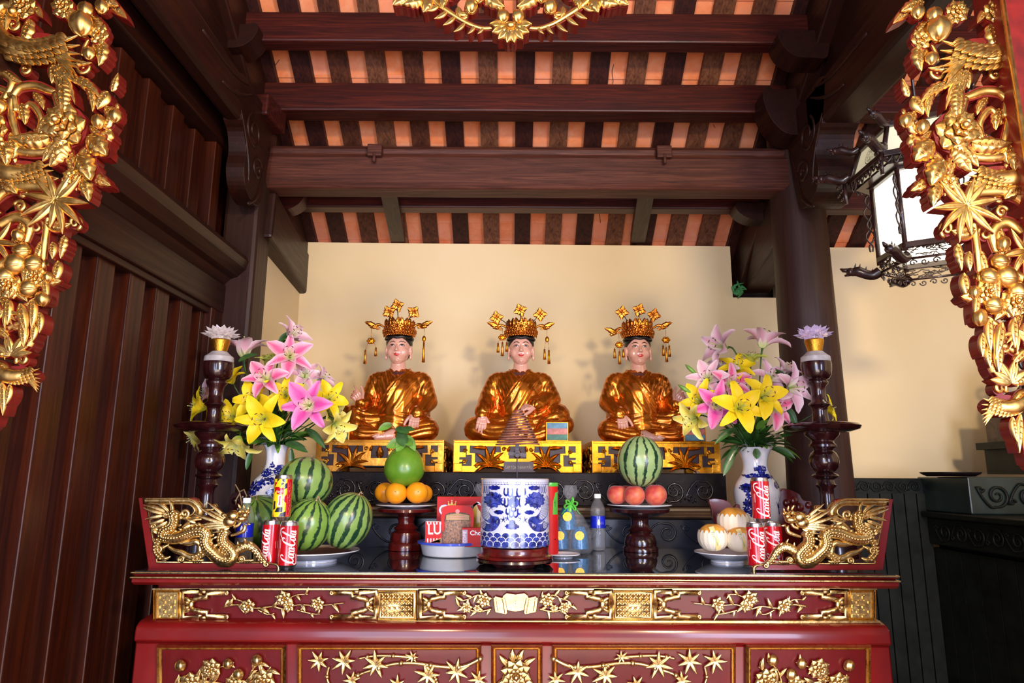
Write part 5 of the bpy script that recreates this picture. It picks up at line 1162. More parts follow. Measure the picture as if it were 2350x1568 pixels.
disc(d1, SU, 1140, 350 - 2, 9, 9, 0.5, n=10); disc(wh, SU, 1112, 408, 9, 9, 0.5, n=10)
d2.build('pale_blue_painting', M['cobalt_light'], ur, smooth=False); d1.build('blue_painting', M['cobalt'], ur, smooth=False); wh.build('white_wave_lines', M['white_china'], ur, smooth=False)
# ---- incense coil on its holder, planted in the ash
cc = empty('incense_coil', (uc.x, uc.y, ub + 0.175), 'cone-shaped brown incense coil on a thin holder above the urn', 'incense coil')
KU = KPX(1187, 1000, uc.y); cx_ = P(1187, 1000, uc.y).x; zt, zb_ = P(1187, 940, uc.y).z, P(1187, 1022, uc.y).z
pts = []; T_ = 14
for i in range(T_ * 36 + 1):
    t = i / (T_ * 36); a = 2 * PI * T_ * t; r = (6 + 44 * t ** 0.9) * KU; pts.append(Vector((cx_ + 0.003 * (1 - t) + r * math.cos(a), uc.y + r * math.sin(a), zt + (zb_ - zt) * t + 0.003 * math.cos(a))))
q = MB(); tube(q, pts, 0.0026, 7); q.build('coil', plain('incense_paste', (0.30, 0.12, 0.08), 0.85, var=0.25, vs=80, bmp=0.3), cc)
q = MB(); tube(q, [Vector((cx_, uc.y, ub + 0.17)), Vector((cx_, uc.y, zb_ - 0.012))], 0.0022, 8); box(q, (cx_, uc.y, P(1187, 1043, uc.y).z), (0.062, 0.004, 0.012), (0, 0.1, 0)); box(q, (cx_, uc.y, P(1187, 1043, uc.y).z - 0.004), (0.012, 0.05, 0.012)); box(q, (cx_, uc.y, P(1187, 1030, uc.y).z), (0.014, 0.014, 0.03)); q.build('holder', plain('dark_holder', (0.06, 0.05, 0.07), 0.5), cc, smooth=False)
q = MB(); tube(q, [Vector((cx_ - 0.004, uc.y - 0.004, zt + .004)), Vector((cx_ - 0.008, uc.y - 0.03, zb_))], 0.0008, 5); q.build('red_thread', plain('red_thread', (0.7, 0.05, 0.04), 0.7), cc)
# ---- candlesticks
def candlestick(cx, lean, label, lbl2, tint):
    Yc = 2.66; k = KPX(cx, 950, Yc); X = P(cx, 1000, Yc).x; Z = lambda y: P(cx, y, Yc).z
    root = empty('candlestick', (X, Yc, GT), label, 'candlestick', 'tall turned candlesticks')
    pr = [(0.1, 872), (33, 832), (34, 838), (33, 850), (31, 862), (26, 870), (19, 873), (23, 877), (23, 881), (17, 888), (15, 905), (17, 922), (23, 926), (24, 930), (18, 935), (16, 945), (17, 960), (20, 972)]
    pr[0] = (24, 834)
    c0 = (X, Yc, 0); conv = lambda L: [(r * k, Z(y)) for r, y in L]
    q = MB(); lathe(q, [(0.0005, Z(838))] + conv(pr), c0, 36); q.build('upper_stem', M['mahog'], root, ang=50)
    q = MB(); lathe(q, conv([(0.1, 971), (60, 971), (78, 974), (84, 979), (80, 986), (60, 992), (40, 994), (0.1, 994)]), c0, 56); q.build('drip_tray', M['mahog'], root, ang=50)
    q = MB(); lathe(q, conv([(38, 994), (36, 1000), (24, 1012), (25, 1018), (29, 1021), (29, 1026), (22, 1030), (20, 1034), (27, 1040), (31, 1050), (32, 1060), (29, 1073), (22, 1082), (17, 1085), (27, 1089), (29, 1093), (24, 1097), (17, 1101), (19, 1110), (22, 1113), (21, 1117), (16, 1121), (15, 1135), (17, 1160), (22, 1175), (24, 1185), (20, 1192), (30, 1205), (46, 1215), (52, 1225), (50, 1230)]) + [(0.09, GT + 0.02), (0.092, GT + 0.001), (0.0005, GT + 0.001)], c0, 40); q.build('lower_stem', M['mahog'], root, ang=50)
    lp = empty('lotus_lamp', (X, Yc, Z(832)), lbl2, 'lamp', None)
    q = MB(); lathe(q, conv([(0.1, 832), (31, 832), (33, 829), (32, 820), (24, 814), (18, 808), (0.1, 808)]), c0, 36); q.build('socket', plain('white_socket', (0.55, 0.52, 0.52), 0.4), lp, ang=40)
    q = MB(); lathe(q, conv([(15, 808)] + [(15 + i * 0.8 + (1.4 if j else 0), 808 - i * 3.2 - j * 1.6) for i in range(8) for j in (0, 1)] + [(21, 780), (0.1, 780)]), c0, 36); q.build('gold_cup', M['foil_gold'], lp)
    q = MB(); lathe(q, conv([(20, 781), (21, 778), (22, 772), (18, 770), (0.1, 770)]), c0, 30); q.build('crystal_cup', tint, lp)
    for layer, (n, L, W_, el, r0) in enumerate(((9, 34, 17, 0.25, 12), (9, 34, 17, 0.7, 9), (7, 30, 15, 1.1, 5))):
        for i in range(n):
            a = 2 * PI * (i + 0.5 * layer) / n; d = Vector((math.cos(a) * math.cos(el), math.sin(a) * math.cos(el), math.sin(el))); sd = Vector((-math.sin(a), math.cos(a), 0)); up = d.cross(sd) * -1
            c_ = Vector((X, Yc, Z(773))) + Vector((math.cos(a), math.sin(a), 0)) * r0 * k; A = lambda u, v, h: c_ + d * u * L * k + sd * v * W_ * k + up * h * k
            vs = [A(0, 0, 0), A(.35, .4, 0), A(.68, .5, 0), A(1, 0, 2), A(.68, -.5, 0), A(.35, -.4, 0), A(.55, 0, 5), A(.5, 0, -4)]
            q = MB(); q.add(vs, [(0, 1, 6), (1, 2, 6), (2, 3, 6), (3, 4, 6), (4, 5, 6), (5, 0, 6), (1, 0, 7), (2, 1, 7), (3, 2, 7), (4, 3, 7), (5, 4, 7), (0, 5, 7)][::1]); q.build('petal', tint, lp, smooth=False, recalc=True)
m = N('crystal_violet'); m.set((0.98, 0.92, 1.0), 0.04, trans=0.9, ior=1.45, emit=(0.75, 0.55, 1.0), es=0.06)
candlestick(487, 0, 'tall turned mahogany candlestick with drip tray in front of the left bouquet', 'crystal lotus lamp with clear petals on the left candlestick', M['crystal'])
candlestick(1886, 0, 'tall turned mahogany candlestick with drip tray in front of the round column', 'crystal lotus lamp glowing violet on the right candlestick', m.m)
# ---- vases
def vase(cx, Yv, ytop, prof, label, seed):
    k = KPX(cx, 1100, Yv); X = P(cx, 1100, Yv).x; Z = lambda y: P(cx, y, Yv).z
    root = empty('porcelain_vase', (X, Yv, GT), label, 'vase', None)
    pr = [(r * k, Z(y)) for r, y in prof] + [(0.046, GT + 0.03), (0.05, GT + 0.004), (0.048, GT), (0.001, GT)]
    ps = cr(pr[:-3], 5) + pr[-3:]; ins = [(max(r - 0.004, 0.001), z_) for r, z_ in ps[:12]][::-1]
    q = MB(); lathe(q, ins + ps, (X, Yv, 0), 56); q.build('body', M['white_china'], root, ang=60)
    def rz(z_):
        for (r0, z0), (r1, z1) in zip(ps, ps[1:]):
            if z1 <= z_ <= z0: return r0 + (r1 - r0) * (z0 - z_) / max(1e-6, z0 - z1)
        return 0.05
    def S(u, y, h=0):   # u in pixels from the axis, y photo row
        z_ = Z(y); r = rz(z_) + 0.0004 + h * 0.0001; a = -PI / 2 + math.asin(max(-1, min(1, u * k / r))) if abs(u * k) < r else (-PI / 2 + math.copysign(PI / 2, u)); return Vector((X + r * math.cos(a), Yv + r * math.sin(a), z_))
    S.k = k
    r_ = random.Random(seed); a_ = MB(); b_ = MB()
    def cloud(x, y, rx, ry, n, mb):
        for i in range(int(n * 1.6)):
            t = r_.uniform(0, 2 * PI); q_ = r_.random() ** 0.5; disc(mb, S, x + rx * q_ * math.cos(t), y + ry * q_ * math.sin(t), r_.uniform(1.2, 3.6), r_.uniform(1.0, 3.0), 1 + i * 0.02, n=6)
    return root, S, a_, b_, cloud, r_, k, X, Z
VL = [(31, 1022), (30, 1023), (25, 1032), (22, 1045), (21.5, 1058), (23, 1070), (30, 1086), (43, 1100), (51, 1117), (53, 1140), (51, 1165), (44, 1195)]
r, S, a_, b_, cloud, r_, k, XL, ZL = vase(630, 2.76, 1022, VL, 'blue and white porcelain vase with trailing blossom, left side behind watermelons', 4)
for x, y, rx, ry, n in ((-30, 1118, 20, 14, 70), (-10, 1085, 14, 9, 40), (18, 1080, 12, 12, 40), (-36, 1140, 14, 16, 50), (0, 1105, 18, 8, 40), (15, 1130, 14, 8, 30), (-15, 1155, 30, 14, 90), (0, 1175, 45, 14, 150), (25, 1100, 10, 6, 20), (0, 1068, 5, 6, 10)): cloud(x, y, rx, ry, n, a_)
for pts in ([(-42, 1140), (-25, 1115), (0, 1095), (20, 1085), (28, 1075)], [(-30, 1120), (-10, 1090), (-5, 1070)], [(0, 1100), (18, 1110), (30, 1125)]): stroke(a_, S, pts, 1.6, 1.5, k=4)
poly(b_, S, [(-46, 1165), (46, 1165), (44, 1190), (-44, 1190)], 0.5, L=8)
a_.build('blue_painting', M['cobalt'], r, smooth=False); b_.build('pale_blue_painting', M['cobalt'], r, smooth=False)
VR = [(43, 1028), (41, 1029), (34, 1038), (29, 1052), (27, 1066), (28, 1078), (34, 1092), (44, 1107), (50, 1124), (50, 1145), (46, 1175), (42, 1196)]
r, S, a_, b_, cloud, r_, k, XR, ZR = vase(1735, 2.76, 1028, VR, 'blue and white porcelain vase with pine tree landscape, right side behind the cans', 9)
for x, y, rx, ry, n in ((2, 1078, 14, 8, 50), (-8, 1092, 26, 5, 50), (20, 1094, 14, 5, 30), (-28, 1120, 16, 10, 60), (-22, 1135, 14, 12, 60), (-14, 1150, 16, 12, 70), (-30, 1160, 12, 18, 70), (-10, 1180, 20, 14, 90), (36, 1112, 10, 8, 30)): cloud(x, y, rx, ry, n, a_)
for pts in ([(0, 1100), (2, 1085), (0, 1075)], [(-30, 1150), (-24, 1130), (-20, 1118)], [(38, 1180), (34, 1160), (40, 1140)], [(38, 1180), (42, 1155)], [(36, 1170), (28, 1150)], [(-40, 1170), (-30, 1150), (-15, 1155), (-8, 1180)]): stroke(a_, S, pts, [3, 1], 1.5, k=4)
for i in range(14): stroke(a_, S, [(36, 1165), (36 + 14 * math.cos(i), 1150 + 14 * math.sin(i))], [1.6, .5], 1.5)
a_.build('blue_painting', M['cobalt'], r, smooth=False)
# ---- watermelons
def melon_mat(name, n, light, dark, seed, width=0.28):
    m = N(name); c = m.n('ShaderNodeTexCoord'); sp = m.n('ShaderNodeSeparateXYZ'); m.l(c.outputs['Object'], sp.inputs[0])
    at_ = m.math('ARCTAN2', sp.outputs[1], sp.outputs[0]); co = m.coord((1, 1, 0.6), loc=(seed, 0, 0))
    n1 = m.noise(co, 26, 5, 0.7, 0.4); n2 = m.noise(co, 90, 3, 0.6)
    ph = m.math('ADD', m.math('MULTIPLY', at_, n / (2 * PI)), m.math('ADD', m.math('MULTIPLY', m.math('SUBTRACT', n1, 0.5), 0.95), m.math('MULTIPLY', m.math('SUBTRACT', n2, 0.5), 0.20)))
    fr = m.math('FRACT', ph); tri = m.math('ABSOLUTE', m.math('SUBTRACT', fr, 0.5))
    mask = m.ramp(tri, [(width * 0.42, (1, 1, 1)), (width * 0.60, (0, 0, 0))])
    lc = m.ramp(m.noise(m.coord(), 20, 4), [(0.3, light), (0.7, tuple(x * 1.25 for x in light))])
    br = m.ramp(n2, [(0.60, (0, 0, 0)), (0.68, (0.5, 0.5, 0.5))]); dk = m.mix(br, dark, tuple(x * .5 + y * .5 for x, y in zip(light, dark)))
    m.set(m.mix(mask, lc, dk), 0.3, coat=0.35, spec=0.5, croug=0.2); return m.m
def melon(px, py, Y, rpx, ry, rot, mat_, label, stem=None, group=None):
    c = P(px, py, Y); k = KPX(px, py, Y); q = MB(); seg, ring = 56, 36
    vs = []
    for i in range(ring + 1):
        ph = PI * i / ring
        for j in range(seg):
            th = 2 * PI * j / seg; e = 1 + 0.008 * math.cos(8 * th) * math.sin(ph); dent = 1 - 0.03 * math.exp(-(ph / 0.12) ** 2)
            vs.append(Vector((rpx * k * math.sin(ph) * math.cos(th) * e, rpx * k * math.sin(ph) * math.sin(th) * e, ry * k * math.cos(ph) * dent)))
    q.add(vs, [(i * seg + j, (i + 1) * seg + j, (i + 1) * seg + (j + 1) % seg, i * seg + (j + 1) % seg) for i in range(ring) for j in range(seg)])
    o = q.build('watermelon', mat_, origin=(0, 0, 0)); o.location = c; o.rotation_euler = rot; tag(o, label, 'watermelon', group)
    if stem:
        s_ = MB(); top = Vector((0, 0, ry * k)); ball(s_, top - Vector((0, 0, .002)), (0.005, 0.005, 0.003), 10, 6); tube(s_, cr([tuple(top), tuple(top + Vector((0.004, 0, 0.012))), tuple(top + Vector(stem) * 0.6), tuple(top + Vector(stem))], 5), [0.0022, 0.0018, 0.0012], 6)
        so = s_.build('stem', M['dry_stem'], origin=(0, 0, 0)); so.parent = o
    return o
M['dry_stem'] = plain('dry_stem', (0.36, 0.24, 0.13), 0.8)
WG = 'watermelons heaped on the left plate'
L1, D1 = (0.19, 0.32, 0.075), (0.010, 0.045, 0.020)
Rx = lambda a, b=0, c_=0: (math.radians(a), math.radians(b), math.radians(c_))
melon(701, 1107, 2.50, 62, 57, Rx(-16, 12, 30), melon_mat('melon_skin_a', 13, L1, D1, 1.3, .36), 'topmost watermelon on the left heap', (-0.02, 0.0, 0.016))
melon(706, 1204, 2.41, 55, 60, Rx(22, -6, 75), melon_mat('melon_skin_b', 13, (0.17, 0.31, 0.05), D1, 5.1, .34), 'front watermelon with a curled dry stem beside the red cans', (0.006, -0.03, -0.006))
melon(797, 1195, 2.47, 56, 65, Rx(14, 20, 20), melon_mat('melon_skin_c', 14, L1, D1, 8.7, .42), 'rightmost watermelon of the left heap, striped diagonally', (0.012, 0, 0.008))
melon(600, 1200, 2.58, 58, 64, Rx(30, -10, 10), melon_mat('melon_skin_d', 11, (0.16, 0.30, 0.05), (0.02, 0.075, 0.03), 3.3, .36), 'darker watermelon at the back left, between vase and cans', (-0.02, 0, 0.02))
# ---- plates
def plate(cx, Yc, rad_, zb, h, name, label, foot=0.55, mat_='white_china', inner=None, cat='plate'):
    X = P(cx, 1270, Yc).x; q = MB()
    lathe(q, [(0.001, zb + 0.003), (rad_ * foot - 0.004, zb + 0.003), (rad_ * foot - 0.003, zb), (rad_ * foot, zb), (rad_ * foot, zb + h * .25), (rad_ * (foot + .14), zb + h * .34), (rad_ * 0.86, zb + h * .78), (rad_, zb + h), (rad_, zb + h + .003), (rad_ * 0.84, zb + h * .84), (rad_ * 0.5, zb + h * .42), (0.001, zb + h * .38)], (X, Yc, 0), 64)
    root = q.build(name, M[mat_], ang=50); tag(root, label, cat); return root
PL = plate(712, 2.475, 0.168, GT, 0.034, 'white_plate', 'large white plate under the heap of watermelons')
q = MB(); lathe(q, [(0.001, GT + 0.017), (0.09, GT + 0.018), (0.14, GT + 0.030)], (P(712, 1270, 2.475).x, 2.475, 0), 40); q.build('red_printed_well', plain('dark_red_print', (0.16, 0.02, 0.015), 0.3, coat=0.6, var=0.4, vs=60), PL, smooth=True)
plate(1668, 2.50, 0.112, GT, 0.032, 'white_plate', 'white plate holding the three wrapped pears', 0.5)
plate(1290, 2.62, 0.066, GT, 0.010, 'small_plate', 'small white plate partly behind the urn at right', 0.6)
# ---- fruit stands
def stand(cx, Ys, ytop, ybase, mt, label, prof):
    k = KPX(cx, 1220, Ys); X = P(cx, 1220, Ys).x; Z = lambda y: P(cx, y, Ys).z
    root = empty('fruit_stand', (X, Ys, GT), label, 'fruit stand')
    q = MB(); lathe(q, [(0.001, Z(ytop))] + [(r * k, Z(y)) for r, y in prof[:5]] + [(0.001, Z(prof[4][1]))], (X, Ys, 0), 48); q.build('dish', M[mt], root, ang=50)
    q = MB(); lathe(q, [(r * k, max(Z(y), GT + 0.001)) for r, y in prof[4:]] + [(prof[-1][0] * k, GT + 0.001), (0.001, GT + 0.001)], (X, Ys, 0), 40); q.build('stem', M[mt], root, ang=50)
    return X, Z, k
FY_ = 2.84
X1, Z1, k1 = stand(931, FY_, 1167, 1268, 'mahog_red', 'red-brown turned wooden fruit stand under oranges and pomelo', [(62, 1166), (67, 1168), (66, 1174), (45, 1180), (20, 1186), (20, 1190), (17, 1198), (20, 1206), (28, 1212), (22, 1218), (32, 1222), (35, 1236), (34, 1244), (38, 1248), (38, 1258)])
X2, Z2, k2 = stand(1469, FY_, 1167, 1270, 'mahog', 'dark turned wooden fruit stand under peaches and a small watermelon', [(64, 1166), (69, 1168), (67, 1175), (45, 1182), (22, 1188), (20, 1192), (19, 1202), (22, 1212), (30, 1218), (24, 1222), (33, 1230), (37, 1244), (36, 1252), (40, 1256), (40, 1262)])
def flatplate(X, z, r_, label):
    q = MB(); lathe(q, [(0.001, z), (r_ * .55, z), (r_ * .58, z + .002), (r_, z + 0.011), (r_, z + 0.014), (r_ * .6, z + 0.006), (0.001, z + 0.005)], (X, FY_, 0), 56); tag(q.build('white_plate', M['white_china'], ang=50), label, 'plate')
flatplate(X1, Z1(1166), 70 * k1, 'white plate between the red fruit stand and the oranges'); flatplate(X2, Z2(1166), 74 * k2, 'white plate between the dark fruit stand and the peaches')
m = N('orange_peel'); m.set(m.ramp(m.noise(m.coord(), 30, 3), [(0.3, (0.85, 0.30, 0.005)), (0.7, (0.92, 0.38, 0.01))]), 0.38, coat=0.2); m.bump(m.noise(m.coord(), 330, 2), 0.35, 0.002); M['orange'] = m.m
def orange(px, py, Y, r_, label, face):
    c = P(px, py, Y); k = KPX(px, py, Y); q = MB(); ball(q, c, (r_ * k, r_ * k, r_ * k * 0.95), 32, 20); o = q.build('orange', M['orange'], origin=c); tag(o, label, 'orange')
    if face: q = MB(); d = Vector(face).normalized(); ball(q, c + d * r_ * k * 0.97, (0.0028, 0.0028, 0.0028), 8, 6); q.build('stem_scar', M['dry_green'], o)
M['dry_green'] = plain('dry_green', (0.20, 0.24, 0.06), 0.7)
orange(884, 1131, 2.90, 24, 'leftmost orange, half behind its neighbour', None); orange(909, 1132, 2.80, 25.5, 'front orange, second from the left under the pomelo', (0.1, -1, .15)); orange(957, 1131, 2.80, 25.5, 'front orange on the right with a visible stem scar', (0.25, -1, .1)); orange(972, 1133, 2.89, 21, 'orange at the back right, mostly hidden', None)
# pomelo with leafy twig
c = P(928, 1070, 2.83); k = KPX(928, 1070, 2.83); m = N('pomelo_rind'); m.set(m.ramp(m.noise(m.coord(), 14, 3), [(0.3, (0.09, 0.24, 0.012)), (0.7, (0.15, 0.33, 0.025))]), 0.32, coat=0.3, croug=0.2); m.bump(m.noise(m.coord(), 260, 2), 0.2, 0.002)
q = MB(); lathe(q, [(r * k, z * k) for r, z in cr([(0.01, -46), (14, -45), (30, -38), (43, -22), (46, -4), (41, 16), (30, 33), (18, 43), (8, 47), (0.01, 47)], 5)], c, 48); pm = q.build('pomelo', m.m, origin=c); tag(pm, 'green pomelo with leafy twig on top of the oranges', 'pomelo')
M['leaf'] = plain('lily_leaf_green', (0.035, 0.12, 0.02), 0.35, coat=0.2, var=0.4, vs=12); M['leaf_light'] = plain('light_leaf_green', (0.14, 0.33, 0.04), 0.4, var=0.3, vs=12)
def blade(mb, base, d, L, W, bend, up=Vector((0, 0, 1)), roll=0.0):
    """thin pointed leaf in space with a folded midrib"""
    d = Vector(d).normalized(); s = d.cross(up); s = s.normalized() if s.length > 1e-4 else Vector((1, 0, 0)); s = Matrix.Rotation(roll, 3, d) @ s; n = s.cross(d); p = Vector(base); nt = 9; vs = []
    for i in range(nt + 1):
        t = i / nt; w_ = W / 2 * math.sin(PI * min(1, t * .93 + .07)) ** 0.75; vs += [p + s * w_ + n * w_ * .35, p.copy(), p - s * w_ + n * w_ * .35]
        d = (d - Vector((0, 0, 1)) * bend / nt).normalized(); n = s.cross(d).normalized(); p = p + d * L / nt
    mb.add(vs, [(i * 3 + j, i * 3 + j + 1, (i + 1) * 3 + j + 1, (i + 1) * 3 + j) for i in range(nt) for j in (0, 1)])
tw = MB(); tube(tw, [P(929, 1026, 2.83), P(925, 1008, 2.82), P(908, 985, 2.80), P(896, 972, 2.80)], [0.003, 0.0025, 0.002], 7); tw.build('twig', plain('twig_bark', (0.16, 0.14, 0.08), 0.8), pm)
for (bx, by, dx, dz, L, W_, mm) in ((925, 1015, -1, -.15, 40, 24, 'leaf_light'), (928, 1010, -.3, -.5, 34, 22, 'leaf_light'), (930, 1012, .3, -.1, 26, 18, 'leaf_light'), (934, 1000, .8, -1.1, 42, 18, 'leaf_light'), (915, 990, .5, -.8, 42, 26, 'leaf'), (900, 975, -1, -.25, 34, 18, 'leaf_light'), (908, 985, 1, -.1, 36, 16, 'leaf'), (925, 985, .9, .1, 30, 12, 'leaf')):
    b_ = P(bx, by, 2.80); q = MB(); blade(q, b_, (dx, -.25, dz), L * k, W_ * k, 0.3, Vector((0, -1, .3))); q.build('leaf', M[mm], pm)
# peaches and small melon
m = N('peach_skin'); c0 = m.noise(m.coord(), 10, 3); c1 = m.n('ShaderNodeTexCoord'); sp = m.n('ShaderNodeSeparateXYZ'); m.l(c1.outputs['Object'], sp.inputs[0]); oi = m.n('ShaderNodeObjectInfo')
m.set(m.ramp(m.math('ADD', c0, m.math('MULTIPLY', oi.outputs['Random'], 0.12)), [(0.42, (0.28, 0.012, 0.02)), (0.58, (0.50, 0.035, 0.035)), (0.82, (0.78, 0.26, 0.10))]), 0.5, sheen=0.2); M['peach'] = m.m
for px, py, Y, r_, lab in ((1416, 1135, 2.83, 23, 'dark red peach at the left under the small watermelon'), (1456, 1137, 2.785, 24, 'paler peach in front, middle of the dark stand'), (1504, 1136, 2.81, 26, 'red peach at the right under the small watermelon'), (1440, 1134, 2.90, 22, 'peach at the back, hidden behind the front peach')):
    c = P(px, py, Y); k = KPX(px, py, Y); q = MB(); seg, ring = 32, 20; vs = []
    for i in range(ring + 1):
        ph = PI * i / ring
        for j in range(seg):
            th = 2 * PI * j / seg; cr_ = 1 - 0.05 * math.exp(-((th - PI * 1.75) / 0.18) ** 2) * math.sin(ph); dp = 0.16 * math.exp(-(ph / 0.35) ** 2)
            vs.append(c + Vector((r_ * k * math.sin(ph) * math.cos(th) * cr_, r_ * k * math.sin(ph) * math.sin(th) * cr_, r_ * k * (math.cos(ph) * 0.97 - dp))))
    q.add(vs, [(i * seg + j, (i + 1) * seg + j, (i + 1) * seg + (j + 1) % seg, i * seg + (j + 1) % seg) for i in range(ring) for j in range(seg)]); tag(q.build('peach', M['peach'], origin=c), lab, 'peach')
melon(1469, 1059, 2.83, 52, 58, Rx(4, 2, 12), melon_mat('melon_skin_e', 13, (0.27, 0.40, 0.16), D1, 2.2, .30), 'small single watermelon balanced on peaches at the right', (0.002, -0.002, 0.02))
# ---- wrapped pears with mesh sleeves
M['pear'] = plain('golden_pear', (0.72, 0.34, 0.05), 0.4, var=0.15, vs=30); m = N('foam_wrap'); m.set((0.80, 0.74, 0.60), 0.5, alpha=1.0, sss=0.2); m.bump(m.noise(m.coord((1, 1, .15)), 260, 2), 0.5, 0.002); M['foam'] = m.m
for px, py, Y, r_, lab, rib in ((1636, 1233, 2.47, 33, 'left wrapped pear with a yellow ribbon band', 1), (1697, 1237, 2.46, 31, 'right wrapped pear beside the red cans', 1), (1683, 1197, 2.50, 35, 'top wrapped pear resting on the two lower ones', 0)):
    c = P(px, py, Y); k = KPX(px, py, Y) * r_; root = empty('wrapped_pear', c - Vector((0, 0, k * .9)), lab, 'pear')
    q = MB(); lathe(q, [(a * k, b * k) for a, b in cr([(.01, -.9), (.5, -.85), (.95, -.35), (1.0, 0.1), (.82, .55), (.45, .83), (.12, .88), (.01, .84)], 4)], c, 36); q.build('fruit', M['pear'], root)
    q = MB(); n = 18; vs = []; rows = 12
    for j in range(n * 4):
        a = 2 * PI * j / (n * 4); top = 0.30 + 0.22 * abs(math.sin(n * a / 2)) ** .6
        for i in range(rows + 1):
            t = i / rows; z = -0.9 + (top + 0.9) * t; rr_ = 1.045 * math.sqrt(max(0.02, 1 - (abs(z - 0.02) / (0.98 if z < 0 else 1.02)) ** 2.4)) * (1 + 0.015 * math.cos(n * a)); vs.append(c + Vector((rr_ * math.cos(a), rr_ * math.sin(a), z)) * k)
    q.add(vs, [(j * (rows + 1) + i, ((j + 1) % (n * 4)) * (rows + 1) + i, ((j + 1) % (n * 4)) * (rows + 1) + i + 1, j * (rows + 1) + i + 1) for j in range(n * 4) for i in range(rows)]); q.build('foam_wrap', M['foam'], root)
    if rib:
        q = MB(); S = lambda u, v, h=0: c + Vector((u, -math.sqrt(max(0.0001, 1.12 - u * u - (v * .95) ** 2)), v)) * k
        stroke(q, S, cr([(-.30, .75), (-.22, .4), (-.10, 0), (.05, -.45), (.14, -.8)], 5), 0.34); ro = q.build('ribbon', plain('yellow_paper_ribbon', (0.80, 0.66, 0.28), 0.5), root)
        q = MB(); text(q, S, 'Premium', -.12, -.02, 0.26, -1.22, 0.0, L=.1); q.v = [v + Vector((0, -0.0006, 0)) for v in q.v]; q.build('lettering', plain('green_print', (0.25, 0.35, 0.12), 0.6), ro, smooth=False)
# ---- soft drink cans
def script(mb, S, x0, y0, s, h, ax=1, wd=2.6, mi=0, sy=1.0):
    """flowing cursive drink logo; runs along +v, letter tops towards -u"""
    T = (lambda x, y: (x0 - y * s * sy + x * s * 0.05, y0 + x * s + y * s * 0.42)) if ax else (lambda x, y: (x0 + x * s, y0 + y * s))
    A = lambda pts, w_: stroke(mb, S, [T(*p_) for p_ in cr(pts, 6)], [q_ * s for q_ in w_], h, mi)
    def C(o): A([(o + 15, 17), (o + 18, 20), (o + 14, 23), (o + 7, 20), (o + 2, 12), (o + 1, 5), (o + 5, 1), (o + 11, 2), (o + 16, 7)], [1.0, wd, 1.2, wd * 1.3, wd * 1.7, wd * 1.5, wd, 1.0])
    def O(o, r=4.2): A([(o + r * 1.0, 9.5), (o + .4, 7), (o + 1, 1.5), (o + r, 0), (o + 2 * r, 3), (o + 2 * r, 8), (o + r, 9.8), (o + r * 1.6, 8)], [1.2, wd * 1.2, wd * 1.2, 1.4, wd * 1.2, wd, 1.0, .8])
    C(0); O(16); A([(33, 8), (30, 10), (26.5, 6), (28, 1), (32, 0.5), (36, 4)], [wd, 1.2, wd * 1.2, wd * 1.2, 1.2, 1.0]); O(35); A([(43.5, 10), (43, 3), (45.5, 0.2), (48, 3)], [wd * 1.2, wd * 1.2, 1.4, .8])
    A([(47, 6), (51, 7.2)], [wd, wd]); C(52); A([(64, 20), (76, 27), (90, 28), (98, 24), (100, 20)], [1.2, wd, wd * 1.2, wd, .8]); A([(2, 4), (-2, -2), (4, -6), (18, -5), (30, -3)], [1.0, wd, wd * 1.2, wd, .8])
    O(68.5); A([(78, 4), (84, 14), (88, 22), (86, 24), (82, 16), (80, 6), (82, 0.5), (86, 3)], [1, 1.2, 1.6, 1.2, wd, wd * 1.3, 1.4, .8]); O(86.5); A([(95, 10), (94.5, 3), (97, 0.2), (100, 3)], [wd * 1.2, wd * 1.2, 1.4, .8])
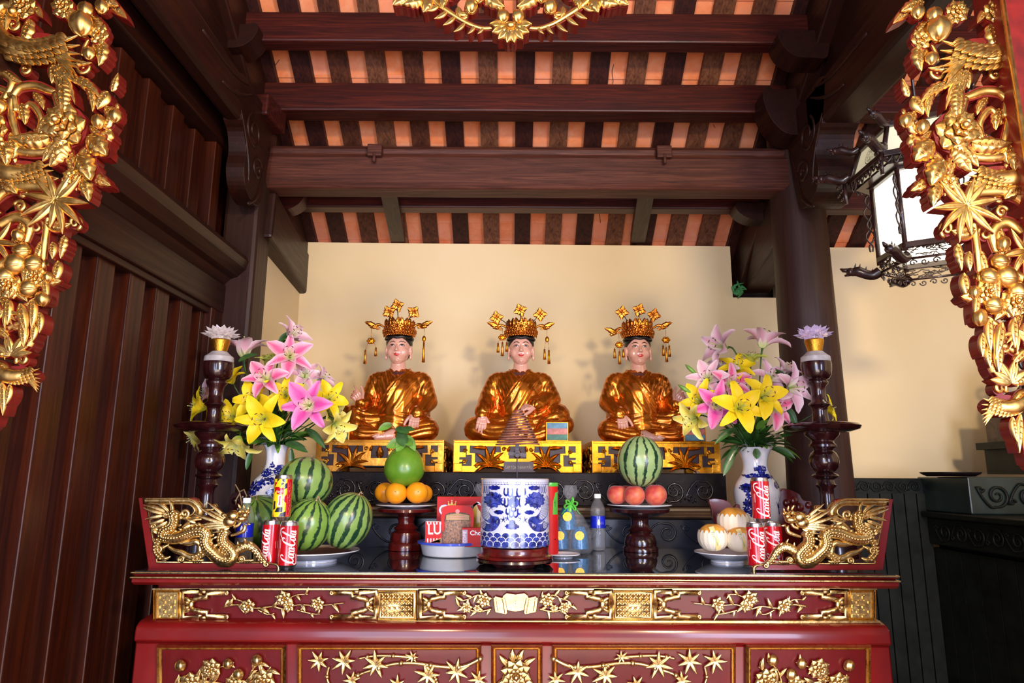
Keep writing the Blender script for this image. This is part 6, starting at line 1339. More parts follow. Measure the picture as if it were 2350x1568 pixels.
def can(px, pbase, label, turn=0.0, z0=None, kind='red', Yc=None, tilt=0):
    if z0 is None: c = PZ(px, pbase, GT); c.y += 0.026; z0 = GT
    else: c = P(px, pbase, Yc); 
    if Yc: c = Vector((P(px, pbase, Yc).x, Yc, z0))
    r_, H_ = 0.0290, 0.1455
    root = empty('drink_can', (c.x, c.y, z0), label, 'drink can')
    q = MB(); lathe(q, [(0.001, 0.006), (0.018, 0.003), (0.0205, 0.0), (0.022, 0.0015), (r_ - 0.002, 0.0095), (r_, 0.0125)], (c.x, c.y, z0), 40); q.build('can_base', M['silver'], root, ang=60); q = MB(); lathe(q, [(r_, H_ - 0.013), (r_ - 0.0035, H_ - 0.0025), (r_ - 0.0030, H_ - 0.001), (r_ - 0.0045, H_), (r_ - 0.006, H_ - 0.005), (0.001, H_ - 0.005)], (c.x, c.y, z0), 40); q.build('can_lid', M['silver'], root, ang=60)
    q = MB(); lathe(q, [(r_, 0.0125), (r_, H_ - 0.013)], (c.x, c.y, z0), 48); q.build('can_wall', M['can_red' if kind == 'red' else 'yellow_ink'], root)
    S = SCYL((c.x, c.y, z0), r_ + 0.00015, 0.001, a0=-PI / 2 + turn)
    if kind == 'red':
        w_ = MB(); script(w_, S, 16, 18, 1.0, 0.0, 1, 3.8, sy=1.95)
        text(w_, S, 'NƯỚC GIẢI KHÁT COCA-COLA', -38, 66, 3.6, PI / 2, 0.0, L=3)
        stroke(w_, S, [(-44, 20), (-44, 120)], 0.7, 0); [stroke(w_, S, [(-31 - 1.6 * j, 64), (-31 - 1.6 * j, 92)], 0.8, 0) for j in range(2)]
        for j in range(12): stroke(w_, S, [(40, 60 + j * 1.8), (50, 60 + j * 1.8)], 0.8 if j % 3 else 1.3, 0)
        w_.build('white_print', M['white_ink'], root, smooth=False)
    else:
        b_ = MB(); rd = MB(); w_ = MB()
        for mb_, pp in ((b_, [(-14, 132), (-4, 132), (-14, 122)]), (b_, [(2, 132), (14, 132), (14, 121), (4, 125)]), (b_, [(0, 118), (6, 121), (10, 118), (2, 110)]), (b_, [(12, 116), (20, 120), (20, 104), (10, 98)]), (rd, [(-24, 122), (-12, 122), (-20, 109), (-24, 109)]), (rd, [(-22, 107), (-2, 107), (-24, 86)]), (rd, [(14, 76), (20, 84), (20, 56), (8, 66)]),
                        (b_, [(-24, 62), (-15, 62), (-15, 46), (-24, 46)]), (b_, [(-24, 46), (-14, 46), (-14, 38), (-24, 34)]), (b_, [(-8, 42), (10, 44), (10, 28), (-16, 28)]), (b_, [(4, 24), (20, 30), (20, 13), (-2, 13)]), (rd, [(-24, 24), (-18, 13), (-24, 13)]), (b_, [(-24, 102), (-46, 124), (-46, 90)]), (rd, [(-26, 70), (-50, 84), (-50, 50)])): poly(mb_, S, pp, 0.02, L=6)
        poly(rd, S, [(20, 13), (44, 13), (44, 132), (20, 132)], 0.12, L=6)
        for j in range(34): stroke(w_, S, [(23, 17 + j * 3.1), (31 + (j * 7) % 6, 17 + j * 3.1)], 0.8 if j % 5 else 1.6, 0.25)
        poly(rd, S, [(-12, 84), (10, 84), (10, 104), (-12, 104)], 0.2, L=5); script(w_, S, -10, 92, 0.19, 0.32, 0, 3.2); stroke(w_, S, [(-10, 90), (0, 87.5), (9, 89)], [.5, 1.6, .5], .32, k=4)
        poly(w_, S, [(-7, 66), (-7, 78), (-4, 82), (4, 82), (7, 78), (7, 66), (5, 62), (8, 56), (8, 46), (-8, 46), (-8, 56), (-5, 62)], 0.25, L=5); disc(rd, S, 0, 75, 2.8, 2.8, .38, n=12); poly(rd, S, [(-1.6, 73), (1.6, 73), (3, 50), (-3, 50)], .38, L=5)
        b_.build('black_print', M['black_ink'], root, smooth=False); rd.build('red_print', M['can_red'], root, smooth=False); w_.build('white_print', M['white_ink'], root, smooth=False)
    return c
def can2(*a, **k_): can(*a, **k_)
c1 = P(662, 1240, 2.262); c0 = P(622, 1240, 2.33)
can(659, 1296, 'front red cola can at the left, under the yellow can', 0.42, GT, Yc=2.262)
can(619, 1285, 'red cola can beside the left dragon wing, turned away', -0.55, GT, Yc=2.312)
can(645, 1190, 'yellow, black and red chequered can standing on two red cans', 0.05, GT + 0.146, 'chk', Yc=2.287)
can(1737, 1290, 'lower left red cola can of the right stack', 0.15, GT, Yc=2.315); can(1778, 1290, 'lower right red cola can, partly behind the right dragon wing', -0.30, GT, Yc=2.355)
can(1748, 1190, 'upper red cola can of the right stack, before the vase', 0.12, GT + 0.146, 'red', Yc=2.335)
# ---- water bottles
def bottle(cx, Yb, label, s=1.0):
    X = P(cx, 1250, Yb).x; root = empty('water_bottle', (X, Yb, GT), label, 'water bottle')
    pr = [(0.001, .004), (.022, .001), (.029, .006), (.0305, .015), (.029, .04), (.0305, .06), (.0305, .085), (.029, .088), (.029, .135), (.0305, .140), (.0305, .155), (.029, .168), (.022, .185), (.014, .198), (.0125, .206)]
    pr = [(r_ * s, z * s + GT) for r_, z in pr]; q = MB(); lathe(q, pr + [(max(r_ - .0008, .0005), z) for r_, z in pr[::-1]], (X, Yb, 0), 36); q.build('clear_body', M['clear'], root)
    q = MB(); lathe(q, [(.0298 * s, .088 * s + GT), (.0298 * s, .135 * s + GT)], (X, Yb, 0), 36); lo = q.build('label', plain('blue_label', (0.01, 0.02, 0.55), 0.3, coat=0.5, var=0.25), root)
    S = SCYL((X, Yb, GT), .0301 * s, 0.001); q = MB(); poly(q, S, cr([(0, 124), (-5, 112), (-5, 104), (0, 100), (5, 104), (5, 112)], 3, True), 0, L=3); text(q, S, 'AQUAFINA', 14, 108, 3.4, 0, 0, L=3) if False else [stroke(q, S, [(9, 112 - 4 * j), (20, 112 - 4 * j)], .9, 0) for j in range(3)]; q.build('label_print', M['white_ink'], lo, smooth=False)
    q = MB(); lathe(q, [(.0005, .222 * s + GT), (.0135 * s, .222 * s + GT), (.014 * s, .220 * s + GT), (.014 * s, .205 * s + GT), (.0005, .205 * s + GT)], (X, Yb, 0), 28); q.build('cap', M['white_plastic'], root, ang=40)
bottle(1373, 2.86, 'clear water bottle with blue label standing right of the blue sweets'); bottle(559, 2.40, 'water bottle behind the head of the left dragon wing', 0.96)
# ---- basin with packets, left of the urn
bx = P(1040, 1260, 2.64).x
root = empty('plastic_basin', (bx, 2.66, GT), 'oval white plastic basin with blue rim holding snack packets', 'basin')
def oval(mb, prof, cx, cy, ax_, ay_, n=56):
    vs = [Vector((cx + (ax_ + r_) * math.cos(2 * PI * i / n), cy + (ay_ + r_) * math.sin(2 * PI * i / n), z)) for r_, z in prof for i in range(n)]
    mb.add(vs, [(j * n + i, j * n + (i + 1) % n, (j + 1) * n + (i + 1) % n, (j + 1) * n + i) for j in range(len(prof) - 1) for i in range(n)])
q = MB(); oval(q, [(-.114, GT + .002), (-.016, GT + .001), (-.010, GT + .006), (0, GT + .045), (.002, GT + .046), (-.004, GT + .045), (-.013, GT + .009), (-.114, GT + .006)], bx, 2.66, .125, .115); q.build('bowl', M['white_plastic'], root, ang=50)
q = MB(); oval(q, [(0, GT + .043), (.010, GT + .045), (.011, GT + .052), (.004, GT + .054), (-.003, GT + .050), (0, GT + .043)], bx, 2.66, .125, .115); q.build('rim', plain('blue_plastic', (0.06, 0.12, 0.75), 0.3, coat=.3), root, ang=50)
M['pack_red'] = plain('packet_red', (0.62, 0.010, 0.010), 0.5, coat=.0, spec=.3, var=.06); M['pack_yellow'] = plain('packet_yellow', (0.85, 0.62, 0.03), 0.35, coat=.4)
def packet(name, Yp, x0, y0, x1, y1, th, mt, label, cat='packet', lean=0.0):
    a, b_ = P(x0, y1, Yp), P(x1, y0, Yp); root = empty(name, ((a.x + b_.x) / 2, Yp + th / 2, a.z), label, cat)
    q = MB(); box(q, ((a.x + b_.x) / 2, Yp + th / 2, (a.z + b_.z) / 2), (b_.x - a.x, th, b_.z - a.z)); q.build('carton', M[mt], root, smooth=False, bevel=.0015)
    return root, SPX(Yp - 0.0008, (x0 + x1) / 2, (y0 + y1) / 2)
r1, S = packet('biscuit_box', 2.70, 1000, 1141, 1140, 1262, .05, 'pack_red', 'big red biscuit box with gold crown at the back of the basin', 'box')
q = MB(); poly(q, S, [(1027, 1162), (1029, 1153), (1033, 1159), (1037, 1150), (1041, 1159), (1046, 1153), (1047, 1162)], 0); [disc(q, S, x, y, 1.4, h=.1, n=8) for x, y in ((1029, 1152), (1037, 1149), (1046, 1152))]; stroke(q, S, [(1029, 1165), (1045, 1165)], 2, 0); q.build('gold_crown_print', M['pack_yellow'], r1, smooth=False)
q = MB(); text(q, S, 'C', 1018, 1172, 34, 0, .3, flipv=True, off=.6); q.build('blue_letter_edge', M['cobalt_light'], r1, smooth=False); q = MB(); text(q, S, 'C', 1018, 1172, 32, 0, .8, flipv=True); q.build('white_letter', M['white_ink'], r1, smooth=False)
q = MB(); blob(q, S, 1092, 1192, 12, 34, 6, .2, 3); q.build('yellow_picture', M['pack_yellow'], r1, smooth=False)
q = MB(); [stroke(q, S, cr([(1080, 1168), (1088 + j * 3, 1160 - j * 2), (1096 + j * 3, 1152 + j * 4)], 4), [5, 4, 1], .5) for j in range(4)]; q.build('splash_print', M['white_ink'], r1, smooth=False)
r1, S = packet('wafer_packet', 2.60, 975, 1197, 1014, 1258, .03, 'white_ink', 'white and red striped wafer packet at the left of the basin')
q = MB(); [poly(q, S, [(976 + j * 7, 1198), (980 + j * 7, 1198), (980 + j * 7, 1256), (976 + j * 7, 1256)], .2) for j in range(5)]; poly(q, S, [(980, 1204), (1014, 1204), (1014, 1236), (980, 1236)], .4); q.build('red_print', M['pack_red'], r1, smooth=False)
q = MB(); text(q, S, 'LU', 997, 1216, 34, 0, .8, sx=.8, flipv=True, off=.5); q.build('white_letters', M['white_ink'], r1, smooth=False); q = MB(); [stroke(q, S, [(985 + 3 * j, 1248 - j), (1012, 1236 + 2 * j)], 3, .9) for j in range(6)]; q.build('wafer_picture', plain('wafer', (.75, .42, .16), .7), r1, smooth=False)
# clear sweets bag
c_ = P(1049, 1205, 2.585); root = empty('sweets_bag', P(1049, 1256, 2.60), 'clear bag of brown sesame sweets with a red header, in the basin', 'bag')
def pillow(mb, S, x0, y0, x1, y1, h, n=14, wob=0.0, seed=1):
    r_ = random.Random(seed); vs = []
    for s in (1, -1):
        for i in range(n + 1):
            for j in range(n + 1):
                u, v = i / n, j / n; e = (math.sin(PI * u) * math.sin(PI * v)) ** 0.45; vs.append(S(x0 + (x1 - x0) * u, y0 + (y1 - y0) * v, s * h * e + wob * (r_.random() - .5) * e))
    m_ = n + 1; fs = [(i * m_ + j, i * m_ + j + 1, (i + 1) * m_ + j + 1, (i + 1) * m_ + j) for i in range(n) for j in range(n)]; mb.add(vs, fs + [tuple(m_ * m_ + a for a in reversed(f_)) for f_ in fs])
S = SPX(2.60, 1049, 1205); q = MB(); pillow(q, S, 1015, 1170, 1083, 1258, 10, 16, 1.5); q.build('sesame_sweets', plain('sesame_brown', (0.42, 0.20, 0.10), 0.5, var=0.45, vs=160, bmp=.8, bs=240), root)
q = MB(); pillow(q, S, 1012, 1160, 1086, 1260, 12, 18, 2.0); q.build('clear_film', M['cello'], root)
q = MB(); S2 = SPX(2.578, 1049, 1205); poly(q, S2, cr([(1020, 1163), (1050, 1160), (1080, 1164), (1087, 1180), (1085, 1215), (1080, 1212), (1078, 1182), (1050, 1176), (1022, 1182), (1020, 1215), (1014, 1218), (1013, 1185)], 3, True), 0); q.build('red_header', M['pack_red'], root, smooth=False)
q = MB(); poly(q, S2, [(1024, 1183), (1050, 1178), (1077, 1183), (1077, 1194), (1024, 1194)], .4); q.build('brown_band', plain('gold_brown_print', (.45, .28, .08), .4), root, smooth=False); q = MB(); disc(q, S2, 1050, 1174, 5, 5, .6, n=12); [stroke(q, S2, [(1032, 1186 + 4 * j), (1070, 1186 + 4 * j)], 1.4, .6) for j in range(2)]; q.build('pink_print', plain('pink_print', (.8, .25, .25), .4), root, smooth=False)
r1, S = packet('cake_box', 2.555, 1060, 1212, 1125, 1256, .03, 'pack_red', 'small red cake box in front, half hidden by the urn', 'box')
q = MB(); poly(q, S, [(1061, 1216), (1073, 1216), (1073, 1254), (1061, 1254)], .2); q.build('side_print', plain('mauve_print', (.55, .35, .5), .4), r1, smooth=False); q = MB(); text(q, S, 'Choco', 1099, 1224, 15, 0, .4, flipv=True, off=.25); text(q, S, 'COPIE', 1067, 1233, 10, PI / 2, .5, flipv=True); q.build('white_letters', M['white_ink'], r1, smooth=False)
# ---- tube, sweets pyramid and second bag behind the urn
X = P(1270, 1200, 2.68).x; root = empty('crisps_tube', (X, 2.68, GT + .006), 'tall red crisps tube with green lid just right of the urn', 'tube')
zt_ = P(1270, 1108, 2.68).z; q = MB(); lathe(q, [(.001, GT + .006), (.034, GT + .006), (.034, zt_ - .012)], (X - .016, 2.68, 0), 36); q.build('tube_wall', M['pack_red'], root, ang=50)
q = MB(); lathe(q, [(.0345, zt_ - .014), (.0355, zt_ - .012), (.0355, zt_), (.001, zt_)], (X - .016, 2.68, 0), 36); q.build('lid', M['green_ribbon'], root, ang=50)
S = SCYL((X - .016, 2.68, GT), .0342, .001); q = MB(); poly(q, S, [(12, 150), (40, 150), (40, 235), (24, 230), (14, 200)], 0, L=6); q.build('green_print', M['green_ribbon'], root, smooth=False); q = MB(); text(q, S, 'ngon', 24, 190, 12, -PI / 2, .2, L=4); disc(q, S, 22, 60, 3, 3, .1, n=8); q.build('dark_print', M['black_ink'], root, smooth=False)
def bow(mb, c, k):
    for i in range(6):
        a = 2 * PI * i / 6 + .3; d = Vector((math.cos(a), -.4, math.sin(a) * .8)); pts = [c, c + d * 9 * k + Vector((0, 0, 4 * k)), c + d * 16 * k, c + d * 13 * k - Vector((0, 0, 6 * k)), c + d * 2 * k]
        tube(mb, cr([tuple(p_) for p_ in pts], 5), 5.5 * k, 6, 0, 0.25)
    for s in (-1, 1): tube(mb, cr([tuple(c), tuple(c + Vector((s * 10, -4, -8)) * k), tuple(c + Vector((s * 22, -5, -22)) * k)], 5), 3.5 * k, 6, 0, .15)
M['blue_foil'] = plain('blue_foil', (0.002, 0.17, 0.42), 0.3, 0.15, coat=.5, var=.3, vs=90, bmp=.5, bs=150)
def sweets(cx, Yc, ybase, label, full=True):
    k = KPX(cx, 1200, Yc); c = lambda x, y, o=0: P(x, y, Yc + o)
    root = empty('sweets_pyramid', (c(cx, ybase).x, Yc, GT), label, 'sweets bag', None)
    for (x, y) in ((cx - 25, 1232), (cx + 20, 1232), (cx - 8, 1188)):
        q = MB(); cc_ = c(x, y); lathe(q, [(.001, -26 * k), (20 * k, -26 * k), (20 * k, -20 * k), (17 * k, 8 * k), (11 * k, 22 * k), (.001, 24 * k)], cc_, 20); o = q.build('foil_roll', M['blue_foil'], root, ang=50)
        q = MB(); S = SPX(cc_.y - 20 * k, x, y); disc(q, S, x + 0, y - 2, 10.5, 10.5, 0, 2, 20); stroke(q, S, spiral_pts(x, y - 2, 7, 1.6, 0, 1), 2, 1, th=.5); q.build('gold_seal', M['foil_gold'], o, ang=40)
    q = MB(); n = 20; prof = [(.001, 0), (44, 0), (46, 12), (42, 45), (30, 80), (12, 102), (6, 108), (10, 120), (18, 136), (13, 150)]; vs = []; r_ = random.Random(5)
    for j, (r0, z) in enumerate(prof):
        for i in range(n): a = 2 * PI * i / n; e = 1 + .16 * math.sin(5 * a + j) * (1 if j > 1 else 0) + r_.uniform(-.05, .05); vs.append(Vector((c(cx, ybase).x + r0 * k * e * math.cos(a), Yc + r0 * k * .8 * e * math.sin(a), GT + .001 + z * k)))
    q.add(vs, [(j * n + i, j * n + (i + 1) % n, (j + 1) * n + (i + 1) % n, (j + 1) * n + i) for j in range(len(prof) - 1) for i in range(n)]); q.build('clear_film', M['cello'], root)
    q = MB(); bow(q, Vector((c(cx, ybase).x, Yc - .012, GT + 108 * k)), k); q.build('green_bow', M['green_ribbon'], root)
sweets(1310, 2.76, 1262, 'cellophane bag of blue foil sweets with gold seals and green bow')
sweets(1104, 2.80, 1262, 'second cellophane bag with green tie, almost hidden left of the urn')
# ---- red lacquered carved stands behind vases, dry branch
def redpiece(pts, Yc, th, label, extra=None, mt='mahog_red'):
    q = MB(); S = SPX(Yc, pts[0][0], pts[0][1]); poly(q, S, cr(pts, 3, True), 0, th / S.k); root = q.build('carved_red_stand', M[mt], smooth=False, recalc=True, bevel=.002); tag(root, label, 'carved stand')
    if extra:
        q = MB()
        for (x, y, r_) in extra: ball(q, S(x, y, 1), (r_ * S.k, r_ * S.k * .6, r_ * S.k), 9, 6)
        q.build('carved_knobs', M[mt], root)
redpiece([(1628, 1146), (1660, 1147), (1676, 1155), (1684, 1166), (1692, 1158), (1700, 1170), (1698, 1262), (1640, 1262), (1645, 1215), (1636, 1190), (1633, 1168)], 2.70, .02, 'winged purple-red wooden stand behind the pears')
redpiece([(1786, 1131), (1830, 1132), (1843, 1148), (1862, 1152), (1858, 1175), (1845, 1200), (1830, 1262), (1786, 1262)], 2.86, .03, 'dark red carved stand right of the right vase', [(1805, 1155, 9), (1822, 1150, 10), (1835, 1165, 10), (1855, 1160, 8), (1815, 1175, 9), (1846, 1182, 8), (1828, 1190, 8)])
redpiece([(528, 1140), (545, 1130), (566, 1128), (578, 1140), (575, 1262), (530, 1262), (525, 1190)], 2.84, .03, 'dark red carved stand left of the left vase', [(540, 1150, 8), (556, 1142, 8), (566, 1160, 8), (545, 1170, 8)], 'mahog')
q = MB(); 
for pts in ([(555, 1160), (552, 1140), (549, 1128), (540, 1112)], [(549, 1130), (560, 1124), (566, 1138), (560, 1150)], [(550, 1134), (543, 1145), (541, 1158)]): tube(q, [P(x, y, 2.66) for x, y in pts], [.0032, .002], 6)
tube(q, [P(555, 1160, 2.66), Vector((P(557, 1200, 2.66).x, 2.66, GT + .001))], .003, 6)
tag(q.build('dry_branch', M['dry_stem']), 'forked dry pale twig standing behind the left dragon head', 'twig')
# ================================================================== lilies
def petal_mat(name, edge, mid, core, spots=None):
    m = N(name); uv = m.n('ShaderNodeTexCoord'); sp = m.n('ShaderNodeSeparateXYZ'); m.l(uv.outputs['UV'], sp.inputs[0])
    ac = m.math('ABSOLUTE', m.math('SUBTRACT', sp.outputs[0], 0.5)); a = m.math('ADD', m.math('MULTIPLY', ac, 1.6), m.math('MULTIPLY', m.math('ABSOLUTE', m.math('SUBTRACT', sp.outputs[1], 0.5)), 0.75))
    a = m.math('ADD', a, m.math('MULTIPLY', m.math('SUBTRACT', m.noise(m.coord((1, 1, 1), 'UV'), 6, 3), 0.5), 0.25))
    c = m.ramp(a, [(0.20, mid), (0.78, edge)]); c = m.mix(m.ramp(sp.outputs[1], [(0.06, (1, 1, 1)), (0.30, (0, 0, 0))]), c, core)
    m.set(c, 0.45, sss=0.12, spec=0.3); m.bump(m.noise(m.coord((60, 2, 1), 'UV'), 1, 2), 0.25, 0.002); return m.m
LM = {'pink': petal_mat('pink_lily_petal', (0.84, 0.50, 0.60), (0.76, 0.11, 0.28), (0.62, 0.66, 0.25)), 'deep': petal_mat('magenta_lily_petal', (0.78, 0.30, 0.55), (0.68, 0.07, 0.34), (0.75, 0.78, 0.40)),
      'pale': petal_mat('pale_lily_petal', (0.82, 0.64, 0.68), (0.76, 0.42, 0.52), (0.62, 0.70, 0.30)), 'yellow': petal_mat('yellow_lily_petal', (0.88, 0.70, 0.02), (0.84, 0.60, 0.01), (0.55, 0.55, 0.04)),
      'lemon': petal_mat('lemon_lily_petal', (0.88, 0.80, 0.25), (0.82, 0.70, 0.10), (0.40, 0.55, 0.08)), 'green': petal_mat('green_lily_petal', (0.60, 0.66, 0.12), (0.45, 0.55, 0.08), (0.25, 0.4, 0.05))}
M['anther'] = plain('lily_anther', (0.10, 0.02, 0.015), 0.7); M['filament'] = plain('lily_filament', (0.55, 0.65, 0.22), 0.5)
def petal_mesh(wide, opn, recurve, seed):
    """petal of unit length along +x (outwards) and +z (flower axis)"""
    r_ = random.Random(seed); nt, ns = 14, 6; q = MB(); vs = []; uv = []
    a = 1.25 - 0.45 * opn; x = 0.03; z = 0.0; wob = r_.uniform(-.15, .15); tw = r_.uniform(-.25, .25)
    for i in range(nt + 1):
        t = i / nt; w_ = wide * (math.sin(PI * min(1, 0.10 + 0.90 * t ** 0.85)) ** 0.7) * 0.5 * (1 if i < nt else 0.02)
        for j in range(ns + 1):
            s = j / ns * 2 - 1; cup = (1 - t) * 0.9 + 0.12; ruf = 0.012 * math.sin(t * 19 + seed) * abs(s) ** 2 * (1 if t > .2 else 0)
            off = w_ * abs(s) ** 1.6 * cup * 0.8; nx, nz = -math.sin(a), math.cos(a)
            vs.append(Vector((x + nx * (off) * 1 + ruf, w_ * s + wob * t * t * .3, z + nz * off + ruf + tw * s * w_ * t))); uv.append((j / ns, t))
        st = 1.0 / nt; a -= (0.4 + recurve * 2.6 * t) / nt; x += math.cos(a) * st; z += math.sin(a) * st
    m_ = ns + 1; q.add(vs, [(i * m_ + j, i * m_ + j + 1, (i + 1) * m_ + j + 1, (i + 1) * m_ + j) for i in range(nt) for j in range(ns)], 0, uv); return q
def proto_mesh(mb, name):
    me = bpy.data.meshes.new(name); me.from_pydata(mb.v, [], mb.f); l = me.uv_layers.new(name='UVMap')
    for lp in me.loops: l.data[lp.index].uv = mb.uv.get(lp.vertex_index, (0, 0))
    me.polygons.foreach_set('use_smooth', [True] * len(me.polygons)); me.materials.append(None); return me
PM = {}
for key, opn in (('open', 1.0), ('half', 0.35), ('closed', -0.15)):
    PM[key] = [proto_mesh(petal_mesh(w_, opn + dv, rc, sd), 'petal') for w_, dv, rc, sd in ((0.54, 0.1, 0.55, 1), (0.52, 0, 0.8, 2), (0.36, 0.05, 0.75, 3), (0.37, 0.12, 0.95, 4))]
q = MB()
for i in range(6):
    a = 2 * PI * i / 6 + .2; e = (0.20 * math.cos(a), 0.20 * math.sin(a), 0.62 + .03 * (i % 2)); tube(q, cr([(0.02 * math.cos(a), 0.02 * math.sin(a), 0.05), (0.08 * math.cos(a), 0.08 * math.sin(a), 0.38), e], 4), 0.008, 5, 0)
    tube(q, [Vector(e) + Vector((-math.sin(a), math.cos(a), 0.1)) * 0.055, Vector(e), Vector(e) - Vector((-math.sin(a), math.cos(a), 0.1)) * 0.055], [0.008, 0.018, 0.008], 6, 1)
tube(q, [(0, 0, 0), (0, 0, .4), (.02, 0, .72)], [0.016, 0.012, 0.014], 6, 0); ball(q, (.02, 0, .73), .026, 8, 5, mi=0)
sm_ = bpy.data.meshes.new('stamens'); sm_.from_pydata(q.v, [], q.f); sm_.polygons.foreach_set('material_index', q.m); sm_.materials.append(M['filament']); sm_.materials.append(M['anther']); sm_.polygons.foreach_set('use_smooth', [True] * len(q.f))
fr = random.Random(11)
def lily(px, py, Y, face, Lpx, kind, mesh, label, group, mouth, spin=0.0):
    c = P(px, py, Y); k = KPX(px, py, Y); L = Lpx * k * 1.34; z = Vector(face).normalized(); c = c - z * L * 0.25
    x = z.orthogonal().normalized(); y = z.cross(x); Rm = Matrix((x, y, z)).transposed().to_4x4()
    root = empty('lily', c, label, 'lily', group); root.rotation_euler = (0, 0, 0)
    for i in range(6):
        me = PM[mesh][(0 if i % 2 == 0 else 2) + fr.randint(0, 1)]; o = bpy.data.objects.new('petal', me); C.objects.link(o); o.parent = root
        o.material_slots[0].link = 'OBJECT'; o.material_slots[0].material = LM[kind]
        s_ = L * (1.0 if i % 2 == 0 else 1.04) * fr.uniform(.94, 1.06); o.matrix_local = Rm @ Matrix.Rotation(spin + 2 * PI * i / 6 + fr.uniform(-.1, .1), 4, 'Z') @ Matrix.Translation((0, 0, 0.01 * L * (i % 2))) @ Matrix.Rotation(fr.uniform(-.14, .14), 4, 'Y') @ Matrix.Diagonal((s_, s_, s_, 1))
    o = bpy.data.objects.new('stamens', sm_); C.objects.link(o); o.parent = root; o.matrix_local = Rm @ Matrix.Diagonal((L, L, L, 1))
    q = MB(); m0 = Vector(mouth) + Vector((fr.uniform(-.02, .02), fr.uniform(-.015, .015), -0.03)); mid = c - z * L * 0.5 + (m0 - c) * 0.25
    tube(q, cr([tuple(c + z * L * .03), tuple(c - z * L * .3), tuple(mid), tuple(m0 + (mid - m0) * .35 + Vector((0, 0, .02))), tuple(m0)], 5), [L * .045, .0028, .0024, .0024], 7); q.build('stem', M['leaf'], root)
def budl(px, py, Y, d, Lpx, label, mouth, mt='leaf_light'):
    c = P(px, py, Y); k = KPX(px, py, Y); L = Lpx * k; d = Vector(d).normalized(); root = empty('lily_bud', c, label, 'lily bud')
    q = MB(); tube(q, [c + d * L * t for t in (-.5, -.4, -.2, 0, .25, .42, .5)], [L * .03, L * .09, L * .13, L * .14, L * .11, L * .05, L * .01], 10); q.build('bud', M[mt], root)
    q = MB(); tube(q, cr([tuple(c - d * L * .5), tuple(c - d * L * .9 + Vector((0, .01, -.01))), tuple(Vector(mouth))], 5), .0022, 6); q.build('stem', M['leaf'], root)
def foliage(mouth, n, rad_, seed, label, extra=()):
    r_ = random.Random(seed); root = empty('lily_foliage', mouth, label, 'foliage')
    for i in range(n):
        a = r_.uniform(0, 2 * PI); el = r_.uniform(-0.05, 1.35); d = Vector((math.cos(a) * math.cos(el) * 1.2, math.sin(a) * math.cos(el) - .15, math.sin(el))); t = r_.uniform(0.0, 0.45)
        b_ = Vector(mouth) + d * rad_ * t + Vector((0, 0, 0.005)); q = MB(); L = r_.uniform(.065, .13); blade(q, b_, d + Vector((r_.uniform(-.4, .4), r_.uniform(-.3, .3), r_.uniform(-.2, .4))), L, r_.uniform(.020, .032), r_.uniform(.2, 1.1), roll=r_.uniform(-.8, .8)); q.build('leaf', M['leaf'] if r_.random() < .8 else M['leaf_light'], root)
    for (px, py, Y, dx, dz, L, W_) in extra:
        b_ = P(px, py, Y); k = KPX(px, py, Y); q = MB(); blade(q, b_, (dx, -.1, dz), L * k, W_ * k, .8, Vector((0, -1, .2))); q.build('leaf', M['leaf'], root)
    for i in range(7):
        a = 2 * PI * i / 7; q = MB(); tube(q, [Vector(mouth) + Vector((.012 * math.cos(a), .012 * math.sin(a), -.08)), Vector(mouth) + Vector((.02 * math.cos(a), .02 * math.sin(a), .0)), Vector(mouth) + Vector((.07 * math.cos(a), .05 * math.sin(a), .14))], .0028, 6); q.build('stalk', M['leaf'], root)
ML = Vector((XL, 2.76, ZL(1024))); MR = Vector((XR, 2.76, ZR(1030)))
GL, GR_ = 'lilies in the left vase', 'lilies in the right vase'
foliage(ML, 84, .20, 21, 'dark green lily leaves and stalks spreading from the left vase', [(655, 1020, 2.7, 1, .1, 60, 20), (668, 1030, 2.72, .2, -1, 46, 14), (580, 1030, 2.7, -.3, -1, 50, 14), (640, 790, 2.74, .5, 1, 40, 14), (548, 830, 2.72, .9, .8, 50, 12), (600, 960, 2.68, .1, -.4, 50, 24), (700, 985, 2.7, .8, -.3, 70, 18)])
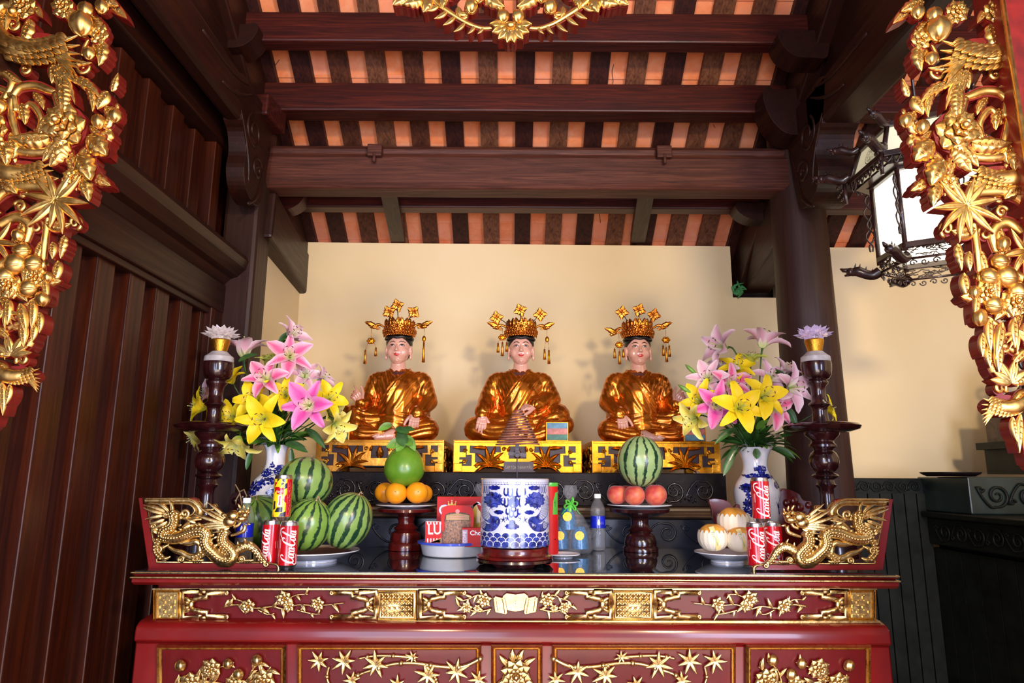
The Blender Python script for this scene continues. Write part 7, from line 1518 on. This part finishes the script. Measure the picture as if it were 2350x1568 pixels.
for a in ((608, 868, 2.62, (-.15, -1, .35), 46, 'pink', 'open', 'pink lily with white edges, left of centre above the yellow ones'), (664, 815, 2.66, (.25, -1, .25), 46, 'pink', 'open', 'soft pink lily near the top of the left bouquet'), (706, 930, 2.60, (.05, -1, .0), 52, 'deep', 'open', 'deep magenta lily at the right of the left bouquet'),
          (668, 772, 2.74, (.75, -.35, .6), 44, 'pale', 'half', 'pale pink lily at the very top of the left bouquet, dark anthers showing'), (560, 805, 2.78, (-.15, .1, 1), 52, 'pale', 'half', 'pale pink trumpet lily behind the crystal lamp'), (583, 918, 2.62, (-.2, -1, .15), 44, 'yellow', 'open', 'yellow lily left of centre in the left bouquet'),
          (655, 905, 2.64, (.1, -1, .25), 36, 'yellow', 'open', 'small bright yellow lily between the pink lilies at left'), (602, 962, 2.58, (0, -1, -.1), 50, 'yellow', 'open', 'lowest front yellow lily with long narrow petals, left bouquet'), (756, 915, 2.68, (.6, -.8, .2), 40, 'yellow', 'open', 'yellow lily at the right edge of the left bouquet'),
          (770, 975, 2.66, (.6, -.5, -.5), 44, 'lemon', 'half', 'lemon lily drooping to the right above the pedestal'), (460, 935, 2.74, (-.85, -.5, .1), 42, 'yellow', 'half', 'yellow lily facing left, left of the candlestick'), (452, 1000, 2.74, (-.75, -.35, -.6), 40, 'lemon', 'half', 'lemon lily drooping below the left drip tray'),
          (545, 1015, 2.66, (-.15, -.45, -1), 48, 'lemon', 'half', 'lemon lily hanging down beside the neck of the left vase'), (738, 870, 2.74, (.75, -.2, .5), 34, 'pale', 'half', 'pale pink side-on lily at the upper right of the left bouquet'), (533, 955, 2.70, (-.3, -1, 0), 36, 'yellow', 'open', 'yellow lily just right of the left candlestick'),
          (478, 905, 2.78, (-.7, -.5, .3), 34, 'pale', 'half', 'whitish lily peeping out left of the candlestick'), (615, 832, 2.74, (.1, -.5, 1), 30, 'green', 'half', 'greenish yellow opening lily in the upper left bouquet'), (530, 872, 2.76, (-.3, -.6, .8), 34, 'yellow', 'half', 'yellow lily just behind the neck of the left candlestick'),
          (760, 950, 2.74, (.7, -.4, .3), 40, 'lemon', 'half', 'lemon lily low at the right edge of the left bouquet'), (700, 860, 2.72, (.3, -.8, .4), 34, 'pale', 'open', 'pale lily behind the pink one at the upper middle, left vase')):
    lily(*a[:8], GL, ML, fr.uniform(0, 1))
foliage(MR, 84, .20, 33, 'dark green lily leaves and stalks spreading from the right vase', [(1690, 1028, 2.7, -.8, -.9, 74, 20), (1780, 1030, 2.7, 1, -.1, 50, 14), (1735, 1030, 2.66, .0, -1, 24, 20), (1690, 870, 2.72, -1, .2, 60, 14), (1770, 850, 2.74, .9, -.2, 60, 14), (1690, 985, 2.68, -1, -.2, 66, 16), (1800, 930, 2.7, .6, -.9, 60, 20)])
for a in ((1655, 795, 2.72, (-.85, -.35, .15), 50, 'pale', 'half', 'pale pink lily at the upper left of the right bouquet, anthers to the left'), (1752, 785, 2.74, (.25, .1, 1), 50, 'pale', 'half', 'topmost pale trumpet lily of the right bouquet'), (1625, 868, 2.70, (-.4, -.9, .3), 40, 'pale', 'open', 'mauve pale lily at the left of the right bouquet'),
          (1680, 880, 2.66, (.1, -1, .3), 42, 'pink', 'open', 'pink lily in the middle left of the right bouquet'), (1645, 930, 2.64, (-.2, -1, -.1), 46, 'deep', 'open', 'magenta lily low at the left of the right bouquet'), (1700, 935, 2.58, (0, -1, .1), 52, 'yellow', 'open', 'large yellow lily at the front of the right bouquet'),
          (1755, 908, 2.60, (.15, -1, .25), 48, 'yellow', 'open', 'yellow lily with dark anthers right of the large front one'), (1606, 920, 2.68, (-.5, -.9, .1), 42, 'yellow', 'open', 'yellow lily at the left edge of the right bouquet'), (1592, 962, 2.66, (-.8, -.5, -.3), 44, 'lemon', 'half', 'lemon lily pointing left towards the right statue'),
          (1692, 845, 2.72, (-.1, -.8, .7), 38, 'yellow', 'open', 'deep yellow lily at the top middle of the right bouquet'), (1818, 890, 2.68, (.45, -.9, 0), 48, 'pale', 'open', 'large pale pink lily at the right of the right bouquet'), (1768, 868, 2.72, (.2, -.9, .5), 42, 'pale', 'open', 'pale lily behind the right yellow one'),
          (1782, 935, 2.66, (.3, -1, -.1), 42, 'pink', 'open', 'pink and white lily tucked under the right yellow one'), (1898, 940, 2.78, (.8, -.5, .2), 30, 'yellow', 'half', 'small yellow lily showing right of the right candlestick'), (1902, 985, 2.78, (.7, -.3, -.6), 30, 'lemon', 'half', 'lemon lily drooping by the right drip tray'),
          (1724, 825, 2.74, (0, -.4, 1), 32, 'green', 'half', 'greenish lily opening upward in the right bouquet'), (1800, 850, 2.74, (.4, -.5, .6), 36, 'pale', 'half', 'pale lily just left of the right candlestick cup'), (1660, 850, 2.76, (-.3, -.5, .6), 36, 'pale', 'half', 'mauve lily behind the upper left of the right bouquet')):
    lily(*a[:8], GR_, MR, fr.uniform(0, 1))
budl(1585, 848, 2.72, (-.75, 0, .7), 34, 'upper green lily bud at the left of the right bouquet', MR + Vector((-.05, 0, .1))); budl(1571, 893, 2.70, (-.8, 0, .55), 36, 'lower green lily bud pointing at the right statue', MR + Vector((-.05, 0, .08)))
budl(1640, 828, 2.74, (-.2, 0, 1), 26, 'small green bud above the right bouquet', MR + Vector((-.03, 0, .12)))
# ================================================================== gilded openwork carvings in the foreground
YG = 1.5
def carving(label, mp, name='phoenix_carving', post=False):
    base = SPX(YG, 1175, 500)
    def S(u, v, h=0): p_ = mp(u, v); return base(p_[0], p_[1], h)
    S.k = base.k
    root = empty(name, S(100, 300, -30), label, 'carving'); back = MB(); G = M['gold']
    sg = 1 if mp(1, 0)[0] > mp(0, 0)[0] else -1
    R_ = random.Random(5)
    def part(nm, fn): g = MB(); fn(g); g.build(nm, G, root)
    def V(pts, r, h=2, nm='vine'):
        g = MB(); vine(g, S, pts, r, h, k=5, seg=9); stroke(back, S, cr(pts, 4), [2.4 * x for x in (r if isinstance(r, (list, tuple)) else [r])], h, th=28); g.build(nm, G, root)
    def LF(x, y, a, L, W_, b_=0.0, lobes=4, h=6, nm='leaf'):
        g = MB(); leaf(g, S, x, y, a, L, W_, W_ * .3, b_, lobes, h, back=back, back_th=30)
        # incised veins
        cx, cy, aa = x, y, a
        for i in range(5):
            t = (i + 1) / 6; aa = a + b_ * t
            px_, py_ = x + math.cos(a + b_ * t / 2) * L * t * .92, y + math.sin(a + b_ * t / 2) * L * t * .92
            for s in (-1, 1): 
                e = W_ * .34 * math.sin(PI * min(1, t + .15)); vine(g, S, [(px_, py_), (px_ + math.cos(aa + s * .9) * e, py_ + math.sin(aa + s * .9) * e)], [1.3, .5], h + W_ * .24 + t * W_ * .12, k=0, seg=5)
        g.build(nm, G, root)
    # --- phoenix
    def bird(g, ox, oy, sc, legs=True):
        X = lambda x, y: (ox + x * sc, oy + y * sc)
        vine(g, S, [X(*p_) for p_ in cr([(-58, -78), (-80, -95), (-104, -75), (-100, -40), (-80, -8), (-40, 12), (10, 12), (60, 0)], 5)], [8 * sc, 12 * sc, 15 * sc, 18 * sc, 26 * sc, 32 * sc, 26 * sc, 8 * sc], 8, k=0, seg=12)
        ball(g, S(*X(-58, -76), 14), 12 * sc * S.k, 12, 8); leaf(g, S, *X(-54, -74), 0.9, 22 * sc, 8 * sc, 4, .6, 0, 12); leaf(g, S, *X(-66, -84), -1.2, 24 * sc, 12 * sc, 4, -.6, 3, 12)
        for r_i in range(5):
            for c_ in range(9):
                t = c_ / 8; x = -88 + 130 * t + r_i * 3; y = -22 + r_i * 11 + 14 * math.sin(PI * t) * 1.0 - 2 * r_i * t
                leaf(g, S, *X(x, y), 0.25 + .1 * r_i, 28 * sc, 17 * sc, 5 * sc, .1, 0, (28 - abs(r_i - 2) * 5) * sc)
        for i in range(7): leaf(g, S, *X(-20 + i * 8, -2 + i * 3), 0.05 + i * .10, (115 - i * 5) * sc, 16 * sc, 7 * sc, -.35 + .12 * i, 0, 16 * sc)
    part('phoenix', lambda g: bird(g, 98, 112, 1.0))
    disc(back, S, 88, 110, 70, 34, 2, 28, 20); 
    for i, (a, L, b_) in enumerate(((0.55, 130, .4), (0.8, 135, .5), (1.05, 125, .3), (1.25, 150, .1), (1.0, 100, -.5), (0.35, 90, -.4))): LF(110 + i * 4, 128 + i * 2, a, L, 20, b_, 7, 8, 'tail_plume')
    LF(150, 188, 1.45, 95, 34, .1, 9, 12, 'tail_plume'); LF(170, 185, 0.15, 85, 22, .9, 6, 10, 'tail_plume'); LF(205, 195, 1.1, 70, 20, .5, 5, 8, 'tail_plume')
    part('phoenix', lambda g: bird(g, 60, 395, .75)); disc(back, S, 50, 395, 55, 26, 2, 28, 18)
    part('crane', lambda g: bird(g, 48, 858, .55)); disc(back, S, 42, 862, 44, 22, 2, 28, 18)
    # --- flowers and buds
    for x, y, r_, n_, ly in ((155, 296, 50, 6, 3), (232, 84, 24, 6, 2), (172, 412, 22, 6, 2), (60, 20, 30, 7, 3), (150, 22, 26, 7, 3), (-8, 300, 34, 7, 3), (90, 640, 26, 7, 3), (30, 660, 30, 7, 3)):
        g = MB(); rose(g, S, x, y, r_, n_, 8, ly, 3, back, x * .1); g.build('peony', G, root)
    for x, y, r_, a in ((272, 272, 15, .6), (234, 286, 15, 2.0), (205, 32, 17, -1.6), (242, 24, 15, -.5), (198, 66, 27, .2), (212, 130, 14, .8), (52, 545, 14, -1.5), (108, 690, 16, 1.6), (118, 640, 12, 1), (8, 250, 16, 2)):
        g = MB(); bud(g, S, x, y, r_, a, 8, back); g.build('bud', G, root)
    LF(212, 320, .75, 66, 54, .1, 4, 12); LF(188, 362, .95, 70, 54, .25, 4, 12); LF(165, 330, 2.6, 60, 46, -.4, 4, 8); LF(150, 335, 1.9, 60, 40, .2, 4, 8); LF(195, 410, 1.2, 62, 34, .1, 4, 10); LF(120, 320, 2.9, 90, 40, .4, 5, 8); LF(245, 300, -1.1, 60, 22, .3, 3, 8); LF(262, 215, -1.3, 44, 18, 0.2, 3, 8); LF(262, 250, 1.2, 34, 18, .5, 3, 8); LF(240, 100, 1.5, 60, 30, .3, 4, 8); LF(225, 0, .2, 60, 30, .4, 4, 8); LF(12, 330, 1.2, 60, 40, .2, 4, 10); LF(0, 420, .3, 60, 40, .5, 4, 8)
    # --- bamboo sprays and cane
    def spray(x, y, r_, n_, a0, a1, nm='bamboo_spray', W_=.24):
        g = MB()
        for i in range(n_):
            a = a0 + (a1 - a0) * i / (n_ - 1); leaf(g, S, x, y, a, r_ * R_.uniform(.85, 1.15), r_ * W_, r_ * .07, R_.uniform(-.4, .4), 0, 14, back=back, back_th=26)
        g.build(nm, G, root)
    spray(135, 465, 76, 11, 0, 2 * PI * 10 / 11); spray(35, 818, 50, 7, -2.9, -.2, W_=.34); spray(0, 560, 60, 8, 0, 5.5); spray(20, 715, 40, 6, .3, 2.6)
    V([(140, 468), (143, 440), (146, 410)], [4, 4]); V([(150, 430), (158, 410), (160, 380)], [3, 3])
    V([(112, 500), (108, 530), (104, 560), (100, 600)], [9, 8, 9, 8], nm='bamboo_cane'); V([(0, 520), (40, 500), (70, 520), (60, 560)], [12, 14, 12, 8]); V([(-20, 480), (20, 440), (70, 430), (120, 440), (160, 480)], [8, 14, 15, 12, 8], 6)
    V([(30, 230), (50, 205), (85, 200), (115, 210), (130, 215)], [8, 11, 10, 7], 5); V([(40, 260), (35, 225), (30, 260), (45, 320), (70, 360)], [8, 10, 9, 6], 5); V([(45, 275), (70, 240), (95, 270), (90, 300)], [6, 8, 5]); V([(130, 215), (140, 250), (150, 280)], [8, 9, 9], 5); V([(270, 240), (268, 270), (250, 300), (225, 310)], [4, 5, 6]); V([(205, 90), (195, 110), (190, 130)], [4, 5]); V([(165, 345), (165, 380), (168, 400)], [6, 5]); V([(-20, 130), (0, 160), (30, 190), (10, 230)], [10, 10, 8]); V([(-20, 200), (20, 215), (50, 260)], [8, 8]); V([(0, 330), (50, 350), (110, 350), (160, 330)], [10, 12, 10], 3); V([(-10, 620), (30, 600), (70, 610), (110, 610)], [12, 14, 12], 5); V([(10, 760), (40, 745), (75, 740)], [8, 9, 8])
    # --- dripping lotus-leaf drapes
    for (x, y, L, W_) in ((28, 690, 60, 24), (56, 700, 74, 26), (84, 690, 68, 22), (100, 720, 48, 18), (4, 700, 70, 22), (62, 740, 60, 24), (88, 745, 44, 18), (14, 880, 76, 20), (32, 885, 50, 18), (-6, 890, 90, 22), (110, 640, 60, 18), (40, 640, 50, 30), (70, 600, 60, 26), (130, 560, 40, 20)): LF(x, y, PI / 2 + R_.uniform(-.15, .15), L, W_, R_.uniform(-.2, .2), 0, 12, 'hanging_leaf')
    for (x, y, r_) in ((45, 610, 26), (85, 610, 22), (60, 580, 20), (20, 640, 24), (75, 665, 22)):
        g = MB(); ball(g, S(x, y, 12), (r_ * S.k, r_ * S.k * .7, r_ * S.k), 16, 10); vine(g, S, [(x - r_, y, 8), (x, y + r_ * .3, 22), (x + r_, y, 8)], 3, 8, k=4); disc(back, S, x, y, r_ * 1.1, h=2, th=28); g.build('gourd', G, root)
    # --- fill the silhouette with small leaves and tendrils
    edge = [(0, 272), (50, 262), (110, 246), (165, 250), (200, 262), (240, 270), (290, 278), (330, 262), (370, 262), (420, 236), (470, 200), (520, 190), (560, 160), (600, 156), (640, 132), (700, 116), (740, 96), (790, 88), (850, 60), (880, 54), (930, 36), (970, 14), (1010, -6)]
    def xe(y):
        for (a, b_), (c_, d_) in zip(edge, edge[1:]):
            if a <= y <= c_: return b_ + (d_ - b_) * (y - a) / (c_ - a)
        return -20
    pts = []
    for i in range(1600):
        x, y = R_.uniform(-40, 275), R_.uniform(-20, 1000)
        if x < xe(y) - 12 and all((x - a) ** 2 + (y - b_) ** 2 > 33 ** 2 for a, b_ in pts) and not (abs(x - 98) < 95 and abs(y - 110) < 40) and not ((x - 155) ** 2 + (y - 296) ** 2 < 48 ** 2): pts.append((x, y))
    holes = [(110, 45, 34), (95, 250, 26), (20, 280, 24), (215, 215, 24), (180, 250, 22), (60, 330, 22), (230, 180, 16), (110, 380, 20), (20, 500, 20)]
    for i, (x, y) in enumerate(pts[:80]):
        if any((x - a) ** 2 + (y - b_) ** 2 < r_ ** 2 for a, b_, r_ in holes): continue
        t = i % 5; a = R_.uniform(.3, 2.4)
        if t == 0:
            sp_ = spiral_pts(x, y, R_.uniform(12, 19), 1.3, R_.uniform(0, 6), R_.choice((-1, 1))); g = MB(); vine(g, S, [(p_[0], p_[1], 0) for p_ in sp_], [4.5, 5.5, 3], 3, k=0); disc(back, S, x, y, 15, h=0, th=24); g.build('tendril', G, root)
        else: LF(x - 14 * math.cos(a), y - 14 * math.sin(a), a, R_.uniform(46, 68), R_.uniform(20, 34), R_.uniform(-.7, .7), R_.choice((0, 0, 4)), R_.uniform(0, 6))
    back.build('red_backing', M['red_back'], root, smooth=False)
    if post:
        a_ = P(2314, 150, YG - .05); q = MB(); box(q, (a_.x + .13, YG - .0, 1.65), (.24, .10, 3.3)); q.build('red_post', M['red_back'], root, smooth=False, bevel=.004)
        q = MB(); tube(q, [Vector((a_.x + .008, YG - .052, .02)), Vector((a_.x + .008, YG - .052, 3.28))], .006, 8); q.build('gilt_fillet', G, root)
carving('gilded carved openwork panel with phoenix hanging at the left edge', lambda u, v: (u, v))
carving('gilded carved openwork panel with phoenix hanging at the right edge, before the lantern', lambda u, v: (2340 - u + (6 if v > 600 else v * .01), v * (1.16 if v > 9999 else 1.0) + 12 + max(0, v - 500) * .16), post=True)
# --- crest at the top centre
S = SPX(YG, 1175, 30); root = empty('flower_crest_carving', S(1172, 60, -20), 'gilded flower and vine crest hanging at the top centre', 'carving'); back = MB()
def mk(nm, fn): g = MB(); fn(g); g.build(nm, M['gold'], root)
mk('shell_flower', lambda g: [leaf(g, S, 1172 + 6 * math.cos(a), 62 + 4 * math.sin(a), a, 42, 30, 9, 0, 2, 8, back=back, back_th=30) for a in (0.05, .5, .95, 1.4, 1.75, 2.2, 2.65, 3.1)] + [ball(g, S(1172, 68, 16), (11 * S.k, 8 * S.k, 9 * S.k), 12, 8), rose(g, S, 1172, 80, 16, 5, 10, 1)])
for s in (-1, 1):
    X = lambda u: 1172 + s * u
    for u, y, r_, a in ((17, 46, 14, -1.5), (90, 24, 15, -1.4), (72, 2, 12, -1)): mk('bud', lambda g: bud(g, S, X(u), y, r_, a, 8, back))
    def vv(pts, r_):
        g = MB(); p2 = [(X(a), b_) for a, b_ in pts]; vine(g, S, p2, r_, 4, k=5, seg=9); stroke(back, S, cr(p2, 4), [2.4 * q_ for q_ in r_], 3, th=28); g.build('vine', M['gold'], root)
    vv([(22, 62), (60, 68), (95, 58), (130, 38), (165, 14), (190, -12)], [4, 5, 6, 7, 8]); vv([(104, 44), (98, 34), (92, 30)], [4, 5]); vv([(130, 38), (112, 46), (100, 42)], [4, 4]); vv([(30, 56), (36, 52)], [5, 5]); vv([(190, -10), (215, -5), (250, -30)], [7, 7])
    A = lambda a: a if s > 0 else PI - a
    for (u, y, a, L, W_, b_, lb) in ((62, -14, 2.2, 62, 34, .5, 4), (34, -8, 1.8, 50, 24, .2, 4), (200, 2, .2, 50, 34, .3, 4), (185, 0, 1.2, 40, 30, 0, 4), (235, -8, .6, 44, 30, .2, 4), (150, -10, 1.2, 40, 24, .4, 4), (82, 62, 1.2, 26, 9, -.5, 0), (105, 56, 1.0, 34, 10, -.5, 0), (128, 42, .9, 34, 11, -.4, 0), (146, 30, .8, 34, 12, -.4, 0), (165, 16, .7, 32, 12, -.4, 0), (62, 66, 1.1, 22, 8, -.4, 0), (100, 36, -.1, 24, 12, .3, 0), (120, 20, 1.6, 26, 14, .3, 0)):
        mk('leaf', lambda g: leaf(g, S, X(u), y, A(a), L, W_, W_ * .3, b_ * s, lb, 6, back=back, back_th=30))
    mk('rosette', lambda g: rose(g, S, X(140), -18, 26, 6, 6, 2, 3, back)); mk('rosette', lambda g: rose(g, S, X(222), -4, 22, 6, 6, 2, 3, back))
back.build('red_backing', M['red_back'], root, smooth=False)
# ================================================================== hanging hexagonal lantern
LC = Vector((1.625, 2.52, 0)); root = empty('hexagonal_lantern', (LC.x, LC.y, 2.2), 'lit hexagonal wooden palace lantern hanging at right behind the gilt panel', 'lantern')
m = N('lantern_silk_lit'); m.set((0.9, 0.85, 0.7), 0.6, emit=(1.0, 0.93, 0.74), es=2.2); M['silk'] = m.m
m = N('lantern_silk_dim'); m.set((0.75, 0.7, 0.5), 0.6, emit=(0.85, 0.78, 0.5), es=0.42); M['silk_dim'] = m.m
DW = M['dark_lantern']; A0 = math.radians(-150)
def hx(i, R_, z): a = A0 + PI / 3 * i; return Vector((LC.x + R_ * math.cos(a), LC.y + R_ * math.sin(a), z))
z0, z1, z2, z3 = 2.255, 2.565, 2.60, 2.735; Rl, Ru0, Ru1 = 0.185, 0.262, 0.215
point('lantern_bulb', (LC.x, LC.y, 2.42), 0.01, (1.0, 0.85, 0.6), 0.05)
for i in range(6):
    q = MB(); q.add([hx(i, Rl - .008, z0), hx(i + 1, Rl - .008, z0), hx(i + 1, Rl - .008, z1), hx(i, Rl - .008, z1)], [(0, 1, 2, 3)]); pn = q.build('lit_panel', M['silk'], root, smooth=False)
    q = MB(); q.add([hx(i, Ru0 - .01, z2), hx(i + 1, Ru0 - .01, z2), hx(i + 1, Ru1 - .01, z3), hx(i, Ru1 - .01, z3)], [(0, 1, 2, 3)]); up = q.build('upper_panel', M['silk_dim'], root, smooth=False)
    # round longevity sign on the upper panel
    o_ = (hx(i, Ru0, z2) + hx(i + 1, Ru0, z2)) / 2; t_ = (hx(i, Ru1, z3) + hx(i + 1, Ru1, z3)) / 2; ux = (hx(i + 1, Ru0, z2) - hx(i, Ru0, z2)).normalized(); uy = (t_ - o_).normalized()
    S = SPLANE((o_ + t_) / 2 + ux.cross(uy) * -.0045, ux, uy, .001); q = MB()
    stroke(q, S, [(38 * math.cos(a), 38 * math.sin(a)) for a in [2 * PI * j / 28 for j in range(28)]], 3, 0, closed=True)
    for pts in ([(-9, 9), (9, 9), (9, -9), (-9, -9), (-9, 9)], [(-24, 22), (24, 22)], [(0, 34), (0, 10)], [(0, -10), (0, -34)], [(-16, 16), (16, 16)], [(-22, -20), (22, -20)], [(-14, -27), (14, -27)], [(-30, 12), (-20, 12), (-20, -12), (-30, -12)], [(30, 12), (20, 12), (20, -12), (30, -12)], [(-32, 0), (-22, 0)], [(32, 0), (22, 0)]): stroke(q, S, pts, 2.6, 0)
    q.build('round_sign', plain('faded_sign', (0.13, 0.11, 0.06), 0.7), up, smooth=False)
    q = MB(); tube(q, [hx(i, Rl, z0 - .02), hx(i, Rl, z1 + .02)], .010, 6); q.build('post', DW, root)
    for (Ra, za, Rb, zb, r_) in ((Rl, z0, Rl, z0, .011), (Rl, z1, Rl, z1, .011), (Ru0, z2, Ru0, z2, .011), (Ru1, z3, Ru1, z3, .010)):
        q = MB(); beam(q, hx(i, Ra, za), hx(i + 1, Ra, za), r_ * 1.8, r_ * 2); q.build('rail', DW, root, smooth=False, bevel=.002)
    q = MB(); tube(q, [hx(i, Ru0, z2), hx(i, Ru1, z3)], .010, 6); tube(q, [hx(i, Rl, z1), hx(i, Ru0, z2)], .009, 6); q.build('upper_post', DW, root)
    # fretwork skirt below, fringe under the upper tier
    e0, e1 = hx(i, Rl, z0 - .05), hx(i + 1, Rl, z0 - .05); ux = (e1 - e0).normalized(); S = SPLANE(e0, ux, (0, 0, 1)); S.k = 1; L = (e1 - e0).length; q = MB(); R_ = random.Random(i)
    for j in range(46):
        x, y = R_.uniform(.01, L - .01), R_.uniform(0, .045); tube(q, [S(max(0, x - .012), y + R_.uniform(-.008, .008)), S(x, y + R_.uniform(-.01, .01)), S(min(L, x + .014), y + R_.uniform(-.008, .008))], .0022, 5)
    for j in range(5): vine(q, S, [(a, b_, 0) for a, b_ in spiral_pts(L * (j + .5) / 5, -.022, .013, 1.2, 0, (-1) ** j)], .0028, 0, k=0, seg=5); 
    beam(q, S(0, -.004), S(L, -.004), .008, .008); q.build('fret_skirt', DW, root)
    e0, e1 = hx(i, Ru0, z2), hx(i + 1, Ru0, z2); ux = (e1 - e0).normalized(); S = SPLANE(e0, ux, (0, 0, 1)); S.k = 1; L = (e1 - e0).length; q = MB()
    for j in range(9): vine(q, S, cr([(L * j / 9, -.008, 0), (L * (j + .3) / 9, -.03 - .01 * (j % 2), 0), (L * (j + .7) / 9, -.022, 0), (L * (j + 1) / 9, -.008, 0)], 3), .004, 0, k=0, seg=5)
    q.build('fringe', DW, root)
    out = (hx(i, 1, 0) - Vector((LC.x, LC.y, 0))).normalized(); sd = Vector((-out.y, out.x, 0))
    def dragonhead(b_, sc_):
        q = MB(); T = lambda a, c_: b_ + out * a * sc_ + Vector((0, 0, c_ * sc_))
        tube(q, cr([tuple(T(0, 0)), tuple(T(.025, -.012)), tuple(T(.05, -.004)), tuple(T(.075, .01)), tuple(T(.10, .008))], 4), [.020 * sc_, .019 * sc_, .018 * sc_, .020 * sc_, .014 * sc_], 8); ball(q, T(.10, .012), .017 * sc_, 8, 6); tube(q, [T(.10, .018), T(.125, .022), T(.135, .030)], [.010 * sc_, .008 * sc_, .003], 6); tube(q, [T(.10, .002), T(.122, .0)], [.007 * sc_, .004], 6)
        for a, c_ in ((.05, .012), (.07, .026), (.085, .03), (.03, 0)): tube(q, [T(a, c_ - .01), T(a - .006, c_ + .014)], [.006 * sc_, .001], 5)
        q.build('dragon_head', DW, root)
    dragonhead(hx(i, Rl, z0 - .045), 1.05); dragonhead(hx(i, Ru0, z2 + .03), 1.05); dragonhead(hx(i, Ru1, z3 + .01), .9)
    q = MB(); c0 = hx(i, Rl + .006, 0)   # hanging scroll strips at the corners
    pts = [tuple(c0 + out * (.012 + .012 * math.sin(j * 1.5)) + Vector((0, 0, z1 - .03 - j * .024))) for j in range(11)]; tube(q, cr(pts, 3), .0038, 6)
    pts = [tuple(c0 + out * (.020 - .012 * math.sin(j * 1.5)) + Vector((0, 0, z1 - .03 - j * .024))) for j in range(11)]; tube(q, cr(pts, 3), .003, 6); q.build('corner_scroll', DW, root)
    q = MB(); b_ = hx(i, Ru0, z2 + .0) + out * .045   # small fret under the upper heads
    for j in range(4): box(q, b_ + Vector((0, 0, -.008 - j * .018)) - out * (.012 * (j % 2)), (.006, .022, .012))
    tube(q, [hx(i, Ru0, z2) + out * .02, hx(i, Ru0, z2 - .085) + out * .02], .008, 6); q.build('bracket_fret', DW, root)
q = MB(); poly(q, lambda u, v, h=0: Vector((u, v, z3 + .012 + h)), [(hx(i, Ru1, 0).x, hx(i, Ru1, 0).y) for i in range(6)], 0, .012); poly(q, lambda u, v, h=0: Vector((u, v, z1 + .01 + h)), [(hx(i, Ru0 - .02, 0).x, hx(i, Ru0 - .02, 0).y) for i in range(6)], 0, .01); q.build('roof_board', DW, root, smooth=False, recalc=True)
q = MB(); tube(q, [Vector((LC.x, LC.y, z3)), Vector((LC.x, LC.y, roofz(LC.y) + 0.0))], .006, 8); q.build('hanging_rod', DW, root)
# carved corner piece seen behind the lantern, under the second tie (orange lit fret)
